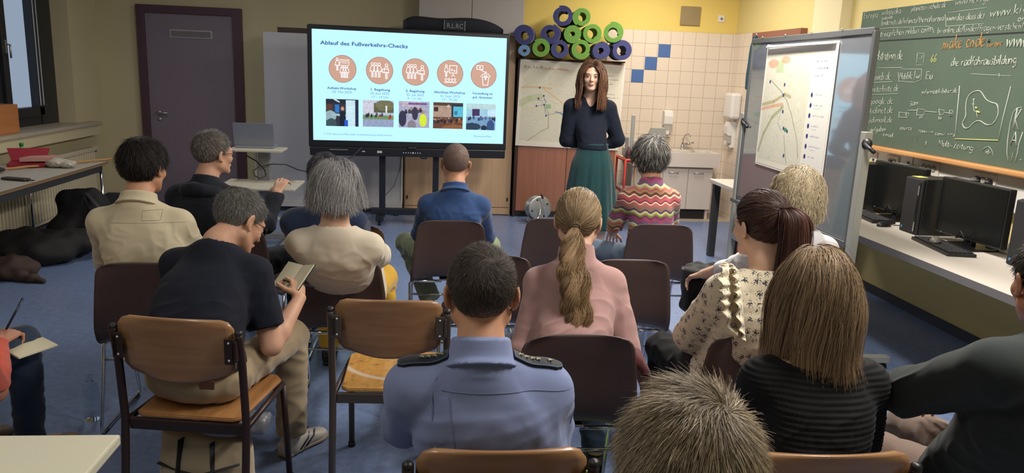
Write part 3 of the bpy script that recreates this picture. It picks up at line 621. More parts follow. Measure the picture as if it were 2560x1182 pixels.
# ---------------- printed maps ----------------
m_pr = vcol_mat('print_ink', rough=.55)
def scribble(P, x0, x1, y, h, c, n, seed, k=.8):
    rg = random.Random(seed); x = x0
    while x < x1:
        w = rg.uniform(.004, .012); P.line([(x, y), (x + w * .5, y - h * rg.random()), (x + w, y)], .0016, c, k); x += w + (.012 if rg.random() < .18 else .001)
def map_poster(w, h, seed, legend):
    P = Paint(w, h, (226, 220, 202)); n1 = wob(np.stack([P.X.ravel() * 5 + seed, P.Y.ravel() * 5, 0 * P.X.ravel()], 1)).reshape(h, w); n2 = wob(np.stack([P.X.ravel() * 22, P.Y.ravel() * 22, 0 * P.X.ravel() + seed], 1)).reshape(h, w)
    inside = (P.X > .02) & (P.X < legend) & (P.Y > .04 + .03) & (P.Y < .95)
    gc = lin((214, 210, 192)); gg = lin((202, 202, 178)); mk = np.clip(n1 * .5 + .5, 0, 1)[..., None]
    P.a[inside] = (gc * (1 - mk) + gg * mk * .6 + lin((218, 212, 194)) * mk * .4)[inside]
    ln = (np.abs(n2) < .06) & inside; P.a[ln] = P.a[ln] * .85 + lin((250, 248, 240)) * .15
    n3 = wob(np.stack([P.X.ravel() * 13 + 9, P.Y.ravel() * 13, 0 * P.X.ravel() + seed], 1)).reshape(h, w); ln = (np.abs(n3) < .03) & inside; P.a[ln] = P.a[ln] * .8 + lin((150, 150, 130)) * .2
    return P
MP = map_poster(330, 260, 3, .80)
MP.line([(.02, .31), (.2, .30), (.3, .31)], .008, (214, 176, 130), .8).line([(.22, .31), (.36, .42), (.52, .56), (.6, .68)], .006, (216, 180, 134), .8)
MP.line([(.02, .50), (.1, .44), (.2, .41)], .03, (176, 190, 150), .6).rect(.26, .5, .31, .55, (150, 186, 140)).line([(.1, .95), (.24, .82), (.3, .78), (.29, .6), (.24, .5)], .006, (150, 160, 120), .6)
blue = (60, 90, 170)
MP.line([(.24, .425), (.26, .48)], .004, blue, .7).line([(.18, .455), (.23, .46)], .003, blue, .6).line([(.17, .53), (.24, .505), (.27, .63)], .003, blue, .6).line([(.27, .63), (.48, .56), (.58, .54)], .003, (130, 140, 150), .8).line([(.36, .58), (.42, .6), (.47, .65)], .005, blue, .8)
for x, y in ((.19, .305), (.235, .40), (.185, .435), (.17, .525), (.245, .505), (.27, .635), (.48, .55), (.475, .655)): MP.ell(x, y, .009, .012, (44, 66, 120))
scribble(MP, .03, .2, .075, .03, (120, 100, 90), 9, 1); scribble(MP, .2, .47, .085, .028, (206, 110, 70), 9, 2)
for i, y in enumerate((.12, .165, .22, .34, .38, .42, .46, .52, .57)): scribble(MP, .815, .815 + [.10, .14, .08, .12, .15, .1, .13, .09, .12][i], y, .012, (90, 90, 96), 5, 20 + i, .8)
a, b2, c = at(1297, 141, 1, 8.605), at(1560, 152, 1, 8.605), at(1287, 350, 1, 8.605)
wP, hP = b2[0] - a[0], .955; a[2] = 1.783
t = thing('map_poster', 'wide printed map taped to the brown cupboard behind the presenter', 'poster', (a[0], 8.6, a[2] - hP))
t.rotation_euler = (0, .02, 0)
pm = MB(); pm.box(0, wP, .0, .002, -.0, hP).build('paper', mat('paper_white', sr(232, 228, 220), .6), t)
paint_grid('map_print', MP.a, wP - .03, hP - .03, frame_T((.015, -.0012, .015), (1, 0, 0), (0, 0, 1)), t, m_pr)

# ---------------- cable reel ----------------
rc = at(1345, 513, 1, 8.3)
t = thing('cable_reel', 'round metal cable reel on a tube frame on the floor before the brown cupboard', 'cable reel', (rc[0], 8.3, 0))
t.rotation_euler = (0, 0, .25)
T_ = frame_T((0, 0, .165), (1, 0, 0), (0, .12, 1))
MB().lathe([(.05, -.06), (.135, -.06), (.135, -.055), (.05, -.05), (.05, .05), (.05, .055), (.135, .055), (.138, .062), (.12, .066), (.03, .066), (0, .07)], 36, T=T_).build('drum', mat('galvanised', sr(176, 180, 178), .38, .75, var=.12, vscale=14), t)
hs = MB()
for a_ in (.5, 1.9, 3.4, 5.2): hs.lathe([(0, .0665), (.011, .0665), (.011, .069), (0, .069)], 12, T=T_ @ Matrix.Translation((.098 * math.cos(a_), .098 * math.sin(a_), 0)))
hs.build('hole', M_blackm, t)
MB().tube([(-.0, -.12, .31), (.01, -.12, .3), (.06, -.13, .012), (.06, .08, .012)], .008).tube([(-.11, -.2, .012), (-.03, -.14, .13), (0, -.09, .165)], .01).tube([(-.11, -.2, .012), (-.1, .06, .012), (.0, .08, .15)], .008).build('frame', M_chrome, t)
MB().tube([(-.015, -.12, .34), (.003, -.12, .295)], .012).build('grip', M_black, t)

# ---------------- wash corner ----------------
sy0, sy1 = 8.60, YB - .011
t = thing('wash_basin', 'wide white ceramic wash basin on the white base cupboard', 'wash basin', (2.80, 8.85, 0))
M_cer = mat('ceramic', sr(226, 218, 208), .18, spec=.6)
m_ = MB(); x0, x1, y0, y1, z0, z1 = -.53, .53, -.25, .248, .635, .80
o_ = [(x0, y0), (x1, y0), (x1, y1), (x0, y1)]; i_ = rrect(.94, .34, .05, 4, 0, -.03)
V = [(x * .97, y * .97, z0) for x, y in o_] + [(x, y, z1) for x, y in o_]
Fq = [(3, 2, 1, 0)] + [(k, (k + 1) % 4, 4 + (k + 1) % 4, 4 + k) for k in range(4)]
m_.add(V, Fq)
n = len(i_); V = [(x, y, z1) for x, y in i_] + [(x * .95, y * .92 - .002, z1 - .11) for x, y in i_]; Fq = [(k, n + k, n + (k + 1) % n, (k + 1) % n) for k in range(n)] + [tuple(range(n, 2 * n))]
m_.add(V, Fq, True)
# rim ring between outer rectangle and inner outline
oo = []
for x, y in i_:
    s_ = max(abs(x) / .53, abs(y + .0) / .25); k_ = 1 / max(abs(x) / .53, abs(y) / .249, 1e-6); oo.append((x * k_, y * k_))
V = [(x, y, z1) for x, y in i_] + [(x, y, z1) for x, y in oo]; m_.add(V, [(k, (k + 1) % n, n + (k + 1) % n, n + k) for k in range(n)])
m_.build('basin', M_cer, t)
tp = MB(); tp.tube([(.20, .19, .80), (.20, .19, .86)], .022).tube([(.20, .19, .85), (.20, .185, .93), (.215, .14, .985), (.235, .08, 1.0), (.24, .06, .985), (.24, .055, .965)], .011).tube([(.20, .16, .86), (.27, .10, .885)], .016)
tp.build('tap', M_chrome, t)
MB().box(.265, .30, .06, .11, .885, .905, .006).build('tap_lever', M_chrome, t)
MB().lathe([(0, .692), (.025, .692), (.02, .697), (0, .697)], 14, c=(.1, -.03)).build('drain', M_chrome, t)
t = thing('base_cupboard', 'white base cupboard with two doors under the wash basin', 'cupboard', (2.80, 8.87, 0))
MB().box(-.5, .475, -.20, .235, .125, .632, .002).build('body', M_lam, t)
for xx0, xx1 in ((-.47, -.135), (-.13, .17), (.176, .468)):
    dd = MB().box(xx0, xx1, -.218, -.2, .13, .61, .002).build('cupboard_door', M_lam, t); xm = (xx0 + xx1) / 2 - .03
    MB().tube([(xm - .055, -.218, .565), (xm - .055, -.245, .565), (xm + .055, -.245, .565), (xm + .055, -.218, .565)], .005).build('handle', M_alu, dd)
MB().box(-.48, .42, -.17, .2, 0, .123).build('plinth', M_blackm, t); MB().box(.43, .46, -.18, .2, 0, .123).build('leg', M_lam, t)
# things by the basin
g = at(1680, 355, 1, 8.72)
glassm = mat('glass_yellow', sr(220, 214, 120), .08); glassm.node_tree.nodes['Principled BSDF'].inputs['Transmission Weight'].default_value = .7
t = tag(MB().box(-.14, .13, -.07, .07, 0, .012, .004).build('yellow_tray', mat('tray_yellow', sr(206, 196, 104), .5), None, (2.545, 8.74, .801)), 'flat yellow tray with glasses on the left side of the basin', 'tray')
for k, (dx, dy, lab) in enumerate(((-.03, .0, 'clear yellowish glass on the yellow tray, left one'), (.06, -.02, 'clear yellowish glass on the yellow tray, right one'))):
    tag(MB().lathe([(.0, 0), (.032, 0), (.036, .10), (.033, .10), (.029, .008), (0, .008)], 20).build('drinking_glass', glassm, None, (2.545 + dx, 8.74 + dy, .815)), lab, 'glass', 'glasses on the yellow tray')
def dispenser(name, lab, loc, rz, cup):
    t = thing(name, lab, 'dispenser', loc, rz)
    m_ = MB()
    pr = [(0, 0), (.0, .30), (-.05, .315), (-.09, .30), (-.105, .25), (-.10, .16), (-.085, .14), (-.04, .14), (-.035, .04), (-.05, .03), (-.05, 0)]
    V = [(x, y, z) for x in (-.052, .052) for y, z in pr]; q = len(pr)
    m_.add(V, [tuple(range(q)), tuple(range(q, 2 * q))[::-1]] + [(i, q + i, q + (i + 1) % q, (i + 1) % q) for i in range(q)]); m_.build('housing', M_whitep, t)
    MB().box(-.045, .045, -.085, -.03, .045, .142, .004).build('reservoir', mat('clear_grey', sr(176, 172, 168), .3), t); MB().box(-.02, .02, -.10, -.085, .03, .075, .004).build('push_bar', M_whitep, t)
a = at(1662, 340, 1, YB - .012); dispenser('soap_dispenser', 'white soap dispenser on the tiles over the left of the basin', (a[0] + .0, YB - .011, .945), 0, True)
a = at(1845, 238, 0, XR - .012); t = thing('paper_dispenser', 'rounded white paper dispenser on the right tiled wall', 'dispenser', (XR - .011, 8.83, 1.20), -PI / 2)
MB().box(-.13, .13, -.12, 0, 0, .30, .03).build('housing', M_whitep, t)
dispenser('soap_dispenser', 'white soap dispenser on the right tiled wall below the paper dispenser', (XR - .011, 8.86, .86), -PI / 2, True)
# red trolley with microscope-like overhead apparatus
t = thing('red_trolley', 'red metal trolley beside the brown cupboard', 'trolley', (2.22, 8.15, 0))
M_red = mat('red_enamel', sr(176, 40, 36), .4)
fr = MB()
for x in (-.19, .19):
    for y in (-.2, .2): fr.tube([(x, y, .05), (x, y, .78)], .013)
for z in (.42, .76): fr.tube([(-.19, -.2, z), (.19, -.2, z), (.19, .2, z), (-.19, .2, z)], .012, closed=True)
fr.build('frame', M_red, t); MB().box(-.18, .18, -.19, .19, .765, .78).build('top_shelf', M_beech, t); MB().box(-.18, .18, -.19, .19, .425, .437).build('lower_shelf', M_lgrey, t)
w_ = MB()
for x in (-.19, .19):
    for y in (-.2, .2): w_.lathe([(0, -.012), (.025, -.012), (.025, .012), (0, .012)], 12, T=frame_T((x, y, .026), (0, 1, 0), (0, 0, 1)))
w_.build('caster', M_black, t)
t = thing('camera_stand', 'upright document camera stand with a metal head on the red trolley', 'camera stand', (2.16, 8.1, .781))
MB().box(-.1, .12, -.1, .1, 0, .03, .005).build('base', M_grey, t); MB().box(-.06, -.02, -.015, .015, .03, .46, .003).build('column', M_alu, t); MB().box(-.11, -.075, -.02, .0, .02, .22, .004).build('rail', M_grey, t)
MB().box(-.02, .17, -.012, .012, .18, .20, .002).build('arm', M_whitep, t); MB().prism([(.12, .21), (.32, .21), (.32, .33), (.17, .33)], -.04, .04, T=Matrix.Rotation(PI / 2, 4, 'X')).build('head', M_alu, t)
MB().tube([(.2, 0, .21), (.19, .02, .1), (.2, .03, .04)], .004).tube([(.3, 0, .21), (.31, .02, .15), (.28, .03, .05)], .004).build('cable', mat('cable_orange', sr(206, 130, 60), .5), t)
tag(MB().lathe([(0, 0), (.03, 0), (.032, .07), (.018, .1), (.014, .13), (0, .13)], 14).build('small_bottle', mat('amber', sr(90, 60, 60), .3), None, (2.07, 8.0, .782)), 'small dark bottle on the left of the red trolley', 'bottle')
tag(MB().lathe([(0, 0), (.05, .0), (.07, .02), (.05, .05), (0, .055)], 16).build('sponge_pouch', mat('orange_cloth', sr(196, 116, 80), .8, bump=.5, bscale=25), None, (2.1, 7.97, .782)), 'crumpled orange cloth at the front left corner of the red trolley', 'cloth').location.x = 2.3
tag(MB().tube([(0, 0, .78), (.01, -.03, .7), (-.005, -.03, .55), (.02, -.03, .45)], .005).build('orange_cable', MATS['cable_orange'], None, (2.13, 7.95, 0)), 'orange cable hanging down the front of the red trolley', 'cable')
# side table by the wall
t = thing('side_table', 'white side table behind the mobile whiteboard next to the wash corner', 'table', (2.98, 6.55, 0))
MB().box(-.40, .45, -.35, .35, .70, .735, .004).build('tabletop', M_lam, t); 
for sx_ in (-.34, .38):
    for sy_ in (-.3, .3): MB().box(sx_ - .03, sx_ + .03, sy_ - .03, sy_ + .03, 0, .699, .002).build('leg', mat('dark_grey_leg', sr(52, 54, 56), .5), t)
t = thing('red_box', 'red-brown open box with blue and white bottles below the side table', 'box', (2.74, 6.1, 0))
m_ = MB().box(-.12, .12, -.1, .1, 0, .01).box(-.12, -.11, -.1, .1, .01, .26).box(.11, .12, -.1, .1, .01, .26).box(-.11, .11, -.1, -.09, .01, .26).box(-.11, .11, .09, .1, .01, .26); m_.build('crate', mat('red_brown', sr(150, 66, 44), .6), t)
for k, (dx, c, lab) in enumerate(((-.04, (120, 170, 200), 'blue spray bottle standing in the red-brown box'), (.05, (220, 220, 214), 'white bottle standing in the red-brown box'))):
    tag(MB().lathe([(0, 0), (.035, 0), (.036, .2), (.015, .25), (.012, .31), (0, .31)], 16).build('cleaning_bottle', mat('bottle_%d' % k, sr(*c), .4), None, (2.74 + dx, 6.1, .012)), lab, 'bottle', 'bottles in the red-brown box')
# teal coat hanging on the right wall
t = thing('hanging_coat', 'teal coat hanging on the right wall behind the mobile whiteboard', 'coat', (XR - .08, 8.33, 1.50)); 
def _coat(s):
    s.loft([((0, 0, .05), (0, 1, 0), .12, .04), ((0, 0, .2), (0, 1, 0), .11, .04), ((0, 0, .45), (0, 1, 0), .08, .035), ((0, 0, .62), (0, 1, 0), .03, .03)])
tag(t, kind='thing')
blob_thing('coat_cloth', None, None, mat('teal_cloth', sr(34, 74, 92), .85), _coat, (-.12, -.3, -.7), (.12, .3, .75), .012, (0, 0, 1e-6), .012, (22, 22, 4), t)
MB().tube([(.075, 0, .63), (.02, 0, .63), (0, 0, .66)], .008).build('hook', M_steel, t)

# ---------------- mobile whiteboard with the second map ----------------
XW = 2.40
m_wb = mat('enamel_board', sr(126, 130, 136), .10, spec=.6); b = m_wb.node_tree.nodes['Principled BSDF']
b.inputs['Coat Weight'].default_value = 1; b.inputs['Coat Roughness'].default_value = .05; b.inputs['Coat IOR'].default_value = 3.2
wy0, wy1, wzb, wzt = 4.07, 5.80, .745, 1.945
BYAW = -.022
t = thing('mobile_whiteboard', 'big rolling whiteboard with grey steel legs standing before the blackboard', 'whiteboard', (XW, (wy0 + wy1) / 2, 0), BYAW)
Y0, Y1 = wy0 - (wy0 + wy1) / 2, wy1 - (wy0 + wy1) / 2
MB().box(-.008, .008, Y0 + .02, Y1 - .02, wzb + .02, wzt - .02).build('panel', m_wb, t)
fr = MB()
for z in (wzb, wzt): fr.box(-.016, .016, Y0, Y1, z - .018, z + .018, .003)
for y in (Y0, Y1): fr.box(-.016, .016, y - .014, y + .014, wzb, wzt, .003)
fr.build('panel_frame', mat('frame_grey', sr(120, 122, 124), .4, .6), t)
for y in (Y0 - .045, Y1 + .045):
    MB().box(-.022, .022, y - .028, y + .028, .07, 1.40, .004).build('post', mat('post_grey', sr(168, 168, 160), .45, .3), t)
    MB().box(-.32, .32, y - .025, y + .025, .05, .09, .004).build('foot', MATS['post_grey'], t)
    q = MB()
    for x in (-.29, .29): q.lathe([(0, -.012), (.024, -.012), (.024, .012), (0, .012)], 14, T=frame_T((x, y, .025), (1, 0, 0), (0, 0, 1)))
    q.build('caster', M_black, t)
    MB().tube([(0, y - .03, 1.335), (-.02, y - .035, 1.335)], .03).tube([(-.02, y - .03, 1.335), (-.02, y - .13, 1.30)], .011).build('clamp_lever', M_black, t)
MB().box(-.02, .02, Y0 - .05, Y1 + .045, .40, .45, .004).build('cross_bar', MATS['post_grey'], t)
MB().box(-.085, -.017, Y0 + .12, Y1 - .06, wzb - .03, wzb - .018, .002).box(-.087, -.083, Y0 + .12, Y1 - .06, wzb - .03, wzb + .0, .001).build('pen_tray', MATS['frame_grey'], t)
cl = MB()
for y in np.linspace(Y0 + .35, Y1 - .2, 4): cl.tube([(-.018, y, wzt + .02), (-.018, y, wzt + .028)], .006)
cl.build('tray_clip', M_alu, t)
tag(MB().tube([(XW - .03, 5.2, wzb - .012), (XW - .023, 5.33, wzb - .012)], .008).build('red_marker', mat('marker_red', sr(170, 40, 40), .4)), 'red marker pen lying in the whiteboard tray', 'marker')
LP = map_poster(260, 210, 9, .70)
LP.rect(.72, .0, 1, 1, (222, 220, 212)).line([(.0, .46), (.2, .42), (.36, .35), (.45, .37)], .012, (160, 150, 100), .7).line([(0, .5), (.2, .46), (.34, .44)], .012, (206, 150, 110), .7)
LP.line([(.12, .24), (.3, .33), (.4, .40), (.5, .52), (.62, .72), (.66, .86)], .004, (120, 130, 110), .8).line([(.02, .88), (.08, .72), (.2, .56), (.35, .46)], .014, (150, 156, 110), .7).rect(.18, .06, .30, .17, (160, 184, 130), .6)
LP.ell(.12, .09, .08, .04, (196, 130, 90), .6).ell(.32, .06, .07, .03, (200, 130, 80), .6).line([(.34, .46), (.3, .6), (.36, .66)], .003, (90, 110, 160), .7).line([(.5, .93), (.45, .8), (.42, .7)], .004, (120, 130, 100), .8)
for x, y in ((.10, .25), (.34, .27), (.34, .36), (.36, .50), (.40, .64), (.46, .66), (.45, .87)): LP.ell(x, y, .012, .017, (40, 60, 110))
LP.ell(.43, .65, .022, .018, (70, 140, 110))
for i in range(7):
    y = .34 + i * .082; LP.ell(.75, y, .014, .02, (36, 52, 104)); scribble(LP, .79, .88 + .03 * (i % 3), y, .014, (110, 120, 150), 5, 60 + i, .7); 
    if i % 2: scribble(LP, .79, .87, y + .025, .012, (140, 146, 165), 5, 80 + i, .6)
scribble(LP, .76, .90, .08, .02, (70, 84, 130), 6, 50); scribble(LP, .76, .95, .135, .02, (70, 84, 130), 6, 51); scribble(LP, .76, .86, .19, .018, (70, 84, 130), 6, 52)
lw, lh = 1.06, .86
t2 = thing('map_poster', 'printed map with a dotted legend taped to the mobile whiteboard', 'poster', (XW - .013 + (5.50 - 4.935) * .022, 5.50, 1.045), BYAW)
Tm = frame_T((0, 0, 0), (0, -1, 0), (0, 0, 1))
MB().box(0, lw, 0, lh, -.0, .0015, 0, Tm).build('paper', MATS['paper_white'], t2)
paint_grid('map_print', LP.a, lw - .03, lh - .07, Tm @ Matrix.Translation((.015, .012, .0025)), t2, m_pr)
MB().tube([(-.004, -.03, lh + .002), (-.02, -.04, lh - .012), (-.012, -lw + .03, lh - .012)], .012, flat=.5).build('curled_edge', MATS['paper_white'], t2)

# ---------------- blackboard ----------------
XB_ = 3.475
M_bb = mat('chalkboard_green', sr(80, 98, 84), .75, var=.10, vscale=2.2, bump=.03)
bz0, bz1, bz2 = at(2150, 356, 0, XB_)[2], at(2179, 104, 0, XB_)[2], at(2157, 30, 0, XB_)[2]
by0, by1 = 2.2, at(2157, 30, 0, XB_)[1]
t = thing('blackboard', 'long green blackboard covered with chalk writing on the right wall', 'blackboard', (XB_, by1, 0))
MB().box(0, .03, by0 - by1, .02, bz0, bz1 - .006, .002).build('lower_panel', M_bb, t)
MB().box(.0, .03, by0 - by1, 0, bz1 + .004, bz2, .002).build('upper_panel', M_bb, t)
MB().box(.002, .06, by0 - by1, .0, bz1 - .006, bz1 + .004).box(.03, .09, by0 - by1, -.01, bz0, bz2 - .02).build('backing', M_blackm, t)
MB().box(-.055, .06, by0 - by1, .02, bz0 - .035, bz0, .01).build('chalk_ledge', wood('ledge_wood', sr(196, 138, 84), sr(214, 160, 104), .4, axis=1), t)
GL = {  # little stroke alphabet: x-height 1, ascender 1.7, descender -.6
 'a': (.7, [[(.6, .9), (.3, 1), (.05, .6), (.15, .1), (.4, .05), (.6, .5), (.62, .95), (.6, .3), (.7, 0)]]), 'b': (.65, [[(.1, 1.7), (.05, 0), (.4, .05), (.6, .4), (.45, .9), (.1, .7)]]), 'c': (.5, [[(.5, .85), (.2, .95), (.05, .5), (.2, .05), (.5, .15)]]),
 'd': (.7, [[(.6, .8), (.25, .95), (.05, .5), (.2, .05), (.5, .15), (.62, .8), (.66, 1.7)], [(.62, .8), (.64, 0)]]), 'e': (.55, [[(.05, .5), (.5, .6), (.4, .95), (.12, .85), (.05, .4), (.2, .05), (.5, .15)]]), 'f': (.5, [[(.55, 1.5), (.4, 1.7), (.25, 1.4), (.2, -.4)], [(0, .9), (.45, .95)]]),
 'g': (.65, [[(.55, .85), (.2, .95), (.05, .5), (.3, .1), (.55, .4), (.58, .9), (.55, -.4), (.3, -.6), (.1, -.4)]]), 'h': (.6, [[(.1, 1.7), (.08, 0)], [(.08, .6), (.35, .95), (.5, .7), (.52, 0)]]), 'i': (.25, [[(.12, .95), (.1, 0)], [(.13, 1.3), (.14, 1.38)]]),
 'j': (.3, [[(.2, .95), (.18, -.4), (0, -.5)], [(.2, 1.3), (.21, 1.38)]]), 'k': (.55, [[(.1, 1.7), (.06, 0)], [(.5, .9), (.1, .45), (.55, 0)]]), 'l': (.25, [[(.12, 1.7), (.08, .2), (.2, 0)]]), 'm': (.9, [[(.05, 0), (.08, .9)], [(.08, .6), (.28, .95), (.42, .7), (.42, 0)], [(.42, .6), (.65, .95), (.8, .7), (.82, 0)]]),
 'n': (.6, [[(.05, 0), (.08, .95)], [(.08, .6), (.32, .95), (.5, .7), (.52, 0)]]), 'o': (.6, [[(.3, .95), (.06, .6), (.15, .08), (.42, .08), (.55, .55), (.3, .95)]]), 'p': (.6, [[(.1, .95), (.05, -.6)], [(.08, .8), (.35, .98), (.55, .6), (.35, .1), (.08, .2)]]),
 'r': (.45, [[(.08, 0), (.1, .95)], [(.1, .6), (.25, .9), (.45, .9)]]), 's': (.5, [[(.48, .85), (.2, .95), (.1, .7), (.42, .4), (.35, .05), (.05, .1)]]), 't': (.45, [[(.22, 1.4), (.18, .15), (.4, .05)], [(0, 1), (.42, 1)]]), 'u': (.6, [[(.06, .95), (.08, .2), (.3, .02), (.5, .3), (.52, .95), (.56, 0)]]),
 'v': (.5, [[(.05, .95), (.25, 0), (.5, .95)]]), 'w': (.8, [[(.05, .95), (.2, 0), (.4, .8), (.58, 0), (.78, .95)]]), 'x': (.5, [[(.05, .95), (.5, 0)], [(.5, .95), (.05, 0)]]), 'z': (.5, [[(.05, .92), (.48, .95), (.05, .03), (.5, .05)]]),
 '.': (.25, [[(.08, 0), (.12, .06)]]), ',': (.25, [[(.1, .06), (.03, -.25)]]), '-': (.45, [[(.05, .5), (.4, .52)]]), '/': (.45, [[(.0, -.3), (.42, 1.8)]]), ' ': (.45, []), '>': (.5, [[(.05, .9), (.45, .5), (.05, .1)]]),
 'E': (.65, [[(.6, 1.6), (.08, 1.6), (.05, 0), (.6, .02)], [(.08, .85), (.5, .88)]]), 'H': (.7, [[(.08, 1.6), (.05, 0)], [(.62, 1.6), (.6, 0)], [(.06, .8), (.6, .85)]]), 'K': (.65, [[(.1, 1.6), (.05, 0)], [(.6, 1.6), (.08, .75), (.65, 0)]]), 'R': (.7, [[(.08, 0), (.1, 1.6), (.5, 1.5), (.5, 1), (.1, .85), (.65, 0)]]),
 'A': (.75, [[(.02, 0), (.38, 1.6), (.7, 0)], [(.15, .6), (.6, .6)]]), 'M': (.9, [[(.05, 0), (.1, 1.6), (.45, .5), (.75, 1.6), (.85, 0)]]), 'S': (.6, [[(.55, 1.4), (.25, 1.6), (.08, 1.2), (.5, .6), (.4, .05), (.05, .15)]]), 'Z': (.6, [[(.05, 1.55), (.55, 1.6), (.03, .03), (.58, .05)]]), 'T': (.6, [[(.3, 1.6), (.28, 0)], [(0, 1.6), (.6, 1.6)]]), 'W': (1., [[(.05, 1.6), (.25, 0), (.5, 1.2), (.72, 0), (.95, 1.6)]]),
 '6': (.5, [[(.45, 1.5), (.15, 1.0), (.05, .4), (.25, .02), (.48, .3), (.35, .7), (.08, .5)]]), '1': (.3, [[(.02, 1.2), (.2, 1.6), (.18, 0)]]), '2': (.5, [[(.05, 1.3), (.3, 1.6), (.48, 1.2), (.05, .05), (.5, .05)]]), '7': (.5, [[(.05, 1.55), (.5, 1.6), (.15, 0)]]), '|': (.2, [[(.1, 1.8), (.08, -.3)]]), 'q': (.6, [[(.5, .9), (.2, .95), (.05, .5), (.3, .1), (.52, .5), (.54, -.6)]]), 'y': (.5, [[(.05, .95), (.25, .1)], [(.5, .95), (.15, -.6)]])}
rgc = random.Random(5); xbf = XB_ - .002
def bp_(x, y):   # a spot on the board as (along, up)
    p = at(x, y, 0, XB_); return np.array([-p[1], p[2]])
class Chalk:
    def __init__(s, w=.0042): s.mb = MB(); s.w = w
    def stroke(s, P, w=None):
        w = w or s.w; Q = [(xbf - XB_, -p[0] - by1, p[1]) for p in P]
        if len(Q) == 1: Q.append(Q[0])
        s.mb.tube(Q, [w / 2 * rgc.uniform(.75, 1.15) for _ in Q], 5); return s
    def px(s, pts, w=None): return s.stroke([bp_(*p) for p in pts], w)
    def write(s, txt, a, b, hpx, w=None, jit=.05):
        A, B = bp_(*a), bp_(*b); tot = sum(GL.get(c, GL['o'])[0] + .1 for c in txt); d = B - A; xh = abs(bp_(a[0], a[1] - hpx)[1] - A[1]); x = 0
        for c in txt:
            wd, st = GL.get(c, GL['o']); dx = rgc.uniform(-jit, jit); dy = rgc.uniform(-jit, jit) * .6; sc = rgc.uniform(.9, 1.1)
            for poly in st:
                # densify curve a little
                s.stroke([A + d * ((x + px_ * sc + dx) / tot) + np.array([0, (py_ * sc + dy) * xh]) for px_, py_ in poly], w)
            x += wd + .1
        return s
c = Chalk()
c.write('Europa', (2160, 47), (2196, 44), 9).write('wikipedia', (2206, 39), (2253, 34), 9).write('planeten-schule.de', (2279, 29), (2367, 18), 8).write('www.heiniger', (2389, 14), (2482, 2), 10)
c.write('kidsweb', (2206, 50), (2233, 46), 5).write('kindernetz.de/infonetz/thema/europa', (2204, 64), (2361, 52), 8).write('www.das-dass.de', (2367, 54), (2457, 47), 10, .005).write('www.kid', (2474, 44), (2575, 30), 14, .007).write('on', (2544, 54), (2568, 53), 10, .006)
c.px([(2371, 32), (2467, 19)]).px([(2364, 36), (2366, 66), (2460, 59)]).px([(2462, 34), (2458, 50)]).px([(2176, 76), (2220, 70), (2320, 66), (2332, 70), (2336, 83)])
c.write('www', (2178, 96), (2195, 94), 7).write('troepfchen.niklus.com', (2201, 93), (2328, 80), 9, .005).write('br-online.de/kinder/fragen-verstehen/', (2344, 84), (2560, 72), 9)
c.write('w.kidstation.de', (2170, 152), (2257, 150), 14, .006).px([(2166, 170), (2190, 170)]).px([(2196, 170), (2256, 169)]).write('www', (2516, 118), (2566, 119), 20, .008).write('die radfahrausbildung', (2378, 166), (2542, 160), 13, .0065)
c.px([(2294, 133), (2311, 134), (2309, 162), (2291, 163)]).write('..s', (2297, 146), (2308, 146), 6).px([(2294, 134), (2292, 162)])
c.write('w.kidsweb.de', (2160, 202), (2227, 200), 11).px([(2158, 208), (2231, 204)]).write('Hubble', (2249, 199), (2282, 197), 10).px([(2246, 181), (2248, 203), (2286, 206), (2303, 200), (2305, 173), (2254, 173)]).px([(2289, 176), (2285, 204)]).write('xd', (2290, 196), (2300, 196), 6).write('Eu', (2315, 197), (2333, 199), 12, .006)
c.write('w.hamsterkiste.de', (2156, 232), (2247, 228), 9).px([(2155, 238), (2247, 234)]).write('informatik-biber.de', (2305, 236), (2394, 232), 7)
c.write('ww google.de', (2152, 260), (2234, 260), 9).write('www kidsnet.de', (2146, 285), (2233, 283), 9).write('www kidsmail.de', (2141, 308), (2232, 306), 8).write('aufgaben', (2175, 330), (2216, 328), 7).write('email', (2208, 340), (2234, 344), 6).write('Sam', (2275, 266), (2296, 262), 8)
c.px([(2249, 279), (2248, 293), (2269, 294), (2273, 283), (2249, 281)]).px([(2266, 283), (2266, 294)]).px([(2270, 276), (2292, 276)], .005).px([(2294, 272), (2313, 274), (2311, 288), (2292, 288), (2294, 272)], .005).px([(2313, 278), (2343, 281)], .005).px([(2348, 273), (2361, 276), (2359, 286), (2350, 288), (2348, 273)], .005).px([(2361, 281), (2374, 283)], .005).px([(2375, 275), (2383, 277), (2382, 290), (2375, 291), (2375, 275)]).px([(2379, 282), (2379, 285)], .007)
c.write('pi', (2299, 296), (2308, 296), 5).write('Wr', (2346, 300), (2356, 300), 5).write('source', (2249, 324), (2282, 326), 6).write('raw-', (2297, 330), (2320, 333), 5).write('->', (2322, 333), (2335, 334), 5).write('com-1', (2338, 338), (2364, 341), 6).write('-rs', (2368, 338), (2390, 343), 6).write('1.1', (2276, 354), (2296, 354), 10).write('1', (2312, 366), (2318, 366), 9).write('Multi-Zeitung', (2346, 364), (2434, 378), 9)
c.px([(2455, 378), (2462, 370), (2472, 366), (2480, 374), (2484, 390)]).write('xb', (2464, 384), (2476, 386), 7).px([(2429, 185), (2530, 190)]).px([(2499, 183), (2499, 196)])
# framed blob drawing and the big letters
c.px([(2400, 214), (2392, 300), (2388, 346)], .006)
c.px([(2528, 216), (2507, 300), (2497, 350)], .006)
bl = [(2407, 308), (2413, 320), (2424, 318), (2436, 306), (2450, 302), (2468, 312), (2484, 308), (2496, 285), (2494, 262), (2480, 256), (2466, 248), (2454, 230), (2444, 227), (2430, 232), (2419, 246), (2415, 268), (2415, 290), (2407, 308)]
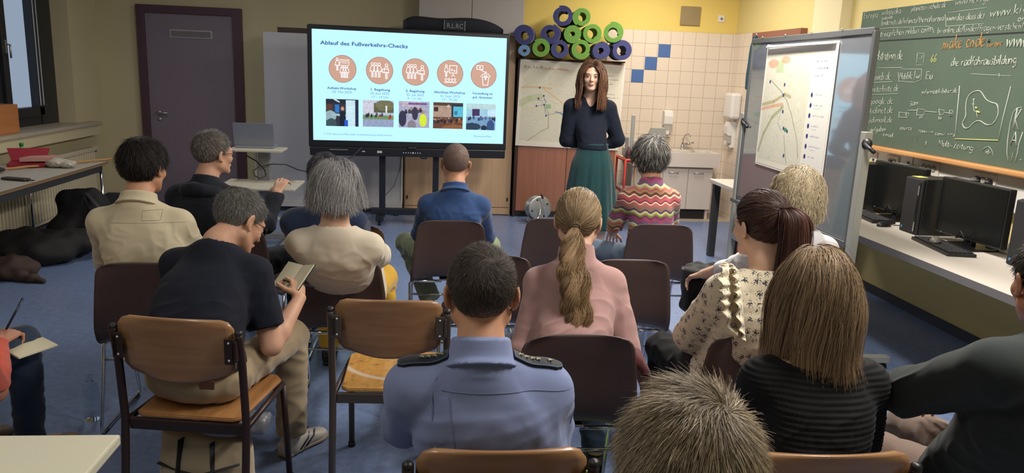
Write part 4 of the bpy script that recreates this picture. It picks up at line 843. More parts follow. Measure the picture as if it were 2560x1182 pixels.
# smooth the outline
bl2 = []
for i in range(len(bl) - 1):
    p0, p1, p2, p3 = bl[i - 1 if i else -2], bl[i], bl[i + 1], bl[(i + 2) if i + 2 < len(bl) else 1]
    for f_ in (0, .25, .5, .75):
        bl2.append(tuple(.5 * (2 * p1[q] + (p2[q] - p0[q]) * f_ + (2 * p0[q] - 5 * p1[q] + 4 * p2[q] - p3[q]) * f_ ** 2 + (3 * p1[q] - p0[q] - 3 * p2[q] + p3[q]) * f_ ** 3) for q in (0, 1)))
c.px(bl2 + [bl[-1]], .007).px([(2436, 246), (2434, 262), (2436, 277), (2442, 279), (2444, 296)], .005).px([(2430, 260), (2438, 261)], .005).px([(2432, 248), (2438, 248)], .005)
c.write('K', (2533, 322), (2548, 324), 31, .009).write('A', (2526, 362), (2545, 366), 22, .009).write('1', (2524, 402), (2534, 404), 14, .008).write('.', (2550, 400), (2560, 400), 14, .008)
c.px([(2556, 268), (2544, 270), (2534, 280), (2526, 310), (2520, 350), (2518, 380), (2521, 402)], .006).px([(2558, 330), (2548, 360), (2544, 385), (2538, 405)], .006)
c.mb.build('chalk_writing', mat('chalk_white', sr(190, 196, 184), .9), t)
c = Chalk(.0045); c.write('66', (2327, 156), (2341, 156), 14, .005).px([(2388, 347), (2440, 349), (2497, 351)], .007)
for q in ((2440, 268), (2443, 278), (2447, 279)): c.px([q, (q[0] + 3, q[1] + 3)], .012)
c.mb.build('chalk_writing', mat('chalk_yellow', sr(206, 208, 130), .9), t)
c = Chalk(); c.write('.make code', (2352, 124), (2463, 117), 19, .0065).write('.europe', (2465, 118), (2506, 113), 8); c.mb.build('chalk_writing', mat('chalk_orange', sr(206, 150, 92), .9), t)
def smear(x, y, w, h):
    p = at(x, y, 0, XB_)
for (x, y) in ((2473, 103), (2438, 108)):
    p = at(x, y, 0, XB_)
MB().lathe([(0, 0), (.012, 0), (.008, .014), (0, .015)], 14, T=frame_T((-.001, at(2473, 103, 0, XB_)[1] - by1, at(2473, 103, 0, XB_)[2]), (0, 1, 0), (0, 0, 1)) @ Matrix.Rotation(0, 4, 'X')).build('magnet', M_black, t)

# ---------------- cable trunking with sockets ----------------
t = thing('cable_trunking', 'white wall trunking with sockets running below the blackboard', 'trunking', (XR, 4.4, 0))
MB().box(-.07, -.001, -2.4, 1.75, .93, 1.155, .006).build('channel', M_whitep, t)
def sock(y, z, n):
    f_ = MB(); w = .05 + .055 * n; f_.box(-.082, -.07, -w / 2, w / 2, -.05, .05, .005); o = f_.build('socket_plate', mat('socket_white', sr(214, 208, 198), .4), t, (0, y - 4.4, z))
    for k in range(n):
        yy = (k - (n - 1) / 2) * .055; MB().lathe([(.024, .001), (.021, .001), (.020, -.010), (0, -.010)], 18, T=frame_T((-.083, yy, 0), (0, 1, 0), (0, 0, 1)) @ Matrix.Rotation(PI, 4, 'Y')).build('socket', mat('socket_shade', sr(166, 158, 150), .5), o)
    return o
for (x, y, n) in ((2230, 405, 2), (2322, 420, 3), (2458, 452, 3)):
    p = at(x, y, 0, XR - .08); sock(p[1], p[2], n)
for (x, y) in ((2159, 388), (2184, 395), (2272, 402)):
    p = at(x, y, 0, XR - .08); o = MB().box(-.08, -.07, -.042, .042, -.045, .045, .004).build('data_socket', MATS['socket_white'], t, (0, p[1] - 4.4, p[2])); MB().box(-.083, -.078, -.012, .012, -.022, -.005).build('port', M_black, o)
for (x, y, lab) in ((2444, 449, 'black power plug in the left hole of the nearest triple socket'), (2474, 457, 'black power plug in the right hole of the nearest triple socket'), (2225, 406, 'black power plug in the far double socket')):
    p = at(x, y, 0, XR - .09); tag(MB().lathe([(0, 0), (.019, 0), (.019, .02), (.010, .035), (0, .036)], 16, T=frame_T((0, 0, 0), (0, -1, 0), (0, 0, 1)) @ Matrix.Rotation(0, 4, 'X')).tube([(-.03, 0, 0), (-.05, .01, -.01), (-.06, .08, -.05), (-.04, .16, -.14)], .004).build('power_plug', M_black, None, (XR - .083, p[1], p[2])), lab, 'plug', 'plugs in the trunking')

# ---------------- desk with computers ----------------
t = thing('computer_desk', 'long white desk under the blackboard carrying computers', 'desk', (3.09, 4.2, 0))
MB().box(-.46, .46, -3.3, 1.85, .700, .74, .004).build('desktop', M_lam, t)
MB().box(-.463, -.458, -3.3, 1.85, .700, .74).build('front_edge', mat('edge_grey', sr(116, 112, 112), .5), t)
for y in (1.75, -3.1): MB().box(.38, .44, y - .03, y + .03, 0, .699, .003).build('leg', MATS['dark_grey_leg'], t)
M_pc = mat('computer_black', (.014, .015, .015), .38, var=.1); M_scr = mat('screen_off', (.008, .009, .009), .22); M_gl = mat('glossy_black', (.01, .01, .012), .15)
def tower(name, lab, x, y):
    t = thing(name, lab, 'computer', (x, y, .741), 0, 'desktop computers on the long desk')
    MB().box(0, .36, -.09, .09, 0, .355, .006).build('case', M_pc, t)
    MB().box(-.02, -.001, -.088, .088, .0, .352, .008).build('front_panel', M_blackm, t)
    MB().box(-.024, -.020, -.075, -.055, .02, .33, .001).build('glossy_strip', M_gl, t); MB().box(-.026, -.0235, -.07, -.06, .25, .31).box(-.026, -.0235, -.07, -.06, .02, .08).build('chrome_strip', M_alu, t)
    MB().lathe([(0, 0), (.009, 0), (.009, .002), (0, .002)], 14, T=frame_T((-.021, .06, .03), (0, -1, 0), (0, 0, 1))).build('badge', mat('badge_blue', sr(70, 120, 160), .4), t)
    MB().box(.30, .362, -.07, .05, .30, .357).build('rear_vent', M_grey, t)
    MB().box(.0, .06, -.02, .06, .355, .358).build('paper_label', mat('label_yellow', sr(200, 196, 100), .6), t)
    return t
def monitor(lab, x, y, rz):
    t = thing('computer_monitor', lab, 'monitor', (x, y, .741), rz, 'flat monitors on the long desk')
    MB().box(-.012, .03, -.27, .27, .045, .385, .006).build('bezel', M_pc, t); MB().box(-.0145, -.011, -.258, .258, .062, .375).build('screen', M_scr, t)
    MB().box(.03, .06, -.15, .15, .1, .3, .01).build('back_cover', M_blackm, t); MB().box(.0, .04, -.03, .03, .0, .12, .005).build('neck', M_gl, t)
    MB().box(-.07, .12, -.12, .12, 0, .012, .005).build('base', M_gl, t); MB().box(-.016, -.012, .2, .21, .05, .056).build('power_light', MATS['badge_blue'], t)
    MB().tube([(-.02, .02, .06), (-.06, .02, .055), (-.06, -.01, .10), (-.05, -.05, .05), (-.02, -.03, .04)], .004).build('cable', M_black, t)
    return t
def keyboard(lab, x, y, rz):
    t = thing('keyboard', lab, 'keyboard', (x, y, .741), rz, 'black keyboards on the long desk')
    MB().box(-.08, .08, -.225, .225, 0, .018, .005).build('base', M_black, t); kb = MB()
    for i in range(6):
        for j in range(19):
            if j in (13,) and i > 0 or (i in (2,) and j in (14, 15)): continue
            kb.box(-.068 + i * .0228, -.05 + i * .0228, -.215 + j * .0226, -.1965 + j * .0226, .018, .025, .001)
    kb.build('keys', M_blackm, t); lt = MB(); rg = random.Random(3)
    for i in range(5):
        for j in range(19): lt.box(-.063 + i * .0228, -.057 + i * .0228, -.208 + j * .0226, -.204 + j * .0226, .025, .0254)
    tag(lt.build('key_legend', M_lgrey, t), kind='stuff'); return t
def mouse(lab, x, y, z, rz):
    t = thing('computer_mouse', lab, 'mouse', (x, y, z), rz, 'computer mice on the long desk')
    s = SDF((-.08, -.05, -.02), (.08, .05, .06), .004); s.ell((0, 0, 0), (.056, .031, .036), k=.004); s.cut((0, 0, .0), (0, 0, 1)); V, Fq = s.mesh(2); mesh_np('shell', V, Fq, t, M_black if lab[0] == 'b' else mat('mouse_grey', sr(120, 116, 110), .35))
    MB().tube([(.052, 0, .012), (.1, .01, .002), (.16, .0, .002)], .0025).build('cable', M_black, t); return t
tower('computer_tower', 'black computer tower farthest along the desk, beside the whiteboard post', 3.10, 5.30)
tower('computer_tower', 'black computer tower between the two monitors', 3.04, 4.50)
tower('computer_tower', 'black computer tower nearest the right edge of the picture', 3.10, 3.62)
monitor('switched off black monitor farther along the desk', 3.22, 4.97, .06)
monitor('switched off black monitor between the second and third computer towers', 3.13, 4.09, .05)
keyboard('black keyboard before the farther monitor', 3.06, 5.0, -.12); keyboard('black keyboard before the nearer monitor', 2.96, 4.06, -.16)
mouse('black mouse at the near end of the farther keyboard', 2.98, 4.69, .741, .2); mouse('grey mouse lying on the nearer keyboard', 2.94, 4.10, .768, .9)
tag(MB().box(-.1, .1, -.14, .14, 0, .02, .002).box(-.09, .1, -.12, .13, .02, .035, .002).build('paper_stack', MATS['paper_white'], None, (3.36, 3.95, .742), (0, 0, .2)), 'small stack of white papers between the nearer monitor and tower', 'papers')
blob_thing('cable_tangle', 'tangle of dark cables at the far end of the desk', 'cables', M_black, lambda s: [s.cone((0, -.1, .02), (.05, .1, .03), .012, .012), s.cone((.05, .1, .03), (-.03, .0, .07), .012, .012), s.cone((-.03, 0, .07), (.08, -.08, .05), .012, .012)], (-.1, -.2, -.01), (.15, .2, .12), .006, (3.25, 5.62, .742), .0)
tag(MB().prism([(0, 0), (.22, 0), (.05, .36)], -.005, .005, T=frame_T((3.28, 5.55, .742), (0, -1, .0), (.1, 0, 1))).build('yellow_folder', mat('folder_yellow', sr(208, 200, 96), .6)), 'yellow folder leaning behind the far computer tower', 'folder')

# ---------------- window side: sill box, radiator, left table, bags ----------------
tag(MB().box(-.10, .10, -.3, .3, 0, .25, .004).build('wooden_box', wood('box_orange', sr(176, 112, 62), sr(190, 126, 74), .6, axis=1), None, (XL - .04, 6.93, wz0 + .006)), 'orange wooden box on the window sill at the left edge', 'box')
t = thing('radiator', 'ribbed cream radiator under the window sill', 'radiator', (XL + .18, 7.2, 0))
rb = MB()
for k in range(44):
    y = -1.15 + k * .052; rb.box(-.045, .045, y, y + .036, .14, .70, .012)
rb.build('fins', mat('radiator_cream', sr(196, 186, 160), .5), t); MB().box(-.05, .05, -1.18, 1.16, .66, .70, .006).box(-.03, .03, -1.18, 1.16, .11, .15, .004).build('header_pipe', MATS['radiator_cream'], t)
MB().tube([(0, 1.14, .66), (0, 1.22, .66)], .026).build('valve', M_black, t); MB().box(-.17, -.04, -1.0, -.94, .3, .36).box(-.17, -.04, .9, .96, .3, .36).build('bracket', M_steel, t)
t = thing('window_table', 'grey-topped table with chrome legs before the window', 'table', (-3.17, 5.95, 0))
M_tg = mat('table_grey', sr(172, 168, 156), .45, var=.03)
MB().box(-.37, .33, -1.05, .98, .712, .74, .003).build('tabletop', M_tg, t); MB().box(-.375, .335, -1.055, .985, .714, .738).build('edge_band', mat('edge_wood', sr(120, 96, 70), .5), t)
MB().box(-.33, .30, -1.0, -.97, .655, .71).box(-.33, .30, .91, .94, .655, .71).box(.27, .30, -1.0, .94, .655, .71).box(-.33, -.30, -1.0, .94, .655, .71).build('apron', MATS['dark_grey_leg'], t)
for x, y in ((.29, .93), (-.31, .93), (.29, -.99), (-.31, -.99)): MB().tube([(x, y, 0), (x, y, .71)], .014, 10).build('leg', M_chrome, t)
# things on that table
pb = at(85, 395, 2, .78)
t = thing('red_case', 'dark red zipped case open on the window table', 'case', (-3.26, 6.45, .741), .35)
MB().box(-.13, .13, -.09, .09, 0, .04, .012).build('case_body', mat('case_red', sr(150, 30, 48), .6), t)
MB().prism([(-.12, 0), (.12, 0), (.15, .11), (-.15, .11)], -.006, .006, T=frame_T((0, .08, .04), (1, 0, 0), (0, .55, .83))).build('lid', MATS['case_red'], t)
MB().prism([(-.04, -.1), (.19, -.1), (.20, .08), (.02, .04)], 0, .03, T=Matrix.Translation((0, -.0, .052))).build('lining', mat('pink_cloth', sr(190, 140, 132), .8), t)
def _crumple(s): s.ell((0, 0, .035), (.09, .07, .035)); s.ell((.09, -.02, .03), (.06, .05, .03))
blob_thing('plastic_bag', 'crumpled clear plastic bag beside the red case', 'bag', mat('clear_plastic', sr(190, 180, 168), .25), _crumple, (-.15, -.12, -.01), (.2, .12, .1), .008, (-3.03, 6.45, .744), .010, (40, 40, 40))
def _bottle(s): pass
t = thing('green_bottle', 'green plastic bottle cap end behind the red case', 'bottle', (-3.38, 6.62, .741)); MB().lathe([(0, 0), (.03, 0), (.032, .07), (.028, .10), (.013, .13), (.013, .145), (0, .145)], 18).build('bottle_body', mat('green_clear', sr(90, 170, 110), .2), t); MB().lathe([(0, .146), (.016, .146), (.016, .17), (0, .17)], 16).build('cap', mat('cap_green', sr(30, 130, 60), .4), t)
blob_thing('dark_pouch', 'small dark purple pouch left of the red case on the table', 'pouch', mat('pouch_purple', sr(58, 44, 56), .8), lambda s: s.ell((0, 0, .02), (.16, .06, .022)), (-.2, -.1, -.01), (.2, .1, .06), .008, (-3.40, 6.08, .744), .006)
a, b2 = at(-10, 424, 2, .757), at(279, 397, 2, .757)
bs = MB(); d_ = Vector(b2 - a); n = 16
pts = [Vector(a) + d_ * (k / n) + Vector((0, 0, .002 * math.sin(k * 2))) for k in range(n + 1)]; bs.tube(pts, [.0085 + (.002 if k % 3 == 0 else 0) for k in range(n + 1)], 8)
tag(bs.build('bamboo_stick', mat('bamboo', sr(176, 128, 76), .5)), 'long thin bamboo stick lying across the window table', 'stick')
tag(MB().box(-.10, .10, -.03, .03, 0, .018, .005).box(.08, .16, -.012, .0, .006, .012).build('pen_case', mat('case_dark', sr(64, 54, 48), .6), None, at(40, 450, 2, .742), (0, 0, -.3)), 'flat dark brown pen case at the front of the window table', 'pencil case')
# bags on the floor
def _backpack(s):
    s.loft([((0, 0, .0), (1, 0, 0), .22, .14), ((0, .0, .2), (1, 0, 0), .23, .15), ((.02, .02, .40), (1, 0, 0), .17, .12), ((.0, .05, .50), (1, 0, 0), .07, .06)], k=.03)
    s.ell((-.16, -.10, .15), (.13, .10, .14), k=.05); s.ell((-.1, 0, .42), (.13, .1, .09), k=.06)
t = thing('backpack', 'black backpack slumped on the floor before the radiator', 'backpack', (-2.98, 6.75, 0), .1)
blob_thing('bag_body', None, None, mat('bag_black', sr(24, 24, 27), .8, bump=.3, bscale=30), _backpack, (-.42, -.32, -.02), (.36, .28, .62), .012, (0, 0, 0), .018, (9, 9, 9), t)
MB().tube([(.06, -.12, .50), (.20, -.2, .36), (.26, -.26, .16), (.34, -.26, .02)], .022, flat=.4).tube([(.05, -.1, .5), (.12, -.18, .34), (.10, -.26, .16), (.0, -.30, .03)], .014, flat=.4).build('strap', mat('strap_grey', sr(50, 50, 52), .7), t)
blob_thing('dark_jacket', 'dark jacket lying in a heap left of the backpack', 'jacket', MATS['bag_black'], lambda s: [s.ell((0, 0, .10), (.42, .28, .15)), s.ell((.25, .1, .12), (.25, .2, .12))], (-.55, -.4, -.02), (.6, .4, .35), .014, (-3.25, 6.3, 0), .03, (8, 8, 8))
blob_thing('brown_cloth_bag', 'dull brown cloth bag on the floor at the left edge', 'bag', mat('cloth_brown', sr(70, 54, 50), .85), lambda s: [s.ell((0, 0, .07), (.2, .15, .09)), s.cone((.1, -.1, .04), (.3, -.16, .02), .04, .015)], (-.3, -.3, -.02), (.4, .25, .25), .012, (-3.12, 5.80, 0), .02, (12, 12, 12))
blob_thing('dark_bag', 'dark bag on the floor in the corner behind the backpack', 'bag', MATS['bag_black'], lambda s: [s.ell((0, 0, .12), (.3, .2, .16)), s.ell((.3, .05, .08), (.3, .16, .1))], (-.4, -.35, -.02), (.7, .35, .4), .014, (-3.05, 7.75, 0), .02, (10, 10, 10))

# ---------------- laptop trolley ----------------
lx = at(645, 372, 1, 6.95)
t = thing('laptop_trolley', 'pale rolling laptop stand with two shelves beside the door', 'trolley', (-1.58, 6.95, 0))
M_shelf = mat('shelf_cream', sr(188, 182, 166), .5)
MB().box(-.22, .24, -.12, .18, .865, .885, .004).build('top_shelf', M_shelf, t)
a = at(757, 462, 2, .59); 
MB().box(-.26, .40, -.42, .12, .575, .593, .004).build('lower_shelf', M_shelf, t)
MB().box(-.0, .10, .06, .12, .10, .865, .004).build('column', M_grey, t); MB().box(-.035, -.015, .08, .1, .1, .865, .003).build('rail', M_alu, t)
MB().box(-.25, -.19, -.4, .3, .05, .09, .004).box(.25, .31, -.4, .3, .05, .09, .004).box(-.25, .31, .06, .12, .05, .1, .004).build('foot_frame', M_grey, t)
q = MB()
for x in (-.22, .28):
    for y in (-.37, .27): q.lathe([(0, -.012), (.024, -.012), (.024, .012), (0, .012)], 14, T=frame_T((x, y, .025), (0, 1, 0), (0, 0, 1)))
q.build('caster', M_alu, t)
t = thing('laptop', 'open grey laptop seen from the back on the pale trolley', 'laptop', (-1.60, 6.98, .886), .03)
M_lt = mat('laptop_grey', sr(136, 142, 154), .4, .3)
MB().box(-.165, .165, -.02, .21, 0, .018, .004).build('base', M_lt, t)
Tl = frame_T((0, -.0, .02), (1, 0, 0), (.0, -.22, .97)) @ Matrix.Translation((0, 0, 0)); MB().prism(rrect(.345, .205, .008, 3, 0, .105), -.006, .0, Tl).build('lid', M_lt, t)
lg = MB(); 
ribbon(lg, circ(0, 0, .017, 20), .0022); lg2 = MB(); lg2.add(lg.v, lg.f, False, Tl @ Matrix.Translation((.0, .105, .0008))); ld = lg2.build('logo_ring', mat('logo_silver', sr(170, 176, 186), .3, .6), t)
text('logo_letters', 'DELL', .011, t, MATS['logo_silver'], Tl @ Matrix.Translation((-.0125, .1015, .0008)), bold=.0004, depth=0.0001)
pts = [(615, 388, 7.0), (640, 402, 7.0), (662, 425, 6.95), (665, 440, 6.9), (650, 446, 6.85), (638, 440, 6.85), (632, 428, 6.88), (648, 416, 6.9), (680, 410, 7.0), (715, 411, 7.1), (745, 424, 7.2), (775, 431, 7.35), (810, 430, 7.5), (850, 425, 7.6)]
tag(MB().tube([tuple(at(x, y, 1, Y)) for x, y, Y in pts], .0055).build('black_cable', M_black), 'black cable looping from the laptop trolley to the big screen', 'cable')
tag(MB().box(-.05, .05, -.025, .025, 0, .03, .006).tube([(.05, 0, .01), (.15, .04, .006), (.35, .05, .006)], .006).build('power_adapter', M_lgrey, None, at(697, 550, 2, .0)), 'small light grey plug with white cable on the floor under the trolley', 'plug')

# ---------------- table in the near left corner ----------------
t = thing('near_table', 'cream tabletop corner at the bottom left of the picture', 'table', (-1.35, 1.2, 0))
MB().box(-.75, .595, -.75, .605, .712, .74, .006).build('tabletop', mat('table_cream', sr(202, 198, 176), .42), t)
for x, y in ((-.68, -.68), (.5, -.68), (-.68, .52), (.5, .52)): MB().tube([(x, y, 0), (x, y, .712)], .016, 10).build('leg', MATS['dark_grey_leg'], t)
# ---------------- chairs ----------------
M_shell = mat('shell_maroon', sr(80, 63, 60), .42, spec=.5, bump=.05, bscale=500)
M_ply = wood('plywood_seat', sr(156, 108, 62), sr(178, 130, 82), .35, axis=1, sc=10, coat=.4); M_plyb = wood('plywood_back', sr(144, 104, 70), sr(162, 122, 86), .35, axis=0, sc=10, coat=.3)
M_fr = mat('chair_frame_brown', sr(52, 36, 34), .4, .2); M_frg = mat('chair_frame_grey', sr(78, 70, 66), .4, .2)
def shell_chair(lab, x, y, rz):      # origin on the floor under the seat; the backrest rises at local y = -.22
    t = thing('shell_chair', lab, 'chair', (x, y, 0), rz, 'brown plastic shell chairs on chrome sled frames')
    prof = [(.235, .405), (.215, .432), (.16, .440), (.06, .432), (-.05, .428), (-.13, .436), (-.175, .462), (-.20, .51), (-.212, .58), (-.222, .66), (-.236, .74), (-.245, .80)]
    P = np.array(prof); nu, nv = 21, 45
    tt = np.linspace(0, len(P) - 1, nv); Q = np.zeros((nv, 2))
    for i, t_ in enumerate(tt):
        a = min(int(t_), len(P) - 2); f = t_ - a; p0, p1, p2, p3 = P[max(a - 1, 0)], P[a], P[a + 1], P[min(a + 2, len(P) - 1)]
        Q[i] = .5 * (2 * p1 + (p2 - p0) * f + (2 * p0 - 5 * p1 + 4 * p2 - p3) * f * f + (3 * p1 - p0 - 3 * p2 + p3) * f ** 3)
    dQ = np.gradient(Q, axis=0); dQ /= np.linalg.norm(dQ, axis=1)[:, None]; Nn = np.stack([-dQ[:, 1], dQ[:, 0]], 1) * -1   # outward (down / back)
    wv = np.interp(tt, [0, 1, 3, 5.5, 7, 9, 11], [.19, .205, .215, .222, .215, .198, .174])
    # rounded top and front corners
    s = np.linspace(0, 1, nv); cr = .045; arc = np.concatenate([[0], np.cumsum(np.linalg.norm(np.diff(Q, axis=0), axis=1))]); e1 = arc[-1] - arc; e0 = arc
    def rc(e): return np.where(e < cr, cr - np.sqrt(np.maximum(cr ** 2 - (cr - e) ** 2, 0)), 0)
    wv = wv - rc(e1) - rc(e0) * .7
    u = np.linspace(-1, 1, nu); u = np.sign(u) * np.abs(u) ** .8
    curl = .035 * np.interp(tt, [0, 3, 6, 8, 11], [.3, .5, 1.2, 1.1, .6])
    V = np.zeros((2, nv, nu, 3))
    for L_ in (0, 1):
        off = .006 * L_
        for i in range(nv):
            lift = curl[i] * np.abs(u) ** 3.2
            V[L_, i, :, 0] = u * (wv[i] + .003 * L_); V[L_, i, :, 1] = Q[i, 0] - Nn[i, 0] * (lift - off); V[L_, i, :, 2] = Q[i, 1] - Nn[i, 1] * (lift - off)
    V[..., 0] *= 1.03
    idx = np.arange(2 * nv * nu).reshape(2, nv, nu); F = []
    a = idx[0]; F.append(np.stack([a[:-1, :-1], a[1:, :-1], a[1:, 1:], a[:-1, 1:]], -1).reshape(-1, 4)); b = idx[1]; F.append(np.stack([b[:-1, :-1], b[:-1, 1:], b[1:, 1:], b[1:, :-1]], -1).reshape(-1, 4))
    ring = lambda q: np.concatenate([q[0, :], q[1:, -1], q[-1, -2::-1], q[-2:0:-1, 0]]); r0, r1 = ring(a), ring(b); F.append(np.stack([r0, np.roll(r0, -1), np.roll(r1, -1), r1], 1))
    mesh_np('shell', V.reshape(-1, 3), np.concatenate(F), t, M_shell)
    # stacking rim line and sled frame
    fr = MB()
    for sx in (-1, 1):
        X = .232 * sx
        fr.tube([(X * .2, -.13, .408), (X * .9, -.13, .408), (X, -.135, .395), (X, -.15, .30), (X, -.215, .03), (X, -.21, .012), (X, -.19, .010), (X, .19, .010), (X, .215, .012), (X, .22, .03), (X, .165, .30), (X, .15, .395), (X * .9, .145, .408), (X * .2, .145, .408)], .0085, 10)
    fr.build('sled_frame', M_chrome, t)
    MB().tube([(-.232, -.145, .33), (.232, -.145, .33)], .007, 8).box(-.06, .06, -.14, .15, .412, .424, .003).build('cross_bar', M_chrome, t)
    ft = MB()
    for sx in (-1, 1):
        for yy in (-.18, .18): ft.box(.232 * sx - .01, .232 * sx + .01, yy - .015, yy + .015, .0005, .014, .003)
    ft.build('glide', M_black, t)
    return t
def wooden_chair(lab, x, y, rz, fm, worn=0., bend=0.):
    t = thing('wooden_chair', lab, 'chair', (x, y, 0), rz, 'plywood chairs on brown tube frames')
    # curved plywood back
    n = 16; wd, z0, z1 = .198, .615, .820; V = []; nv = 9
    outl = []
    for L_ in (0, 1):
        for j in range(nv):
            v = j / (nv - 1); v = .5 - .5 * math.cos(PI * v); z = z0 + (z1 - z0) * v; w = wd * (1.0 - .05 * (1 - v))
            e = min(v, 1 - v) * (z1 - z0); cr = .045; w -= (cr - math.sqrt(max(cr * cr - (cr - e) ** 2, 0))) if e < cr else 0
            for i in range(n + 1):
                u = -1 + 2 * i / n; zz = z + (-.022 * (1 - u * u) * (1 - v)) + .006 * (1 - u * u) * v
                V.append((u * w, -.215 - .028 * (1 - u * u) - (.011 * L_) - .03 * (v - .3), zz))
    idx = np.arange(2 * nv * (n + 1)).reshape(2, nv, n + 1); a, b = idx; F = [np.stack([a[:-1, :-1], a[1:, :-1], a[1:, 1:], a[:-1, 1:]], -1).reshape(-1, 4), np.stack([b[:-1, :-1], b[:-1, 1:], b[1:, 1:], b[1:, :-1]], -1).reshape(-1, 4)]
    ring = lambda q: np.concatenate([q[0, :], q[1:, -1], q[-1, -2::-1], q[-2:0:-1, 0]]); r0, r1 = ring(a), ring(b); F.append(np.stack([r0, np.roll(r0, -1), np.roll(r1, -1), r1], 1))
    bk = mesh_np('backrest', V, np.concatenate(F), t, M_plyb); ob = bk.data; 
    # seat
    P = [(-.185, -.175), (-.16, -.195), (.16, -.195), (.185, -.175), (.20, .16), (.17, .20), (0, .21), (-.17, .20), (-.20, .16)]
    st = MB().prism(P, .437, .452).build('seat', M_ply if not worn else wood_worn(), t)
    bm = bmesh.new(); bm.from_mesh(st.data); bmesh.ops.bevel(bm, geom=[e for e in bm.edges], offset=.004, segments=2, affect='EDGES', clamp_overlap=True); bm.to_mesh(st.data); bm.free()
    up = MB()
    for sx in (-1, 1):
        up.tube([(.212 * sx, -.26, .0), (.212 * sx, -.22, .30), (.212 * sx, -.205, .44), (.212 * sx, -.22, .66), (.212 * sx, -.238, .76), (.212 * sx, -.240, .775)], .0135, 10)
        up.tube([(.205 * sx, .215, 0), (.20 * sx, .175, .42)], .0125, 10)
        up.tube([(.212 * sx, -.21, .425), (.200 * sx, .175, .425)], .011, 8)
    up.build('frame', fm, t)
    MB().box(-.20, .20, -.205, -.185, .395, .435, .004).build('seat_rail', fm, t); MB().box(-.19, .19, .16, .18, .40, .436, .004).build('seat_rail', fm, t)
    for sx in (-1, 1):
        MB().box(.188 * sx - .018, .188 * sx + .018, -.262, -.256, .675, .765, .003).box(.2 * sx - .005, .2 * sx + .012, -.262, -.235, .685, .755, .002).build('bracket', fm, t)
        sc = MB()
        for z in (.69, .75): sc.lathe([(0, 0), (.005, 0), (.004, .002), (0, .003)], 8, T=frame_T((.186 * sx, -.262, z), (1, 0, 0), (0, 0, 1)))
        sc.build('screw', M_alu, t)
        MB().lathe([(.0132, .772), (.0138, .774), (.0132, .783), (.008, .788), (0, .789)], 14, c=(.212 * sx, -.240)).build('end_cap', M_black, t)
        MB().lathe([(.0, 0), (.016, 0), (.016, .02), (0, .02)], 10, c=(.212 * sx, -.26)).lathe([(.0, 0), (.016, 0), (.016, .02), (0, .02)], 10, c=(.205 * sx, .215)).build('rubber_foot', M_black, t)
    return t
def wood_worn():
    if 'plywood_worn' in MATS: return MATS['plywood_worn']
    m = wood('plywood_worn', sr(188, 138, 70), sr(206, 158, 88), .3, axis=1, sc=10, coat=.5); nt = m.node_tree; N = nt.nodes; L = nt.links; b = N['Principled BSDF']
    src = b.inputs['Base Color'].links[0].from_socket; tc = N.new('ShaderNodeTexCoord'); n = N.new('ShaderNodeTexNoise'); n.inputs['Scale'].default_value = 34; n.inputs['Detail'].default_value = 5; n.inputs['Roughness'].default_value = .7; L.new(tc.outputs['Object'], n.inputs[0])
    r = N.new('ShaderNodeValToRGB'); r.color_ramp.elements[0].position = .54; r.color_ramp.elements[1].position = .74; L.new(n.outputs[0], r.inputs[0])
    mx = N.new('ShaderNodeMix'); mx.data_type = 'RGBA'; mx.inputs[7].default_value = (*sr(92, 60, 40), 1); L.new(r.outputs[0], mx.inputs[0]); L.new(src, mx.inputs[6])
    # pale scuffed crescent near the rear edge
    sp = N.new('ShaderNodeSeparateXYZ'); L.new(tc.outputs['Object'], sp.inputs[0])
    vm = N.new('ShaderNodeVectorMath'); vm.operation = 'DISTANCE'; vm.inputs[1].default_value = (.03, .16, .452); L.new(tc.outputs['Object'], vm.inputs[0])
    a = N.new('ShaderNodeMath'); a.operation = 'SUBTRACT'; L.new(vm.outputs['Value'], a.inputs[0]); a.inputs[1].default_value = .265
    a2 = N.new('ShaderNodeMath'); a2.operation = 'ABSOLUTE'; L.new(a.outputs[0], a2.inputs[0])
    a3 = N.new('ShaderNodeMapRange'); a3.inputs[1].default_value = .008; a3.inputs[2].default_value = .016; a3.inputs[3].default_value = .75; a3.inputs[4].default_value = 0; L.new(a2.outputs[0], a3.inputs[0])
    mx2 = N.new('ShaderNodeMix'); mx2.data_type = 'RGBA'; mx2.inputs[7].default_value = (*sr(214, 200, 184), 1); L.new(a3.outputs[0], mx2.inputs[0]); L.new(mx.outputs[2], mx2.inputs[6]); L.new(mx2.outputs[2], b.inputs['Base Color']); return m
SHELL = [  # label, x, y of the backrest top, turn
 ('brown shell chair under the man in the cream shirt', -1.21, 3.23, 0.),
 ('brown shell chair under the woman with grey bobbed hair', -.42, 3.36, -.03),
 ('brown shell chair under the man in the dark blue shirt', .10, 4.28, .0),
 ('empty brown shell chair to the left of the pink ponytail woman, farther row', .74, 4.42, .0),
 ('empty brown shell chair partly hidden behind the head in the light blue uniform shirt', .27, 3.46, .0),
 ('brown shell chair behind the striped pullover', 1.34, 4.30, .0),
 ('empty brown shell chair to the right of the pink jacket', .93, 3.42, .0),
 ('brown shell chair under the woman in the pink jacket', .49, 2.37, .0),
 ('brown shell chair under the woman in the floral blouse', 1.13, 2.37, -.05),
 ('brown shell chair under the woman with curly blonde hair', 1.66, 3.15, .1),
 ('brown shell chair under the grey haired man in the dark jacket', -1.06, 4.05, -.25),
 ('brown shell chair under the person hidden behind the grey bob', -.46, 4.10, 0.)]
for lab, x, y, r in SHELL:
    shell_chair(lab, x + .245 * -math.sin(r), y + .245 * math.cos(r), r)
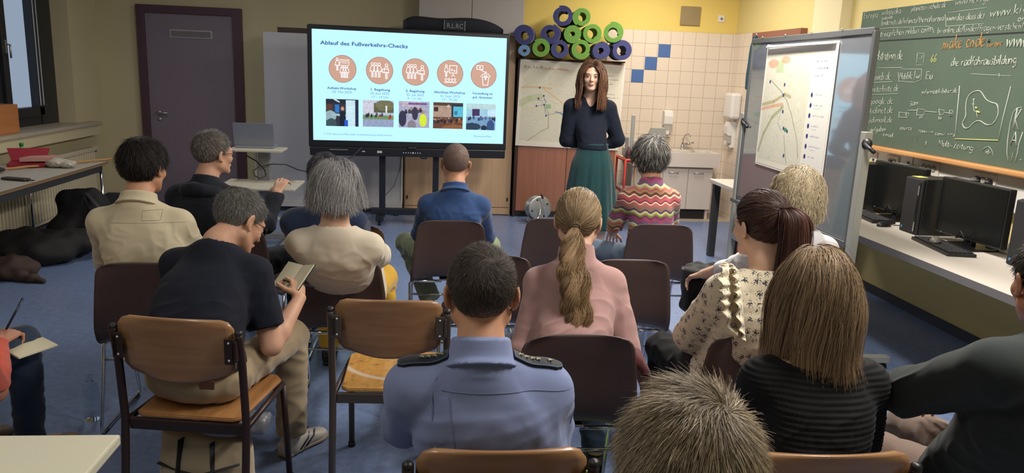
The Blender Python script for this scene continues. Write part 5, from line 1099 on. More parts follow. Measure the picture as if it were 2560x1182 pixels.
WOOD = [('plywood chair under the man in the black t-shirt', -.835, 2.46, -.16, M_fr, 0),
 ('empty plywood chair with a worn scratched seat', -.155, 2.68, -.04, M_frg, 1),
 ('plywood chair under the man in the light blue uniform shirt', .165, 1.565, .0, M_fr, 0),
 ('plywood chair under the woman with the blonde bob', .93, 1.53, .0, M_fr, 0),
 ('plywood chair under the person in dark green at the right edge', 1.66, 1.62, .2, M_fr, 0),
 ('plywood chair at the left edge under the person with the notepad', -2.02, 2.45, -.35, M_fr, 0),
 ('plywood chair carrying the grey haired head at the bottom edge', .33, .55, 0, M_fr, 0)]
for lab, x, y, r, fm, wn in WOOD:
    wooden_chair(lab, x + .24 * -math.sin(r), y + .24 * math.cos(r), r, fm, wn)
# ---------------- people ----------------
from mathutils.bvhtree import BVHTree
FAMP = 2.7; FROT = np.array([[.8, .1, .55], [-.1, 1, .1], [-.6, 0, .8]])
def rotm(yaw=0, pitch=0, roll=0):   # columns: right, forward, up; pitch > 0 nods forward, yaw > 0 turns to the left
    cy, sy = math.cos(yaw), math.sin(yaw); cp, sp = math.cos(-pitch), math.sin(-pitch); cr, s2 = math.cos(roll), math.sin(roll)
    Rz = np.array([[cy, -sy, 0], [sy, cy, 0], [0, 0, 1]]); Rx = np.array([[1, 0, 0], [0, cp, -sp], [0, sp, cp]]); Ry = np.array([[cr, 0, s2], [0, 1, 0], [-s2, 0, cr]])
    return Rz @ Rx @ Ry
def skin_mat(name, c):
    m = mat(name, c, .5, spec=.4, bump=.03, bscale=180, var=.06, vscale=14); b = m.node_tree.nodes['Principled BSDF']; b.inputs['Subsurface Weight'].default_value = .15; b.inputs['Subsurface Radius'].default_value = (.02, .008, .004); b.inputs['Subsurface Scale'].default_value = .3; return m
SKIN = {'a': skin_mat('skin_light', sr(206, 160, 134)), 'b': skin_mat('skin_warm', sr(200, 148, 118)), 'c': skin_mat('skin_pale', sr(222, 182, 158)), 'd': skin_mat('skin_ruddy', sr(196, 138, 112))}
def fabric(name, c, rough=.85, weave=900, sheen=.25, b=.12, var=.03): return mat(name, c, rough, spec=.2, bump=b, bscale=weave, var=var, vscale=5, sheen=sheen)
def hair_mat(name, rough=.42):
    m = vcol_mat(name, rough=rough, spec=.3); return m
HM = hair_mat('hair_fibres', .5); HMS = hair_mat('hair_fibres_short', .6)

def head_sdf(s, c, R, k, female=False, ears=True):
    P = lambda x, y, z: c + R @ (np.array([x, y, z]) * k)
    E = lambda p, r, kk=.012, op='+', Q=None: s.ell(P(*p), np.array(r) * k, R if Q is None else R @ Q, kk, op)
    E((0, -.014, .030), (.0765, .097, .088)); E((0, .035, -.025), (.058, .058, .082), .03)
    for sx in (-1, 1):
        s.cone(P(.050 * sx, .0, -.055), P(.014 * sx, .072, -.092), .024 * k, .020 * k, .02)
        E((.036 * sx, .066, -.028), (.024, .022, .022), .016)
    E((0, .082, -.096), (.018, .014, .014), .014)
    E((0, .080, .020), (.050, .018, .012), .018)
    for sx in (-1, 1): E((.031 * sx, .099, .0), (.017, .012, .010), .010, '-')
    s.cone(P(0, .092, .006), P(0, .112, -.030), .007 * k, .011 * k, .008)
    for sx in (-1, 1): E((.011 * sx, .100, -.034), (.007, .008, .006), .006)
    E((0, .096, -.060), (.022, .010, .0055), .006); E((0, .093, -.069), (.019, .010, .0055), .006)
    for sx in (-1, 1): E((.031 * sx, .086, .0), (.013, .011, .0105), .003)
    if ears:
        for sx in (-1, 1):
            Q = rotm(.35 * sx, 0, .12 * sx); E((.083 * sx, -.012, -.008), (.0075, .019, .031), .006, '+', Q); E((.090 * sx, -.006, -.006), (.006, .010, .016), .005, '-', Q); E((.079 * sx, .002, -.035), (.006, .008, .009), .006)
def hand_sdf(s, w, d, n, k=1., curl=(.5, .6, .6, .7), thumb=.5, spread=1., side=1):
    d = unit(d); n = unit(np.asarray(n, float) - d * np.dot(n, d)); r = np.cross(d, n) * side     # r points to the thumb side
    q = lambda a, b, c_: w + (d * a + r * b + n * c_) * k
    s.loft([(q(0, 0, 0), r, .026 * k, .019 * k), (q(.03, .002, 0), r, .034 * k, .017 * k), (q(.075, 0, -.001), r, .041 * k, .014 * k), (q(.092, 0, -.001), r, .039 * k, .011 * k)], .012, n=2.2)
    for i, (b, l) in enumerate(zip((.029, .010, -.010, -.028), (.045, .050, .047, .036))):
        p = q(.088 - abs(i - 1.2) * .004, b, 0); phi = curl[i] * .6; rad = .0088 * k
        for j, f in enumerate((1, .68, .5)):
            dd = unit(d * math.cos(phi) - n * math.sin(phi) + r * (.10 - .07 * i) * spread); p2 = p + dd * l * f * k; s.cone(p, p2, rad, rad * .9, .004); p = p2; rad *= .9; phi += curl[i] * (1.1 if j == 0 else .8)
    p = q(.022, .026, -.004); dd = unit(d * .62 + r * .75 - n * (.3 + thumb * .5)); p2 = p + dd * .040 * k; s.cone(p, p2, .0125 * k, .0105 * k, .008); dd = unit(dd - r * .55 * thumb + d * .35); p3 = p2 + dd * .030 * k; s.cone(p2, p3, .0105 * k, .0095 * k, .004); dd = unit(dd - r * .4 * thumb); s.cone(p3, p3 + dd * .022 * k, .0095 * k, .0075 * k, .004)
def ribs(name, paths, wd, cols, outc, parent, m, taper=.35):
    """flat hair ribbons; paths (n, m, 3); outc = centre they face away from, cols (n, m, 3)"""
    n, q, _ = paths.shape; t = np.gradient(paths, axis=1); t /= np.linalg.norm(t, axis=2, keepdims=True) + 1e-9
    o = paths - outc; o += rng.normal(size=(n, 1, 3)) * .35 * np.linalg.norm(o, axis=2, keepdims=True).mean(); sd = np.cross(t, o); sd /= np.linalg.norm(sd, axis=2, keepdims=True) + 1e-9
    w = wd * (1 - (1 - taper) * np.linspace(0, 1, q) ** 2)[None, :, None] * rng.uniform(.7, 1.3, (n, 1, 1)) / 2
    V = np.stack([paths - sd * w, paths + sd * w], 2).reshape(-1, 3); i = np.arange(n * q * 2).reshape(n, q, 2)
    Fq = np.stack([i[:, :-1, 0], i[:, :-1, 1], i[:, 1:, 1], i[:, 1:, 0]], -1).reshape(-1, 4); C_ = np.repeat(cols[:, :, None, :], 2, 2).reshape(-1, 3)
    return mesh_np(name, V, Fq, parent, m, True, C_)
def strand_cols(n, q, base, hi, var=.16, mixp=.35, tip=1., clump=None):
    base, hi = np.array(base), np.array(hi); k = rng.random((n, 1, 1)) ** (1 / max(mixp, .05)) if clump is None else clump[:, None, None]
    c = base * (1 - k) + hi * k; c = c * rng.uniform(1 - var, 1 + var, (n, 1, 1)); g = 1 + (tip - 1) * np.linspace(0, 1, q)[None, :, None]; return np.clip(c * g, 0, 1).astype(np.float32)
class Head:
    def __init__(s, c, R, k): s.c, s.R, s.k = c, R, k; s.C0 = np.array([0, -.014, .030]) * k; s.r = np.array([.0765, .097, .088]) * k
    def W(s, p): return s.c + p @ s.R.T
    def roots(s, n, line=(.062, .060, 1.0), zmin=-.085, front=1., extra=None, ear=True):
        out = []; tot = 0
        while tot < n:
            v = rng.normal(size=(n * 3, 3)); v /= np.linalg.norm(v, axis=1)[:, None]; p = s.C0 + v * s.r; q = p / s.k
            ok = (-(q[:, 1] - line[0]) + (q[:, 2] - line[1]) * line[2] > 0) & (q[:, 2] > zmin)
            if extra is not None: ok &= extra(q)
            if ear: ok &= ~((np.abs(q[:, 0]) > .055) & (np.abs(q[:, 1] + .012) < .022) & (q[:, 2] < .014)) 
            out.append(p[ok]); tot += ok.sum()
        return np.concatenate(out)[:n]
    def nrm(s, p): q = (p - s.C0) / s.r ** 2; return q / (np.linalg.norm(q, axis=-1, keepdims=True) + 1e-9)
    def push(s, p, f):
        q = (p - s.C0) / s.r; k = np.linalg.norm(q, axis=-1, keepdims=True); return np.where(k < f, s.C0 + q / (k + 1e-9) * f * s.r, p)
    def cap(s, name, parent, m, col, th=.006, line=(.062, .060, 1.0), zmin=-.085, extra=None, h=.004, fold=0., fade=None):
        sd = SDF(s.c - .17 * s.k - (.12 if extra else 0), s.c + .17 * s.k + (.05 if extra else 0), h); sd.ell(s.W(s.C0), s.r + th, s.R, .004)
        if extra: extra(sd)
        sd.cut(s.W(np.array([0, line[0] + .002, line[1] + .002]) * s.k), s.R @ np.array([0, -1, line[2]])); sd.cut(s.W(np.array([0, 0, zmin]) * s.k), s.R @ np.array([0, 0, 1.]))
        V, Fq = sd.mesh(1)
        if fold: V = V + normals(V, Fq) * (fold * wob(V * [45, 45, 12]))[:, None]
        c = np.array(col)[None] * (1 + .12 * wob(V * 60))[:, None]
        if fade is not None:
            zl_ = ((V - s.c) @ s.R)[:, 2] / s.k + .012 * wob(V * 50); f_ = np.clip((fade[1] - zl_) / .07, 0, 1)[:, None] * fade[2]; c = c * (1 - f_) + np.array(fade[0]) * f_
        return mesh_np(name, V, Fq, parent, m, True, np.clip(c, 0, 1))
def grow(H, p, d, L, q, layer, g=None, grav=0., comb=None, cw=0., wave=0., wf=60., shoulders=None, zlim=None, seed=0, stiff=1.):
    n = len(p); out = np.zeros((n, q, 3)); d = d / (np.linalg.norm(d, axis=1)[:, None] + 1e-9); L = np.broadcast_to(np.asarray(L, float), (n,)); st = (L / (q - 1))[:, None]
    g = np.array([0, 0, -1.]) if g is None else g; ph = wob(p * 30 + seed)[:, None] * 3
    for i in range(q):
        out[:, i] = p; dd = d * stiff + g * grav
        if comb is not None: dd = dd + comb(p) * cw
        if wave:
            sidev = np.cross(d, H.nrm(p)); dd = dd + sidev * (wave * np.sin(wf * L[:, None] * i / (q - 1) + ph)) + H.nrm(p) * (wave * .5 * np.cos(wf * L[:, None] * i / (q - 1) + ph))
        d = dd / (np.linalg.norm(dd, axis=1)[:, None] + 1e-9); p = H.push(p + d * st, layer[:, None])
        if shoulders is not None:
            for a, b, r in shoulders:
                w = b - a; t = np.clip(((p - a) @ w) / (w @ w), 0, 1)[:, None]; c = a + t * w; v = p - c; k = np.linalg.norm(v, axis=1)[:, None]; rr = r + (layer[:, None] - 1) * .05
                p = np.where(k < rr, c + v / (k + 1e-9) * rr, p)
        if zlim is not None:
            stop = p[:, 2] < zlim; p = np.where(stop[:, None], out[:, i], p)
    return out
def seam_mat(m):
    c = m.node_tree.nodes['Principled BSDF'].inputs['Base Color'].default_value; return mat('seam_' + m.name, tuple(q * .6 for q in c[:3]), .9)
def drape_seam(bvh, pts, r, parent, m, name='seam', dirn=(0, 1, 0), off=.0005):
    d = Vector(dirn); P = []
    for x, z in pts:
        h = bvh.ray_cast(Vector((x, 0, z)) - d * 1.2, d)
        if h[0] is not None: P.append(h[0] - d * off)
    return MB().tube(P, r, 5).build(name, seam_mat(m), parent) if len(P) > 2 else None

def person(label, x, y, rz, top_px, dep, hyaw=0., hpitch=0., hroll=0., hk=1., skin='a', shw=.175, b=1., wst=1., armL=None, armR=None, handn=None, kneeL=None, kneeR=None, ankL=None, ankR=None,
           top=None, bottom=None, shoes=None, h=.0065, stand=False, hairth=.012, shoulder_tilt=0., shoulder_yaw=0., fold=(.006, (11, 11, 16)), ears=True, bend=.05, curl=None, neck=(0, -.03, -.085), shz=.015, name='person', nw=1., pelz=.535, handd=None):
    root = thing(name, label, 'person', (x, y, 0), rz); Rz = np.array([[math.cos(rz), -math.sin(rz), 0], [math.sin(rz), math.cos(rz), 0], [0, 0, 1]])
    L = lambda p: Rz.T @ (np.asarray(p, float) - [x, y, 0])
    Rh = rotm(hyaw, hpitch, hroll); tp = L(atd(*top_px, dep)); upv = Rz.T @ np.array([0, 0, 1.])
    hc = tp - np.array([0, 0, (.118 * hk + hairth)]) - (Rh @ np.array([0, -.014 * hk, 0])) * 0
    # when the head is bowed its highest spot is the rear of the crown
    hc = tp - np.array([0, 0, hairth]) - np.array([0, 0, 1]) * np.sqrt(((np.array([.0765, .097, .088]) * hk * Rh[2]) ** 2).sum()) - Rh @ (np.array([0, -.014, .030]) * hk)
    skb = hc + Rh @ (np.array([0, -.03, -.075]) * hk); N_ = skb + np.array(neck)
    P0 = np.array([0, 0, pelz]); Tt = N_ + [0, .01, -.03]
    if stand: c1 = P0 + [0, .0, .14]; c2 = Tt + [0, -.02, -.18]
    else: c1 = P0 + [0, -.03 - bend * .6, .17]; c2 = Tt + [0, -bend - .02, -.17]
    bz = lambda t: (1 - t) ** 3 * P0 + 3 * (1 - t) ** 2 * t * c1 + 3 * (1 - t) * t * t * c2 + t ** 3 * Tt
    sr_ = unit([math.cos(shoulder_yaw), math.sin(shoulder_yaw), shoulder_tilt]); rt = lambda t: unit(np.array([1, 0, 0]) * (1 - t) + sr_ * t)
    sc = bz(.95) + [0, .0, .0 + shz]; J = {sx: sc + sr_ * shw * sx + np.array([0, .012, -.045]) for sx in (-1, 1)}; b = b * shw / .165
    eL = np.array(armL[0], float) if armL else J[-1] + [-.05, .07, -.27]; wL = np.array(armL[1], float) if armL else np.array([-.09, .28, .64])
    eR = np.array(armR[0], float) if armR else J[1] + [.05, .07, -.27]; wR = np.array(armR[1], float) if armR else np.array([.09, .28, .64])
    for sx_, e_, w_ in ((-1, eL, wL), (1, eR, wR)):      # keep the arms at human lengths
        if not stand: e_[2] = min(e_[2], J[sx_][2] - .21); e_[0] = np.clip(e_[0], J[sx_][0] - .055, J[sx_][0] + .055)
        e_[:] = J[sx_] + unit(e_ - J[sx_]) * .275 * (shw / .165) ** .4; d_ = w_ - e_; w_[:] = e_ + unit(d_) * min(np.linalg.norm(d_), .25)
    if stand: kn = {-1: np.array([-.09, .02, .50]), 1: np.array([.09, .02, .50])}; an = {-1: np.array([-.09, -.01, .09]), 1: np.array([.09, -.01, .09])}; hip = {-1: np.array([-.085, 0, .92]), 1: np.array([.085, 0, .92])}
    else:
        hip = {-1: np.array([-.09, .02, .525]), 1: np.array([.09, .02, .525])}
        kn = {-1: np.array(kneeL or (-.15, .42, .505)), 1: np.array(kneeR or (.15, .42, .505))}; an = {-1: np.array(ankL or (-.15, .42, .10)), 1: np.array(ankR or (.15, .42, .10))}
    el, wr = {-1: eL, 1: eR}, {-1: wL, 1: wR}
    allp = np.array([P0, Tt, hc, eL, eR, wL, wR, *kn.values(), *an.values(), *J.values()]); lo, hi = allp.min(0) - .2, allp.max(0) + .2; lo[2] = max(lo[2], -.02)
    # --- body ---
    s = SDF(lo, hi, h)
    s.loft([(P0 - [0, 0, .06], (1, 0, 0), .12 * b, .08), (bz(.25), rt(.25), .115 * wst, .08 * wst), (bz(.6), rt(.6), .13 * b, .085 * b), (bz(.85), rt(.85), .13 * b, .07), (bz(1), rt(1), .055, .052)], .03)
    s.cone(N_ - [0, 0, .04], N_ + (skb - N_) * .4, .058 * hk * nw, .053 * hk * nw, .03); s.cone(N_ + (skb - N_) * .4, skb + Rh @ np.array([0, .016, .02]), .053 * hk * nw, .055 * hk * nw, .03)
    for sx in (-1, 1):
        s.cone(sc + sr_ * .05 * sx, J[sx], .045, .048, .03); s.cone(J[sx], el[sx], .045 * b ** .5, .038, .02); s.cone(el[sx], el[sx] * .72 + wr[sx] * .28, .038, .040, .014); s.cone(el[sx] * .72 + wr[sx] * .28, wr[sx], .040, .025, .014)
        s.cone(hip[sx], kn[sx], .068, .050, .03); s.cone(kn[sx], kn[sx] * .7 + an[sx] * .3, .048, .050, .02); s.cone(kn[sx] * .7 + an[sx] * .3, an[sx], .050, .032, .02); s.cone(an[sx] - [0, 0, .035], an[sx] + [0, .12, -.06], .034, .024, .02)
    hd = {-1: None, 1: None}
    for sx in (-1, 1):
        dv = wr[sx] - el[sx]; dd = (handd or {}).get(sx, dv); hn = (handn or {}).get(sx, np.array([0, 0, 1.]) if abs(unit(dd)[2]) < .85 else np.array([0, 1., 0]))
        hand_sdf(s, wr[sx], dd, hn, hk * .97, (curl or {}).get(sx, (.5, .55, .6, .65)), .5, 1., side=(-1 if sx == 1 else 1))
    head_sdf(s, hc, Rh, hk, ears=ears)
    V, Fq = s.mesh(1); V[:, 2] = np.maximum(V[:, 2], .003); body = mesh_np('body', V, Fq, root, SKIN[skin])
    H = Head(hc, Rh, hk)
    # --- top ---
    res = dict(root=root, H=H, J=J, sc=sc, sr=sr_, N=N_, Tt=Tt, bz=bz, rt=rt, L=L, kn=kn, an=an, el=el, wr=wr, hip=hip, skb=skb)
    if top:
        th = top.get('th', .012); s = SDF(lo, hi, top.get('h', h)); z0 = top.get('hem', P0[2] - .04); bk = top.get('bulk', 1.)
        s.loft([((P0 - [0, -.0, .05]), (1, 0, 0), .168 * b * wst * bk, .118 * wst), (bz(.12), rt(.12), .165 * b * wst * bk, .122 * wst), (bz(.35), rt(.35), .155 * b * wst * bk, .118 * wst), (bz(.6), rt(.6), .160 * b * bk, .118 * b), (bz(.8), rt(.8), (.150 + th * .5) * b * bk, .100 * b), (bz(.93), rt(.93), .105 * b, .078 * b), (bz(1.0) - [0, 0, .0], rt(1), .066, .062)], .025, n=2.5)
        for sx in (-1, 1):
            s.cone(N_ + [0, .0, -.015], J[sx] + [0, 0, .004], .046 + th * .4, .048 + th * .6, .06)
            ra = top.get('arm', .047) + th; e = el[sx]; slv = top.get('sleeve', 'long')
            if isinstance(slv, tuple): slv = slv[0 if sx < 0 else 1]
            if slv == 'long':
                s.cone(J[sx], e, ra, ra * .86, .03); w2 = wr[sx]; s.cone(e, w2, ra * .84, ra * .58, .02, flat=True)
            elif slv > 1: s.cone(J[sx], e, ra, ra * .88, .03); s.cone(e, e + (wr[sx] - e) * (slv - 1), ra * .86, ra * .78, .02, flat=True)
            else: s.cone(J[sx], J[sx] + (e - J[sx]) * slv, ra, ra * .98, .035, flat=True)
        nk = top.get('neck', 'round')
        nb = N_ + (skb - N_) * .25; axn = unit(skb - N_)
        if nk == 'collar' or nk == 'stand':
            s.loft([(nb - axn * .05, sr_, .078, .072), (nb - axn * .01, sr_, .073, .069), (nb + axn * top.get('ch', .035), sr_, .067, .067)], .008, n=2.1); s.cut(nb + axn * (top.get('ch', .035) + .002) + Rh @ [0, 0, 0], -axn - np.array([0, .0, 0]))
        else:
            dp = top.get('drop', .0); s.ell(nb + np.array([0, .02, .005 - dp]), (.070 + top.get('wide', 0), .075 + top.get('wide', 0) * .6, .05), None, .006, '-')
            if top.get('vneck'): s.cone(nb + [0, .072, .0], nb + [0, .115, -.155], .060, .004, .004, '-')
        if not stand and z0: s.cut((0, 0, z0), (0, 0, 1))
        if top.get('extra'): top['extra'](s, res)
        V, Fq = s.mesh(1); Nn = normals(V, Fq); fa, ff = fold
        f1 = ((1 - np.abs(wob(V @ FROT * np.array([13, 13, 16.]) * (np.mean(ff) / 9) + 2))) ** 4 - .25) * .6 * np.clip(.45 + .8 * wob(V * 4 + 11), .1, 1.2) + .25 * wob(V @ FROT * 22 + 4); f2 = wob(V @ FROT.T * np.mean(ff) * .4 + 7); wgt = np.clip((Tt[2] + .01 - V[:, 2]) / .10, .15, 1)
        if 'foldw' in top: wgt = wgt * top['foldw'](V)
        V = V + Nn * ((fa * FAMP * (.75 * f1 + .5 * f2)) * wgt)[:, None]
        if top.get('rib'): V = V + Nn * (top['rib'][0] * np.sin(V[:, 2] * 2 * PI / top['rib'][1] + wob(V * 4) * 1.5))[:, None]
        if stand: V = V[:]
        sh = mesh_np(top.get('name', 'shirt'), V, Fq, root, top['m']); res['top'] = sh
        res['bvh'] = BVHTree.FromPolygons([tuple(v) for v in V], [tuple(int(i) for i in f) for f in Fq])
        if nk == 'collar':
            s = SDF(nb - .16, nb + .16, .004); s.loft([(nb - axn * .030 + [0, -.004, 0], sr_, .092, .086), (nb - axn * .005, sr_, .079, .075), (nb + axn * (top.get('ch', .035) - .002), sr_, .071, .071)], .004, n=2.1)
            s.cut(nb + axn * (top.get('ch', .035) + .003), -axn); s.cut(nb + axn * -.030, axn + np.array([0, -.15, 0])); s.cone(nb - axn * .1, nb + axn * .1, .064, .062, .003, '-')
            V, Fq = s.mesh(1); mesh_np('collar', V, Fq, root, top['m'])
    if bottom:
        s = SDF(lo, hi, max(h, .008)); r0 = bottom.get('r', 1.)
        if not stand: s.ell(P0 + [0, 0, 0], (.175 * b * wst, .128 * wst, .088), None, .02)
        for sx in (-1, 1):
            a0 = hip[sx]; kk = kn[sx]; aa = an[sx] + [0, 0, bottom.get('up', 0.)]
            s.cone(a0, kk, .080 * r0, .066 * r0, .04); s.cone(kk, aa, .064 * r0, bottom.get('cuff', .052), .02, flat=True)
        V, Fq = s.mesh(1); Nn = normals(V, Fq); V = V + Nn * (.006 * (1 - 2 * np.abs(wob(V * [13, 13, 18] + 5))))[:, None]; 
        if not stand: V[:, 2] = np.where((V[:, 2] < .452) & (V[:, 1] < .2) & (V[:, 2] > .38), .4525, V[:, 2])
        mesh_np('trousers', V, Fq, root, bottom['m'])
    if shoes:
        for sx in (-1, 1):
            fd = unit(np.array([shoes.get('out', .12) * sx, 1, 0])); a = an[sx].copy(); a[2] = 0; r_ = np.array([fd[1], -fd[0], 0]); s = SDF(a - [.14, .14, .02], a + [.16, .26, .15], .005); z_ = np.array([0, 0, 1.])
            s.loft([(a - fd * .055 + z_ * .035, r_, .030, .034), (a - fd * .01 + z_ * .042, r_, .036, .042), (a + fd * .07 + z_ * .038, r_, .038, .036), (a + fd * .14 + z_ * .028, r_, .044, .027), (a + fd * .19 + z_ * .022, r_, .032, .020)], .008); s.cone(a + z_ * .03, a + z_ * .085, .036, .038, .02, flat=True); s.cut((0, 0, .006), (0, 0, 1))
            V, Fq = s.mesh(1); sh = mesh_np('shoe', V, Fq, root, shoes['m'])
            s = SDF(a - [.14, .14, .02], a + [.16, .26, .05], .005); s.loft([(a - fd * .055 + z_ * .012, r_, .036, .012), (a + fd * .05 + z_ * .012, r_, .036, .012), (a + fd * .14 + z_ * .012, r_, .048, .012), (a + fd * .195 + z_ * .012, r_, .034, .010)], .008, n=3.2); s.cut((0, 0, .002), (0, 0, 1)); V, Fq = s.mesh(1); mesh_np('sole', V, Fq, sh, shoes.get('sole', M_blackm))
            if shoes.get('deco'): shoes['deco'](sh, a, fd, r_)
    return res
def short_hair(P, n, base, hi, L=(.012, .03), wd=.0012, line=(.062, .060, 1.0), zmin=-.085, whorl=(0, -.05, .1), lift=.5, capcol=None, thin=None, swirl=.6, q=5, th=.004, mixp=.4, var=.25, m=None, fade=True, grav=.0, tip=1.15, wave=.0, nape=1., clump=.35, capfade=None):
    H = P['H']; k = H.k; cc = np.array(base if capcol is None else capcol); H.cap('hair', P['root'], m or HMS, cc, th, line, zmin, fade=capfade)
    p = H.roots(n, line, zmin, extra=thin); wp = np.array(whorl) * k; nn = H.nrm(p); d = p - wp; d = d - nn * (d * nn).sum(1)[:, None]; d /= np.linalg.norm(d, axis=1)[:, None] + 1e-9; sw = np.cross(nn, d)
    up = np.clip((p[:, 2] / k + .07) / .12, 0, 1) if fade else np.ones(n); Ln = (L[0] + (L[1] - L[0]) * up) * rng.uniform(.6, 1.3, n) * k
    d0 = d + sw * swirl * np.clip(1 - np.linalg.norm(p - wp, axis=1) / .12, 0, 1)[:, None] + nn * lift * rng.uniform(.3, 1.6, (n, 1)) + rng.normal(size=(n, 3)) * .22
    d0 = d0 + np.stack([wob(p / k * 24 + 5 + j * 9) for j in range(3)], 1) * clump
    g = H.R.T @ np.array([0, 0, -1.]); path = grow(H, p * 1.0 + nn * th * .6, d0, Ln, q, np.full(n, 1.0 + th / .085), g, grav, wave=wave)
    ribs('hair_strands', H.W(path), wd, strand_cols(n, q, base, hi, var, mixp, tip), H.W(H.C0), P['root'], m or HMS)
# ---- shirts and cloth ----
F_cream = fabric('cloth_cream', sr(206, 194, 166)); F_navy = fabric('cloth_blackblue', sr(26, 30, 42), sheen=.04); F_ivory = fabric('cloth_ivory', sr(218, 206, 186)); F_denim = fabric('cloth_denim', sr(48, 76, 124)); F_police = fabric('cloth_uniform', sr(132, 144, 184), b=.08, sheen=.1)
F_pink = fabric('cloth_pink', sr(180, 142, 138)); F_black = fabric('cloth_black', sr(26, 26, 28), sheen=.04); F_dgreen = fabric('cloth_darkgreen', sr(44, 50, 50), sheen=.08); F_jacket = fabric('cloth_darkjacket', sr(38, 42, 52), sheen=.05); F_white = fabric('cloth_white', sr(212, 210, 214))
F_beige = fabric('trouser_beige', sr(160, 142, 114)); F_grey = fabric('trouser_grey', sr(60, 62, 66)); F_jeans = fabric('jeans', sr(48, 62, 84)); F_ljeans = fabric('jeans_light', sr(110, 128, 150)); F_olive = fabric('trouser_olive', sr(140, 150, 118)); F_skirt = fabric('skirt_green', sr(26, 64, 66), b=.3, weave=120); F_orange = fabric('cloth_orange', sr(206, 96, 78)); F_yellow = fabric('cloth_mustard', sr(214, 168, 52))
S_black = mat('shoe_black', sr(22, 22, 24), .5); S_white = mat('shoe_white', sr(206, 200, 190), .5); S_tan = mat('shoe_tan', sr(120, 96, 80), .6); S_sole = mat('sole_light', sr(176, 160, 136), .6)
T_stripe = None
def stripe_mat():
    m = fabric('cloth_striped_knit', (.5, .3, .3)); nt = m.node_tree; N = nt.nodes; L = nt.links; b = N['Principled BSDF']; tc = N.new('ShaderNodeTexCoord'); sx = N.new('ShaderNodeSeparateXYZ'); L.new(tc.outputs['Object'], sx.inputs[0])
    def M(op, a, b_=None):
        n = N.new('ShaderNodeMath'); n.operation = op
        for i, q in enumerate((a, b_)):
            if q is None: continue
            if isinstance(q, (int, float)): n.inputs[i].default_value = q
            else: L.new(q, n.inputs[i])
        return n.outputs[0]
    wv = M('MULTIPLY', M('SINE', M('MULTIPLY', sx.outputs[0], 2 * PI / .062)), .0075); zz = M('ADD', sx.outputs[2], wv); u = M('FRACT', M('DIVIDE', M('ADD', zz, .02), .235))
    r = N.new('ShaderNodeValToRGB'); r.color_ramp.interpolation = 'CONSTANT'; e = r.color_ramp.elements
    cols = [(0, (186, 92, 100)), (.10, (232, 214, 180)), (.135, (120, 70, 66)), (.20, (176, 150, 110)), (.25, (196, 110, 110)), (.32, (200, 190, 120)), (.37, (240, 230, 200)), (.41, (124, 96, 124)), (.49, (170, 76, 116)), (.57, (120, 70, 100)), (.62, (140, 140, 70)), (.67, (206, 204, 150)), (.73, (90, 66, 100)), (.77, (150, 120, 108)), (.86, (190, 104, 104)), (.93, (236, 220, 190)), (.96, (130, 60, 70))]
    e[0].position = 0; e[0].color = (*sr(*cols[0][1]), 1); e[1].position = cols[1][0]; e[1].color = (*sr(*cols[1][1]), 1)
    for p, c in cols[2:]: q = e.new(p); q.color = (*sr(*c), 1)
    L.new(u, r.inputs[0]); L.new(r.outputs[0], b.inputs['Base Color']); return m
def floral_mat(name, bgc, fg):
    m = fabric(name, bgc); nt = m.node_tree; N = nt.nodes; L = nt.links; b = N['Principled BSDF']; tc = N.new('ShaderNodeTexCoord'); mp = N.new('ShaderNodeMapping'); mp.inputs['Scale'].default_value = (1, 1, .9); L.new(tc.outputs['Object'], mp.inputs[0])
    def M(op, a, b_=None):
        n = N.new('ShaderNodeMath'); n.operation = op
        for i, q in enumerate((a, b_)):
            if q is None: continue
            if isinstance(q, (int, float)): n.inputs[i].default_value = q
            else: L.new(q, n.inputs[i])
        return n.outputs[0]
    v = N.new('ShaderNodeTexVoronoi'); v.inputs['Scale'].default_value = 34; v.inputs['Randomness'].default_value = .55; L.new(mp.outputs[0], v.inputs['Vector'])
    n = N.new('ShaderNodeTexNoise'); n.inputs['Scale'].default_value = 240; n.inputs['Detail'].default_value = 1; L.new(mp.outputs[0], n.inputs['Vector'])
    d = M('ADD', v.outputs['Distance'], M('MULTIPLY', M('SUBTRACT', n.outputs[0], .5), 1.7)); k = M('LESS_THAN', d, .25)
    mx = N.new('ShaderNodeMix'); mx.data_type = 'RGBA'; mx.inputs[6].default_value = (*bgc, 1); mx.inputs[7].default_value = (*fg, 1); L.new(k, mx.inputs[0]); L.new(mx.outputs[2], b.inputs['Base Color']); return m

# 1 man in the cream shirt
P = person('man with dark short hair in a cream shirt, seated at the left', -1.20, 3.44, .0, (352, 342), 3.30, hyaw=-.25, hpitch=.12, skin='b', shw=0.162, armL=((-.30, .12, .72), (-.14, .34, .64)), armR=((.29, .12, .74), (.13, .32, .62)),
    top=dict(m=F_cream, neck='collar', ch=.030, hem=.47, bulk=1.06), bottom=dict(m=F_grey), shoes=dict(m=S_black), h=.007, fold=(.006, (10, 10, 17)))
short_hair(P, 9000, sr(20, 17, 17), sr(58, 50, 46), L=(.012, .045), wd=.0016, lift=.35, th=.014, capcol=sr(16, 14, 14), zmin=-.07, grav=.25, nape=1)
drape_seam(P['bvh'], [(x, .955 - .15 * x * x) for x in np.linspace(-.17, .17, 24)], .0009, P['root'], F_cream, 'yoke_seam')
drape_seam(P['bvh'], [(-.035 + .007 * i, 1.005) for i in range(11)] + [(.035, 1.005 - .008 * i) for i in range(1, 6)] + [(.035 - .007 * i, .965) for i in range(1, 11)] + [(-.035, .965 + .008 * i) for i in range(1, 6)], .0010, P['root'], F_cream, 'label_patch')
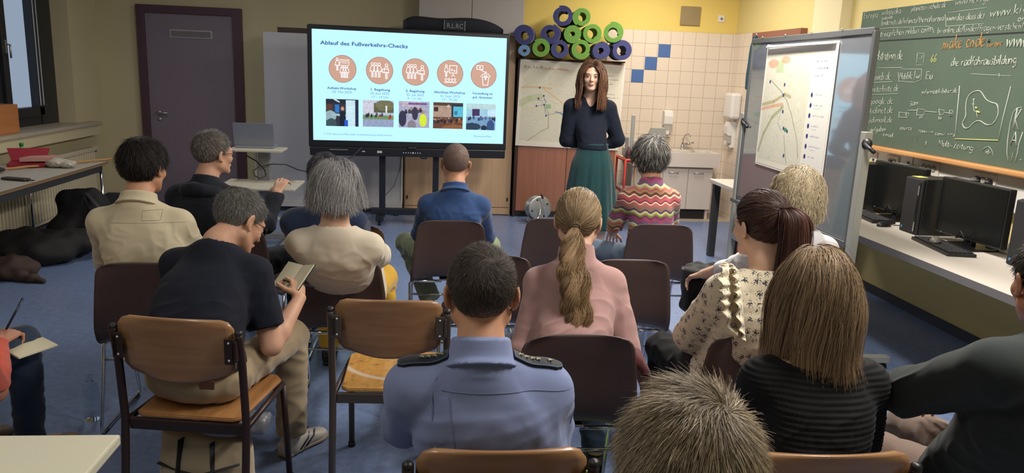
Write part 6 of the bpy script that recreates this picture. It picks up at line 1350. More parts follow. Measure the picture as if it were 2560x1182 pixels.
# 2 man in the uniform shirt
P = person('man in a light blue uniform shirt with dark shoulder boards, seen from behind', .21, 1.86, .0, (1209, 603), 1.80, hyaw=-.05, hpitch=.08, skin='b', shw=0.162, b=1.03, shz=.03, armL=((-.285, .06, .70), (-.10, .26, .62)), armR=((.285, .06, .70), (.10, .26, .62)),
    top=dict(m=F_police, neck='collar', ch=.042, hem=.47, bulk=1.07, sleeve=.98, th=.015), bottom=dict(m=F_grey), shoes=dict(m=S_black), h=.006, fold=(.006, (6, 6, 9)), shoulder_tilt=-.02)
short_hair(P, 30000, sr(46, 40, 38), sr(98, 86, 76), L=(.002, .017), wd=.0006, lift=.10, th=.003, capcol=sr(62, 52, 47), swirl=1.2, whorl=(.012, -.07, .085), zmin=-.088, var=.15, clump=.5, capfade=(sr(166, 126, 102), .02, .85), thin=lambda q: rng.random(len(q)) < np.clip((q[:, 2] + .085) / .11, .06, 1))
bv = P['bvh']
drape_seam(bv, [(x, .925 - .05 * x - .25 * x * x) for x in np.linspace(-.185, .185, 34)], .0010, P['root'], F_police, 'yoke_seam')
for x0 in (-.165, .165): drape_seam(bv, [(x0 * (1 - .10 * t_), .915 - .14 * t_) for t_ in np.linspace(0, 1, 16)], .0009, P['root'], F_police, 'pleat')
for sx in (-1, 1): drape_seam(bv, [(.195 * sx, .95), (.205 * sx, .91), (.205 * sx, .86), (.19 * sx, .80), (.175 * sx, .76)], .0011, P['root'], F_police, 'sleeve_seam')
M_ep = mat('epaulette_navy', sr(24, 30, 40), .7); M_st = mat('star_silver', sr(190, 186, 160), .4, .5)
for sx in (-1, 1):
    A = P['sc'] + P['sr'] * .080 * sx; B = P['J'][sx] + P['sr'] * .035 * sx
    def dropz(p):
        h_ = bv.ray_cast(Vector((p[0], p[1], 1.6)), Vector((0, 0, -1))); return np.array([p[0], p[1], (h_[0].z if h_[0] is not None else p[2]) + .003])
    n = 9; V = []; 
    for i in range(n):
        c_ = A + (B - A) * i / (n - 1); c_ = c_ + [0, .004, 0]
        w_ = .024 + .004 * i / n if i < n - 1 else .016
        for dy in (-w_, -w_ * .5, 0, w_ * .5, w_): V.append(dropz(c_ + [0, dy, 0]) + [0, 0, .002])
    top_ = np.array(V); V = np.concatenate([top_ + [0, 0, .004], top_ - [0, 0, .003]]); i = np.arange(n * 5).reshape(n, 5); F_ = [np.stack([i[:-1, :-1], i[1:, :-1], i[1:, 1:], i[:-1, 1:]], -1).reshape(-1, 4)]; F_.append(F_[0][:, ::-1] + n * 5)
    rg_ = np.concatenate([i[0, :], i[1:, -1], i[-1, -2::-1], i[-2:0:-1, 0]]); F_.append(np.stack([rg_, np.roll(rg_, -1), np.roll(rg_, -1) + n * 5, rg_ + n * 5], 1)); ep = mesh_np('shoulder_board', V, np.concatenate(F_), P['root'], M_ep, False)
    for q_ in range(5 if sx > 0 else 4):
        c_ = top_[(1 + q_ + (1 if q_ > 3 else 0)) * 5 + 2] + [0, -.004, .005]; st = MB(); pol = [((.0085 if j % 2 == 0 else .0035) * math.cos(j * PI / 5 + PI / 2), (.0085 if j % 2 == 0 else .0035) * math.sin(j * PI / 5 + PI / 2)) for j in range(10)]; st.prism(pol, 0, .002, Matrix.Translation(c_)); st.build('star', M_st, ep)
    pp = MB(); rr_ = [tuple(v + [0, 0, .004]) for v in top_[rg_]]; pp.tube(rr_, .0012, 5, closed=True); pp.build('piping', mat('piping_blue', sr(90, 110, 140), .6), ep)
# 3 man in the black t-shirt, bent over his notebook
def deco_shoe(sh, a, fd, r_):
    for s_ in (-1, 1):
        for o_ in (0, .035): MB().tube([a + fd * (.01 + o_) + r_ * .042 * s_ + np.array([0, 0, .025]), a + fd * (.06 + o_) + r_ * .038 * s_ + np.array([0, 0, .055]), a + fd * (.085 + o_) + r_ * .018 * s_ + np.array([0, 0, .068])], .0035, 6).build('stripe', mat('stripe_navy', sr(40, 48, 80), .6), sh)
P = person('man with short grey hair in a black t-shirt bent over a notebook', -.83, 2.66, -.18, (598, 463), 2.92, hyaw=-.55, hpitch=.62, hroll=-.10, hk=1.0, skin='a', shw=0.165, b=1.03, wst=1.02, armL=((-.20, .22, .78), (.06, .42, .70)), armR=((.295, .16, .66), (.245, .40, .745)),
    kneeR=(.17, .46, .535), kneeL=(-.12, .42, .51), ankR=(.16, .46, .10), ankL=(.0, .25, .10), neck=(-.02, -.055, -.045), shoulder_yaw=-.15,
    top=dict(m=F_navy, neck='round', hem=.585, sleeve=.72, th=.016, bulk=1.02), bottom=dict(m=F_beige, r=1.0, cuff=.060), shoes=dict(m=S_white, sole=S_sole, out=.45, deco=deco_shoe), h=.0055, fold=(.006, (7, 7, 9)), bend=.10,
    handd={1: (-.35, .75, .45), -1: (.7, .5, .1)}, handn={1: (.75, -.2, .5), -1: (-.3, .3, .9)}, curl={1: (.95, .9, .95, 1.0), -1: (.4, .4, .5, .6)})
short_hair(P, 18000, sr(84, 82, 80), sr(160, 158, 154), L=(.006, .024), wd=.0008, lift=.16, th=.005, capcol=sr(104, 98, 94), capfade=(sr(170, 140, 120), -.01, .6), thin=lambda q: rng.random(len(q)) < np.clip(1.25 - (q[:, 2] - .05) * 9, .35, 1))
HP = P
def glasses(P, m):
    H = P['H']; mb = MB(); k = H.k
    for sx in (-1, 1): mb.tube([H.W(np.array(q) * k) for q in ((.058 * sx, .095, .002), (.076 * sx, .06, .004), (.083 * sx, -.01, .004))], .0018, 6); mb.tube([H.W(np.array((sx * (.032 + .024 * math.cos(a)), .107 - .012 * abs(math.cos(a)), -.002 + .018 * math.sin(a))) * k) for a in np.linspace(0, 2 * PI, 15)[:-1]], .0014, 6, closed=True)
    mb.tube([H.W(np.array(q) * k) for q in ((-.008, .109, .002), (.008, .109, .002))], .0015, 6); mb.build('glasses', m, P['root'])
glasses(P, M_black)
MB().box(-.024, .024, -.002, .002, -.018, .018, .002).build('label_patch', mat('leather_patch', sr(112, 70, 54), .6), P['root'], (.09, -.118, .555), (.25, .1, .3))
# his open notebook and pen
L_ = P['L']; R_m = Matrix.Rotation(-.18, 4, 'Z'); wrld = lambda p: Matrix.Translation((-.83, 2.66, 0)) @ R_m @ Vector(p)
hw = P['wr'][1]
NK_ = .72
t = thing('notebook', 'open notebook with dark green cover held by the man in the black t-shirt', 'notebook', wrld(hw + np.array([-.05, .10, .055])), -.18); t.rotation_euler = (.75, -.1, -.75); t.scale = (NK_,) * 3
for sx in (-1, 1):
    MB().box(.002 if sx > 0 else -.125, .125 if sx > 0 else -.002, -.09, .09, -.002, .0, .0, Matrix.Rotation(-.18 * sx, 4, 'Y')).build('cover', mat('notebook_green', sr(30, 52, 50), .6), t)
    MB().box(.004 if sx > 0 else -.12, .12 if sx > 0 else -.004, -.086, .086, .001, .009, .002, Matrix.Rotation(-.18 * sx, 4, 'Y')).build('pages', mat('pages_cream', sr(214, 208, 180), .7), t)
tag(MB().tube([(-.07, 0, 0), (.06, 0, 0)], .0045, 8).tube([(.06, 0, 0), (.072, 0, 0)], [.0045, .001], 8).build('black_pen', M_black, None, wrld(hw + np.array([-.03, .085, .035])), (0, .35, .45)), 'black pen in the hand of the man in the black t-shirt', 'pen')
# 4 woman with grey bob, ivory top
def dark_line(z0, z1): pass
P = person('woman with a grey bob in an ivory top, seated in the third row', -.42, 3.70, .0, (838, 397), 3.25, hyaw=-.08, hpitch=.05, hroll=-.04, skin='c', shw=0.148, b=1.03, wst=1.12, armL=((-.27, .14, .74), (-.1, .34, .74)), armR=((.285, .10, .72), (.10, .33, .72)),
    top=dict(m=F_ivory, neck='round', wide=.02, drop=.0, hem=.46, sleeve=(.98, .98), th=.012, bulk=1.1), bottom=dict(m=F_yellow, r=1.1), shoes=dict(m=S_black), h=.007, fold=(.0065, (3.5, 3.5, 20)), shoulder_tilt=-.03)
def bob(P, n, base, hi, zlim, wd, lay=(1.08, 1.35), part=0., L=(.20, .34), wave=.25, wf=70, corer=(.098, .108, .125), corec=(0, -.02, -.02), var=.15, mixp=.35, capline=(.058, .058, 1.0), sh=.075, q=14, grav=.35, tip=1.1, m=None, out=0., core=True, front=True, corez=None, face=True, flip=0., zn=.008):
    H = P['H']; k = H.k
    def ex(sd): sd.ell(H.W(np.array(corec) * k), np.array(corer) * k, H.R, .02)
    H.cap('hair', P['root'], m or HM, np.array(base) * .8, .003, capline, (-.10 if corez is None else corez), ex if core else None, .005, .004)
    p = H.roots(n, (capline[0] + .006, capline[1], capline[2]), -.05, ear=False); x = p[:, 0] - part * k; nn = H.nrm(p)
    bk_ = np.clip(.45 + p[:, 1] / k / .07, .0, 1); d = np.stack([np.sign(x) * .6 * bk_, -.15 - .3 * (1 - bk_), -.4 + 0 * x], 1); d = d - nn * (d * nn).sum(1)[:, None] + nn * .15 + rng.normal(size=p.shape) * .07
    lay_ = rng.uniform(*lay, n); lay_ = lay_ * np.clip(.97 + .0 * x, .9, 1.2); g = H.R.T @ np.array([0, 0, -1.]); zl = (H.R.T @ (np.array([0, 0, zlim]) - H.c * 0))[2]
    shs = [(H.R.T @ (P['J'][-1] + [0, 0, -.01] - H.c), H.R.T @ (P['J'][1] + [0, 0, -.01] - H.c), sh)]
    # hair keeps off the face: strands rooted in front are swept sideways
    fr_ = np.clip((p[:, 1] / k - .02) / .05, 0, 1)[:, None]; d = d * (1 - fr_ * .5) + np.array([[1.2, -.35, -.1]]) * np.sign(x)[:, None] * fr_ * [1, np.nan, np.nan] if False else d + fr_ * np.stack([np.sign(x) * .8, -.25 + 0 * x, .15 + 0 * x], 1)
    path = grow(H, p * (1 + .02), d, rng.uniform(*L, n) * k, q, lay_, g, grav, wave=wave, wf=wf, shoulders=shs if sh else None, zlim=None)
    # straight cut at zlim (height above the floor)
    if flip:
        tq = np.clip((np.linspace(0, 1, q) - .55) / .45, 0, 1)[None, :, None] ** 2; od = path[:, -1] * [1, 1, 0]; od /= np.linalg.norm(od, axis=1)[:, None] + 1e-9; fl = (.4 + .9 * np.clip(wob(p / k * [16, 16, 4] + 3), -.3, 1))[:, None, None]; path = path + od[:, None] * tq * flip * fl
    Wp = H.W(path); below = Wp[:, :, 2] < zlim + rng.normal(size=(n, 1)) * zn + zn * 1.2 * wob(p / k * [12, 12, 3])[:, None]
    for i in range(1, q): Wp[:, i] = np.where(below[:, i, None], Wp[:, i - 1] + [0, 0, -.0004], Wp[:, i])
    if m is None and face:
        lp = (Wp - H.c) @ H.R / k; sg = np.sign(x)[:, None]; lim = np.interp(lp[..., 2], [-.13, -.05, .02, .05, .075, .095], [.060, .060, .064, .052, .022, .0]); near = (lp[..., 1] > .015) & (lp[..., 2] < .10)
        lp[..., 0] = np.where(near & (lp[..., 0] * sg < lim), sg * (lim + .006 * rng.random(lim.shape)), lp[..., 0]); Wp = H.W(lp * k)
    # locks: a slow colour change across neighbouring roots
    lk = np.clip(.5 + .5 * wob(p / k * [38, 38, 6]), 0, 1) ** 1.2 * .7 + rng.random(n) * .3 * mixp * 2
    ribs('hair_strands', Wp, wd, strand_cols(n, q, base, hi, var, mixp, tip, np.clip(lk, 0, 1)), H.W(H.C0), P['root'], m or HM)
bob(P, 13000, sr(112, 110, 114), sr(190, 188, 188), P['H'].c[2] - .072, .0014, lay=(1.05, 1.26), flip=.045, zn=.012, wave=.28, wf=40, corer=(.092, .10, .115), corec=(0, -.02, -.025), sh=0, L=(.20, .30), corez=-.11)
# 5 man in the dark blue shirt
P = person('man with shaved head in a dark blue shirt watching the screen', .10, 4.49, .0, (1141, 354), 4.45, hyaw=-.1, hpitch=.02, skin='b', shw=0.152, b=1.03, armL=((-.30, .10, .76), (-.1, .30, .80)), armR=((.30, .10, .76), (.1, .3, .78)), kneeL=(-.27, .36, .53), kneeR=(.27, .38, .52), ankL=(-.10, .12, .11), ankR=(.2, .5, .1),
    top=dict(m=F_denim, neck='collar', ch=.028, hem=.47, bulk=1.03), bottom=dict(m=F_olive, up=.12), shoes=dict(m=S_black), h=.008, fold=(.006, (8, 8, 14)), shoulder_tilt=-.01)
short_hair(P, 9000, sr(92, 80, 78), sr(134, 118, 110), L=(.001, .005), wd=.0012, lift=.2, th=.002, capcol=sr(124, 102, 94))
# 6 woman with the striped pullover
P = person('person with short tousled grey hair in a wavy striped knit pullover', 1.34, 4.52, -.02, (1630, 343), 4.62, hyaw=.05, hpitch=.15, skin='b', shw=0.130, b=1.03, wst=1.08, armL=((-.27, .10, .72), (-.16, .34, .62)), armR=((.25, .12, .74), (.12, .32, .66)), kneeL=(-.30, .30, .52), ankL=(-.3, .3, .1),
    top=dict(m=stripe_mat(), neck='stand', ch=.02, hem=.47, sleeve=(.9, 1.0), th=.012, bulk=1.02), bottom=dict(m=F_ljeans), shoes=dict(m=S_black), h=.008, fold=(.003, (10, 10, 12)))
short_hair(P, 7000, sr(38, 36, 36), sr(164, 160, 154), L=(.03, .065), wd=.0028, lift=.8, th=.022, capcol=sr(44, 42, 42), zmin=-.075, mixp=.5, swirl=1.2, whorl=(.01, -.07, .09), q=7, grav=.25, var=.4)
# 7 woman with the long ponytail
P = person('woman with a long light brown ponytail in a pink jacket', .50, 2.60, .0, (1450, 467), 2.86, hyaw=-.28, hpitch=.10, skin='c', shw=0.134, b=1.03, armL=((-.275, .06, .72), (-.12, .32, .62)), armR=((.27, .08, .74), (.10, .32, .62)), neck=(0, -.035, -.080),
    top=dict(m=F_pink, neck='stand', ch=.045, hem=.46, bulk=1.06, th=.016), bottom=dict(m=F_jeans), shoes=dict(m=mat('shoe_greydark', sr(48, 48, 46), .6), sole=mat('sole_grey', sr(90, 88, 76), .6)), ankR=(.20, .30, .10), h=.006, fold=(.006, (7, 7, 10)))
def tied(P, n, base, hi, tie, wd, th=.008, var=.2, q=10, mixp=.35, line=(.070, .058, 1.), zmin=-.09, m=None):
    H = P['H']; k = H.k; H.cap('hair', P['root'], m or HM, np.array(base) * .85, th, line, zmin); p = H.roots(n, line, zmin); tie = np.array(tie) * k; tt = np.linspace(0, 1, q)[None, :, None]
    path = p[:, None] * (1 - tt) + (tie + rng.normal(size=(n, 1, 3)) * .005) * tt; path = H.push(path, 1.0 + th / .085 + rng.uniform(.0, .03, (n, 1, 1)))
    path[:, :, :] += (rng.normal(size=(n, 1, 3)) * .0015)
    lk = np.clip(.5 + .6 * wob(p / k * 42), 0, 1); ribs('hair_strands', H.W(path), wd, strand_cols(n, q, base, hi, var, mixp, 1., lk), H.W(H.C0), P['root'], m or HM)
def tail(P, n, base, hi, pts, rad, wd, wave=.014, wl=.13, q=40, var=.15, clumps=60, m=None, name='ponytail', tip=1.2):
    pts = np.array(pts, float); cl = rng.integers(0, clumps, n); ct = rng.uniform(0, 2 * PI, clumps); cr_ = np.sqrt(rng.random(clumps)); cph = rng.uniform(0, 6.28, clumps); m_ = len(pts); T = np.linspace(0, m_ - 1, q)
    def cr(A):
        out = []
        for t in T:
            i = min(int(t), m_ - 2); f = t - i; p0, p1, p2, p3 = A[max(i - 1, 0)], A[i], A[i + 1], A[min(i + 2, m_ - 1)]; out.append(.5 * (2 * p1 + (p2 - p0) * f + (2 * p0 - 5 * p1 + 4 * p2 - p3) * f * f + (3 * p1 - p0 - 3 * p2 + p3) * f ** 3))
        return np.array(out)
    C_ = cr(pts); R_ = np.maximum(cr(np.array(rad, float)), .002); s_ = np.concatenate([[0], np.cumsum(np.linalg.norm(np.diff(C_, axis=0), axis=1))]); a = ct[cl] + rng.normal(size=n) * .22; r = np.clip(cr_[cl] + rng.normal(size=n) * .09, 0, 1.15)
    off = np.stack([np.cos(a) * r, np.sin(a) * r * .6, 0 * r], 1)[:, None, :] * R_[None, :, None]; gr = np.clip(s_ / .08, 0, 1)[None, :]; ph = cph[cl][:, None] + rng.normal(size=(n, 1)) * .35
    wv = np.stack([np.sin(s_[None] / wl * 2 * PI + ph) * wave * gr, np.cos(s_[None] / wl * 2 * PI + ph) * wave * .6 * gr, np.zeros((n, q))], -1); path = C_[None] + off + wv
    endk = rng.uniform(.62, 1.0, n) ** .7
    for i in range(1, q): path[:, i] = np.where((i / (q - 1) > endk)[:, None], path[:, i - 1] + [0, 0, -.0003], path[:, i])
    lk = np.clip(rng.random(clumps)[cl] * .8 + rng.normal(size=n) * .12, 0, 1); ribs(name, path, wd, strand_cols(n, q, base, hi, var, .4, tip, lk), C_[None, :, :] + np.array([0, .05, 0]), P['root'], m or HM)
b7, h7 = sr(96, 78, 60), sr(186, 158, 122)
tied(P, 6500, b7, h7, (.0, -.118, -.015), .0016)
H = P['H']; tp = H.W(np.array([0, -.122, -.015])); 
tail(P, 9000, sr(96, 76, 56), sr(186, 152, 112), [tp + [0, .01, .012], tp + [-.006, -.030, -.015], tp + [-.016, -.055, -.08], tp + [-.012, -.105, -.17], tp + [-.002, -.135, -.28], tp + [.004, -.14, -.38], tp + [.0, -.135, -.45]], [.014, .018, .036, .046, .044, .034, .008], .0012, clumps=24)
MB().tube([tp + np.array([.017 * math.cos(a), -.016, .017 * math.sin(a)]) for a in np.linspace(0, 2 * PI, 13)[:-1]], .004, 6, closed=True).build('hair_tie', mat('hair_tie', sr(70, 58, 46), .7), P['root'])
# 8 woman with the dark ponytail, floral blouse
F_fl = floral_mat('cloth_floral', sr(224, 212, 186), sr(66, 66, 74))
P = person('woman with a high dark ponytail in a cream floral blouse with ruffles', 1.13, 2.60, .05, (1918, 472), 2.62, hyaw=.24, hpitch=.10, hroll=.0, skin='c', shw=0.145, b=1.03, armL=((-.19, .05, .66), (-.02, .30, .60)), armR=((.26, .10, .72), (.12, .34, .62)),
    top=dict(m=F_fl, neck='round', wide=.012, hem=.40, bulk=1.10, th=.022), bottom=dict(m=F_black), shoes=dict(m=S_black), h=.006, fold=(.006, (9, 9, 12)), kneeL=(-.12, .42, .51), ankL=(-.10, .36, .10), shoulder_tilt=-.06)
b8, h8 = sr(40, 28, 27), sr(104, 66, 56)
tied(P, 6500, b8, sr(84, 58, 50), (.0, -.100, .062), .0015, zmin=-.088)
H = P['H']; tp = H.W(np.array([0, -.104, .066]))
tail(P, 5000, sr(46, 30, 28), h8, [tp + [0, .012, .0], tp + [.012, -.014, .004], tp + [.030, -.034, -.03], tp + [.036, -.042, -.12], tp + [.032, -.040, -.24], tp + [.022, -.05, -.34], tp + [.01, -.06, -.43]], [.016, .028, .048, .052, .050, .042, .024], .0016, wave=.003, wl=.2, clumps=40)
MB().tube([tp + np.array([.016 * math.cos(a), -.004 + .010 * math.sin(a), .018 * math.sin(a)]) for a in np.linspace(0, 2 * PI, 13)[:-1]], .0045, 6, closed=True).build('hair_tie', MATS['hair_tie'], P['root'])
# ruffles along the left sleeve seam
J = P['J'][-1]; el_ = P['el'][-1]
def ruffle(pts, wdt, amp, nf, ph, nrm_):
    pts = [np.array(p) for p in pts]; n = 90; V = []; m_ = len(pts); 
    for i in range(n + 1):
        t = i / n * (m_ - 1); a = min(int(t), m_ - 2); f = t - a; p = pts[a] * (1 - f) + pts[a + 1] * f; w_ = wdt * math.sin(PI * min(1, max(.0, (i + 3) / (n + 6)))) ** .5
        for j in range(6):
            u = j / 5; o = nrm_(i / n); V.append(p + o * w_ * u + np.array([.4, -1, .25]) * amp * u * math.sin(i / n * nf * 2 * PI + ph + 1.6 * math.sin(i / n * 11 + ph)) + np.array([0, -.012 * u, 0]))
    i = np.arange((n + 1) * 6).reshape(n + 1, 6); V = np.array(V); F_ = np.stack([i[:-1, :-1], i[1:, :-1], i[1:, 1:], i[:-1, 1:]], -1).reshape(-1, 4); o = mesh_np('ruffle', V, F_, P['root'], F_fl); sm = o.modifiers.new('th', 'SOLIDIFY'); sm.thickness = .0015
c_ = P['sc'] + P['sr'] * -.135
ruffle([c_ + [0, .03, .062], c_ + [-.005, -.03, .055], c_ + [-.012, -.085, .005], c_ + [-.01, -.112, -.07], c_ + [.01, -.12, -.15]], .080, .009, 8, 0, lambda t: unit([-.9, -.35, .35 * (1 - t) - .2 * t]))
ruffle([c_ + [.01, .02, .064], c_ + [.008, -.04, .056], c_ + [.004, -.09, .0], c_ + [.006, -.115, -.08], c_ + [.02, -.12, -.16]], .055, .009, 9, 1.3, lambda t: unit([-.75, -.6, .3 * (1 - t)]))
# 9 woman with curly blonde hair
P = person('woman with curly pale blonde hair in a white cardigan', 1.64, 3.38, .12, (2004, 419), 3.42, hyaw=.1, hpitch=.05, skin='c', shw=0.138, b=1.03, armL=((-.30, .20, .74), (-.25, .42, .62)), armR=((.25, .1, .74), (.1, .32, .62)), top=dict(m=F_white, neck='round', wide=.01, hem=.46, bulk=1.04, sleeve=(1.5, 'long'), th=.014), bottom=dict(m=F_black), shoes=dict(m=S_black), h=.007, fold=(.006, (10, 10, 14)))
bob(P, 9000, sr(146, 126, 94), sr(218, 206, 178), P['H'].c[2] - .095, .0018, lay=(1.08, 1.34), wave=.85, wf=110, corer=(.102, .112, .115), corec=(0, -.02, -.01), sh=0, L=(.19, .28), q=22, tip=1., corez=-.10, capline=(.07, .055, 1))
# 10 woman with the blonde bob
P = person('woman with straight shoulder-length dark blonde hair in a black ribbed pullover', .97, 1.78, .0, (2058, 606), 1.98, hyaw=.12, hpitch=.06, skin='c', shw=0.140, b=1.03, armL=((-.26, .10, .72), (-.1, .32, .62)), armR=((.26, .08, .72), (.1, .32, .62)),
    top=dict(m=F_black, neck='round', wide=.052, drop=.022, hem=.66, bulk=1.02, th=.014, rib=(.0016, .0135), h=.005), bottom=dict(m=F_grey), shoes=dict(m=S_black), h=.006, fold=(.003, (7, 7, 9)), shoulder_tilt=-.02)
bob(P, 15000, sr(100, 82, 64), sr(182, 154, 122), P['J'][1][2] + .040, .0010, lay=(1.03, 1.13), part=-.004, L=(.31, .42), wave=.20, wf=26, corer=(.077, .092, .140), corec=(0, -.022, -.050), sh=.060, q=18, grav=.5, tip=1.45, corez=-.17, capline=(.055, .058, 1), flip=.040, zn=.014)
# 11 grey tousled head at the bottom edge
P = person('person with thick tousled grey-brown hair at the bottom edge, seen from above', .33, .76, .0, (1742, 962), 1.07, hyaw=.0, hpitch=.10, skin='b', shw=.18, top=dict(m=F_jacket, neck='round', hem=.46), bottom=dict(m=F_grey), shoes=dict(m=S_black), h=.008, hairth=.022)
short_hair(P, 48000, sr(98, 84, 68), sr(200, 182, 152), L=(.026, .044), wd=.0008, lift=.55, th=.012, capcol=sr(84, 72, 58), zmin=-.08, clump=.75, mixp=.45, swirl=.9, whorl=(.030, -.045, .10), q=7, grav=.12, var=.3, fade=False, m=HM)
# 12 person at the right edge
P = person('person with short dark hair in a dark green pullover at the right edge', 1.60, 1.86, .22, (2665, 575), 1.80, hyaw=-.45, hpitch=.15, skin='d', neck=(0, -.03, -.055), shz=.035, shw=0.185, b=1.03, armL=((-.34, .17, .74), (-.18, .42, .68)), armR=((.3, .1, .74), (.1, .32, .66)), kneeL=(-.22, .44, .52), ankL=(-.22, .44, .1),
    top=dict(m=F_dgreen, neck='round', hem=.46, bulk=1.1, th=.028), bottom=dict(m=fabric('trouser_taupe', sr(116, 98, 88))), shoes=dict(m=S_black), h=.0065, fold=(.007, (6, 6, 9)))
short_hair(P, 9000, sr(30, 26, 24), sr(76, 62, 52), L=(.006, .026), wd=.0010, lift=.15, th=.006, capcol=sr(34, 28, 26))
# 13 man in the dark jacket
P = person('grey haired man with glasses in a dark hooded jacket near the laptop', -1.10, 4.26, -.30, (525, 322), 4.02, hyaw=-.40, hpitch=.05, skin='a', shw=0.165, b=1.03, armL=((-.30, .1, .74), (-.1, .3, .7)), armR=((.31, .18, .70), (.12, .26, .90)), top=dict(m=F_jacket, neck='stand', ch=.02, hem=.46, bulk=1.08, th=.024), bottom=dict(m=F_jacket), shoes=dict(m=S_black), h=.0075, fold=(.009, (8, 8, 12)))
short_hair(P, 6000, sr(84, 80, 78), sr(170, 164, 158), L=(.006, .026), wd=.0013, lift=.14, th=.006, capcol=sr(96, 88, 84), capfade=(sr(150, 120, 104), -.01, .6)); glasses(P, M_black)
s = SDF(P['N'] - .2, P['N'] + .2, .007); nb = P['N']
for a in np.linspace(-2.6, -.5, 8): s.ell(nb + [.095 * math.cos(a), .085 * math.sin(a), -.02 + .01 * math.sin(3 * a)], (.045, .04, .03), None, .02)
V, Fq = s.mesh(1); V = V + normals(V, Fq) * (.006 * wob(V * 22))[:, None]; mesh_np('hood', V, Fq, P['root'], F_jacket)
# 14 person behind the grey bob
P = person('person in a dark blue jacket mostly hidden behind the grey bob', -.50, 4.30, .0, (812, 379), 3.98, hyaw=.1, hpitch=.08, skin='b', shw=0.155, b=1.03, armL=((-.28, .1, .74), (-.1, .3, .7)), armR=((.32, .08, .74), (.12, .3, .66)), top=dict(m=fabric('cloth_navydenim', sr(34, 48, 76)), neck='stand', ch=.02, hem=.46, bulk=1.1, th=.024), bottom=dict(m=F_jeans), shoes=dict(m=S_black), h=.009, fold=(.009, (9, 9, 13)))
short_hair(P, 5000, sr(34, 34, 42), sr(120, 120, 130), L=(.02, .05), wd=.002, lift=.2, th=.012, capcol=sr(30, 30, 38), grav=.3)
# 15 presenter
def pres_extra(s, res): s.cut((0, 0, 1.06), (0, 0, 1))
P = person('standing young woman with long brown hair in dark blouse and long green skirt', 1.27, 6.05, PI - .08, (1483, 152), 6.08, hyaw=-.13, hpitch=.0, hroll=-.03, hk=.98, skin='c', shw=0.148, b=.9, wst=.92, stand=True, pelz=.98, hairth=.008, armL=((-.20, -.11, 1.16), (-.05, -.17, 1.03)), armR=((.20, -.11, 1.16), (.05, -.17, 1.03)), neck=(0, -.015, -.09), handd={1: (-1, .1, .05), -1: (1, .1, .05)}, handn={1: (0, -1, 0), -1: (0, -1, 0)},
    top=dict(m=fabric('blouse_navy', sr(24, 30, 44), sheen=.05), neck='round', vneck=True, hem=None, bulk=1.0, th=.014, arm=.054, extra=pres_extra), bottom=None, shoes=dict(m=S_black), h=.006, fold=(.0035, (9, 9, 12)))
s = SDF((-.45, -.4, .25), (.45, .4, 1.14), .008); s.loft([((0, .0, 1.11), (1, 0, 0), .112, .088), ((0, 0, 1.04), (1, 0, 0), .132, .104), ((0, 0, .92), (1, 0, 0), .172, .135), ((0, 0, .65), (1, 0, 0), .205, .165), ((0, 0, .42), (1, 0, 0), .235, .19)], .01, n=2.1, sub=4); s.cut((0, 0, .42), (0, 0, 1)); s.cut((0, 0, 1.115), (0, 0, -1))
V, Fq = s.mesh(1); Nn = normals(V, Fq); th_ = np.arctan2(V[:, 1], V[:, 0]); dn = np.clip((1.08 - V[:, 2]) / .66, 0, 1); V = V + Nn * ((.012 * np.sin(th_ * 9 + 1.5 * wob(V * 2.5)) + .006 * np.sin(th_ * 17 + 2)) * dn * (np.abs(Nn[:, 2]) < .6))[:, None]; mesh_np('skirt', V, Fq, P['root'], F_skirt)
MB().tube([(.110 * math.cos(a), .086 * math.sin(a), 1.10) for a in np.linspace(0, 2 * PI, 33)[:-1]], .012, 8, closed=True).build('waistband', F_skirt, P['root'])
bob(P, 11000, sr(74, 52, 42), sr(140, 100, 74), P['H'].c[2] - .26, .0018, lay=(1.06, 1.36), part=0., L=(.34, .46), wave=.45, wf=30, corer=(.090, .085, .15), corec=(0, -.045, -.05), sh=.088, q=20, grav=.55, tip=1.2, corez=-.2, capline=(.066, .062, .8))
H = P['H']; k = H.k
for sx in (-1, 1):
    MB().lathe([(0, 0), (.0062, .0008), (.0045, .003), (0, .0038)], 12, T=frame_T(H.W(np.array([.031 * sx, .0945, .0]) * k), H.R[:, 0], H.R[:, 2] * 1.) @ Matrix.Rotation(PI, 4, 'Y')).build('eye', mat('eye_dark', sr(46, 38, 36), .3), P['root'])
    MB().tube([H.W(np.array(q) * k) for q in ((.016 * sx, .098, .019), (.032 * sx, .097, .023), (.046 * sx, .088, .018))], [.0022, .0026, .0012], 6).build('eyebrow', mat('brow_brown', sr(96, 72, 58), .8), P['root'])
    MB().tube([H.W(np.array(q) * k) for q in ((.019 * sx, .0975, .006), (.031 * sx, .099, .009), (.044 * sx, .092, .004))], .0014, 6).build('eyelid', mat('brow_brown', sr(96, 72, 58), .8), P['root'])
MB().tube([H.W(np.array(q) * k) for q in ((-.023, .100, -.063), (-.008, .107, -.0605), (0, .1075, -.0615), (.008, .107, -.0605), (.023, .100, -.063))], [.001, .0026, .003, .0026, .001], 8).tube([H.W(np.array(q) * k) for q in ((-.02, .100, -.066), (0, .1055, -.070), (.02, .100, -.066))], [.001, .0036, .001], 8).build('lips', mat('lips', sr(176, 100, 96), .5), P['root'])
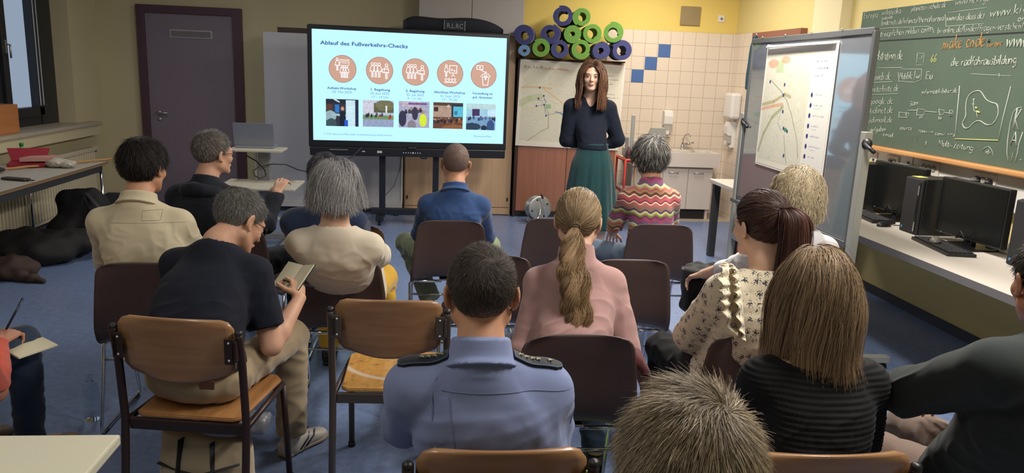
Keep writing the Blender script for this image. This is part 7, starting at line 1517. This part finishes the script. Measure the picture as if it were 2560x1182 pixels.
# 16 person at the left edge
P = person('person in an orange pullover and jeans writing on a notepad at the left edge', -1.94, 2.66, -.42, (-150, 560), 2.55, hyaw=-.2, hpitch=.45, skin='d', shw=.18, armL=((-.2, .2, .74), (-.14, .30, .45)), armR=((.26, .16, .70), (.10, .43, .645)), kneeL=(-.12, .42, .51), kneeR=(.13, .48, .51), ankR=(.13, .48, .10), handn={1: (.2, .1, 1)}, handd={1: (-.35, .9, .15)}, curl={1: (.9, .9, 1, 1)},
    top=dict(m=F_orange, neck='round', hem=.48, bulk=1.04), bottom=dict(m=F_jeans), shoes=dict(m=S_tan), h=.0065)
short_hair(P, 3000, sr(60, 50, 44), sr(110, 96, 84), L=(.01, .03), wd=.002, th=.008)
R_m2 = Matrix.Rotation(-.42, 4, 'Z'); wr2 = lambda p: Matrix.Translation((-1.94, 2.66, 0)) @ R_m2 @ Vector(p)
tag(MB().box(-.052, .052, -.075, .075, 0, .004, .001).box(-.051, .051, -.074, .074, .004, .007, .001).build('notepad', mat('pages_cream', sr(214, 208, 180), .7), None, wr2(P['wr'][1] + np.array([.035, .10, -.055])), (.05, .1, -.6)), 'small cream notepad on the knee of the person at the left edge', 'notepad')
tag(MB().tube([(0, 0, -.05), (0, 0, .08)], .0045, 8).build('pen', mat('pen_navy', sr(40, 48, 66), .3), None, wr2(P['wr'][1] + np.array([-.02, .08, .07])), (-.5, .35, 0)), 'dark ballpoint pen held by the person at the left edge', 'pen')

# ---------------- things under and beside the chairs ----------------
def _tote(s): s.loft([((0, 0, .0), (1, 0, 0), .17, .06), ((0, 0, .17), (1, 0, 0), .18, .07), ((0, .0, .33), (1, 0, 0), .17, .045)], n=3)
t = thing('cloth_bag', 'beige cloth bag with black straps under the chair of the black t-shirt man', 'bag', (-.80, 2.62, 0), -.3)
blob_thing('bag_body', None, None, fabric('canvas_beige', sr(176, 158, 130)), _tote, (-.25, -.12, -.02), (.25, .12, .38), .008, (0, 0, 0), .012, (9, 9, 9), t)
MB().tube([(-.07, -.068, .02), (-.07, -.078, .18), (-.06, -.06, .33)], .022, flat=.15).tube([(.06, -.068, .08), (.07, -.078, .2), (.06, -.06, .33)], .018, flat=.15).tube([(-.16, -.06, .22), (0, -.075, .20), (.16, -.06, .26)], .008, flat=.5).build('strap', M_blackm, t)
blob_thing('grey_jacket', 'silvery grey rolled garment lying on the beige cloth bag', 'garment', mat('silver_cloth', sr(110, 112, 120), .35), lambda s: s.loft([((-.1, 0, 0), (0, 1, 0), .05, .03), ((0, 0, .01), (0, 1, 0), .07, .04), ((.12, 0, 0), (0, 1, 0), .05, .035)]), (-.18, -.1, -.08), (.2, .1, .1), .007, (-.70, 2.60, .375), .010, (18, 18, 18))
t = thing('black_coat', 'black coat bundled on the lap of the curly blonde woman', 'coat', (1.49, 3.83, 0.02), 0)
blob_thing('coat_cloth', None, None, fabric('coat_black', sr(20, 20, 22)), lambda s: [s.ell((0, 0, .62), (.15, .11, .09), k=.04), s.ell((.12, 0, .70), (.12, .09, .06), k=.04), s.ell((-.10, -.03, .54), (.07, .08, .17), k=.05)], (-.35, -.25, -.02), (.35, .25, .65), .01, (0, 0, 0), .024, (15, 15, 12), t)
# bicycle helmet and grey shoe seen between the uniform shirt and the next chair
t = thing('bicycle_helmet', 'lime green bicycle helmet with dark vents on the floor by the light blue shirt', 'helmet', (.61, 2.62, 0), .3)
s = SDF((-.15, -.18, -.01), (.15, .18, .17), .005); s.ell((0, 0, .03), (.10, .135, .115), None, .005); s.ell((0, 0, .0), (.085, .115, .09), None, .004, '-')
for a in (-.9, -.3, .3, .9):
    for y in (-.07, .03): s.ell((.11 * math.sin(a), y, .03 + .11 * math.cos(a)), (.014, .038, .03), rotm(0, 0, a), .003, '-')
s.cut((0, 0, .004), (0, 0, 1)); V, Fq = s.mesh(1); mesh_np('shell', V, Fq, t, mat('lime', sr(150, 196, 50), .35))
MB().tube([(-.09, -.05, .03), (-.06, .0, .004), (.0, .02, .004), (.08, .0, .03)], .006, flat=.4).build('strap', M_black, t)
def _scarf(s): s.loft([((-.02, 0, 0), (0, 1, 0), .06, .03), ((.06, 0, -.04), (0, 1, 0), .07, .03), ((.12, .02, -.16), (0, 1, 0), .06, .025), ((.13, .02, -.26), (0, 1, 0), .04, .02)])
blob_thing('wine_jacket', 'wine red jacket hanging off the right side of the pink woman\'s chair', 'jacket', fabric('cloth_wine', sr(92, 40, 44)), _scarf, (-.12, -.12, -.32), (.22, .12, .08), .008, (.70, 2.62, .66), .012, (14, 14, 14))
mcb = mat('clear_bottle', (.75, .8, .85), .08); mcb.node_tree.nodes['Principled BSDF'].inputs['Transmission Weight'].default_value = 1.; mcb.node_tree.nodes['Principled BSDF'].inputs['IOR'].default_value = 1.12
blob_thing('water_bottle', 'faint clear water bottle on the floor beside the chrome leg of the left shell chair', 'bottle', mcb, lambda s: s.loft([((0, 0, .0), (1, 0, 0), .034, .034), ((0, 0, .15), (1, 0, 0), .034, .034), ((0, 0, .19), (1, 0, 0), .014, .014), ((0, 0, .22), (1, 0, 0), .014, .014)], n=2), (-.06, -.06, -.02), (.06, .06, .26), .005, (-1.55, 3.42, 0), 0)
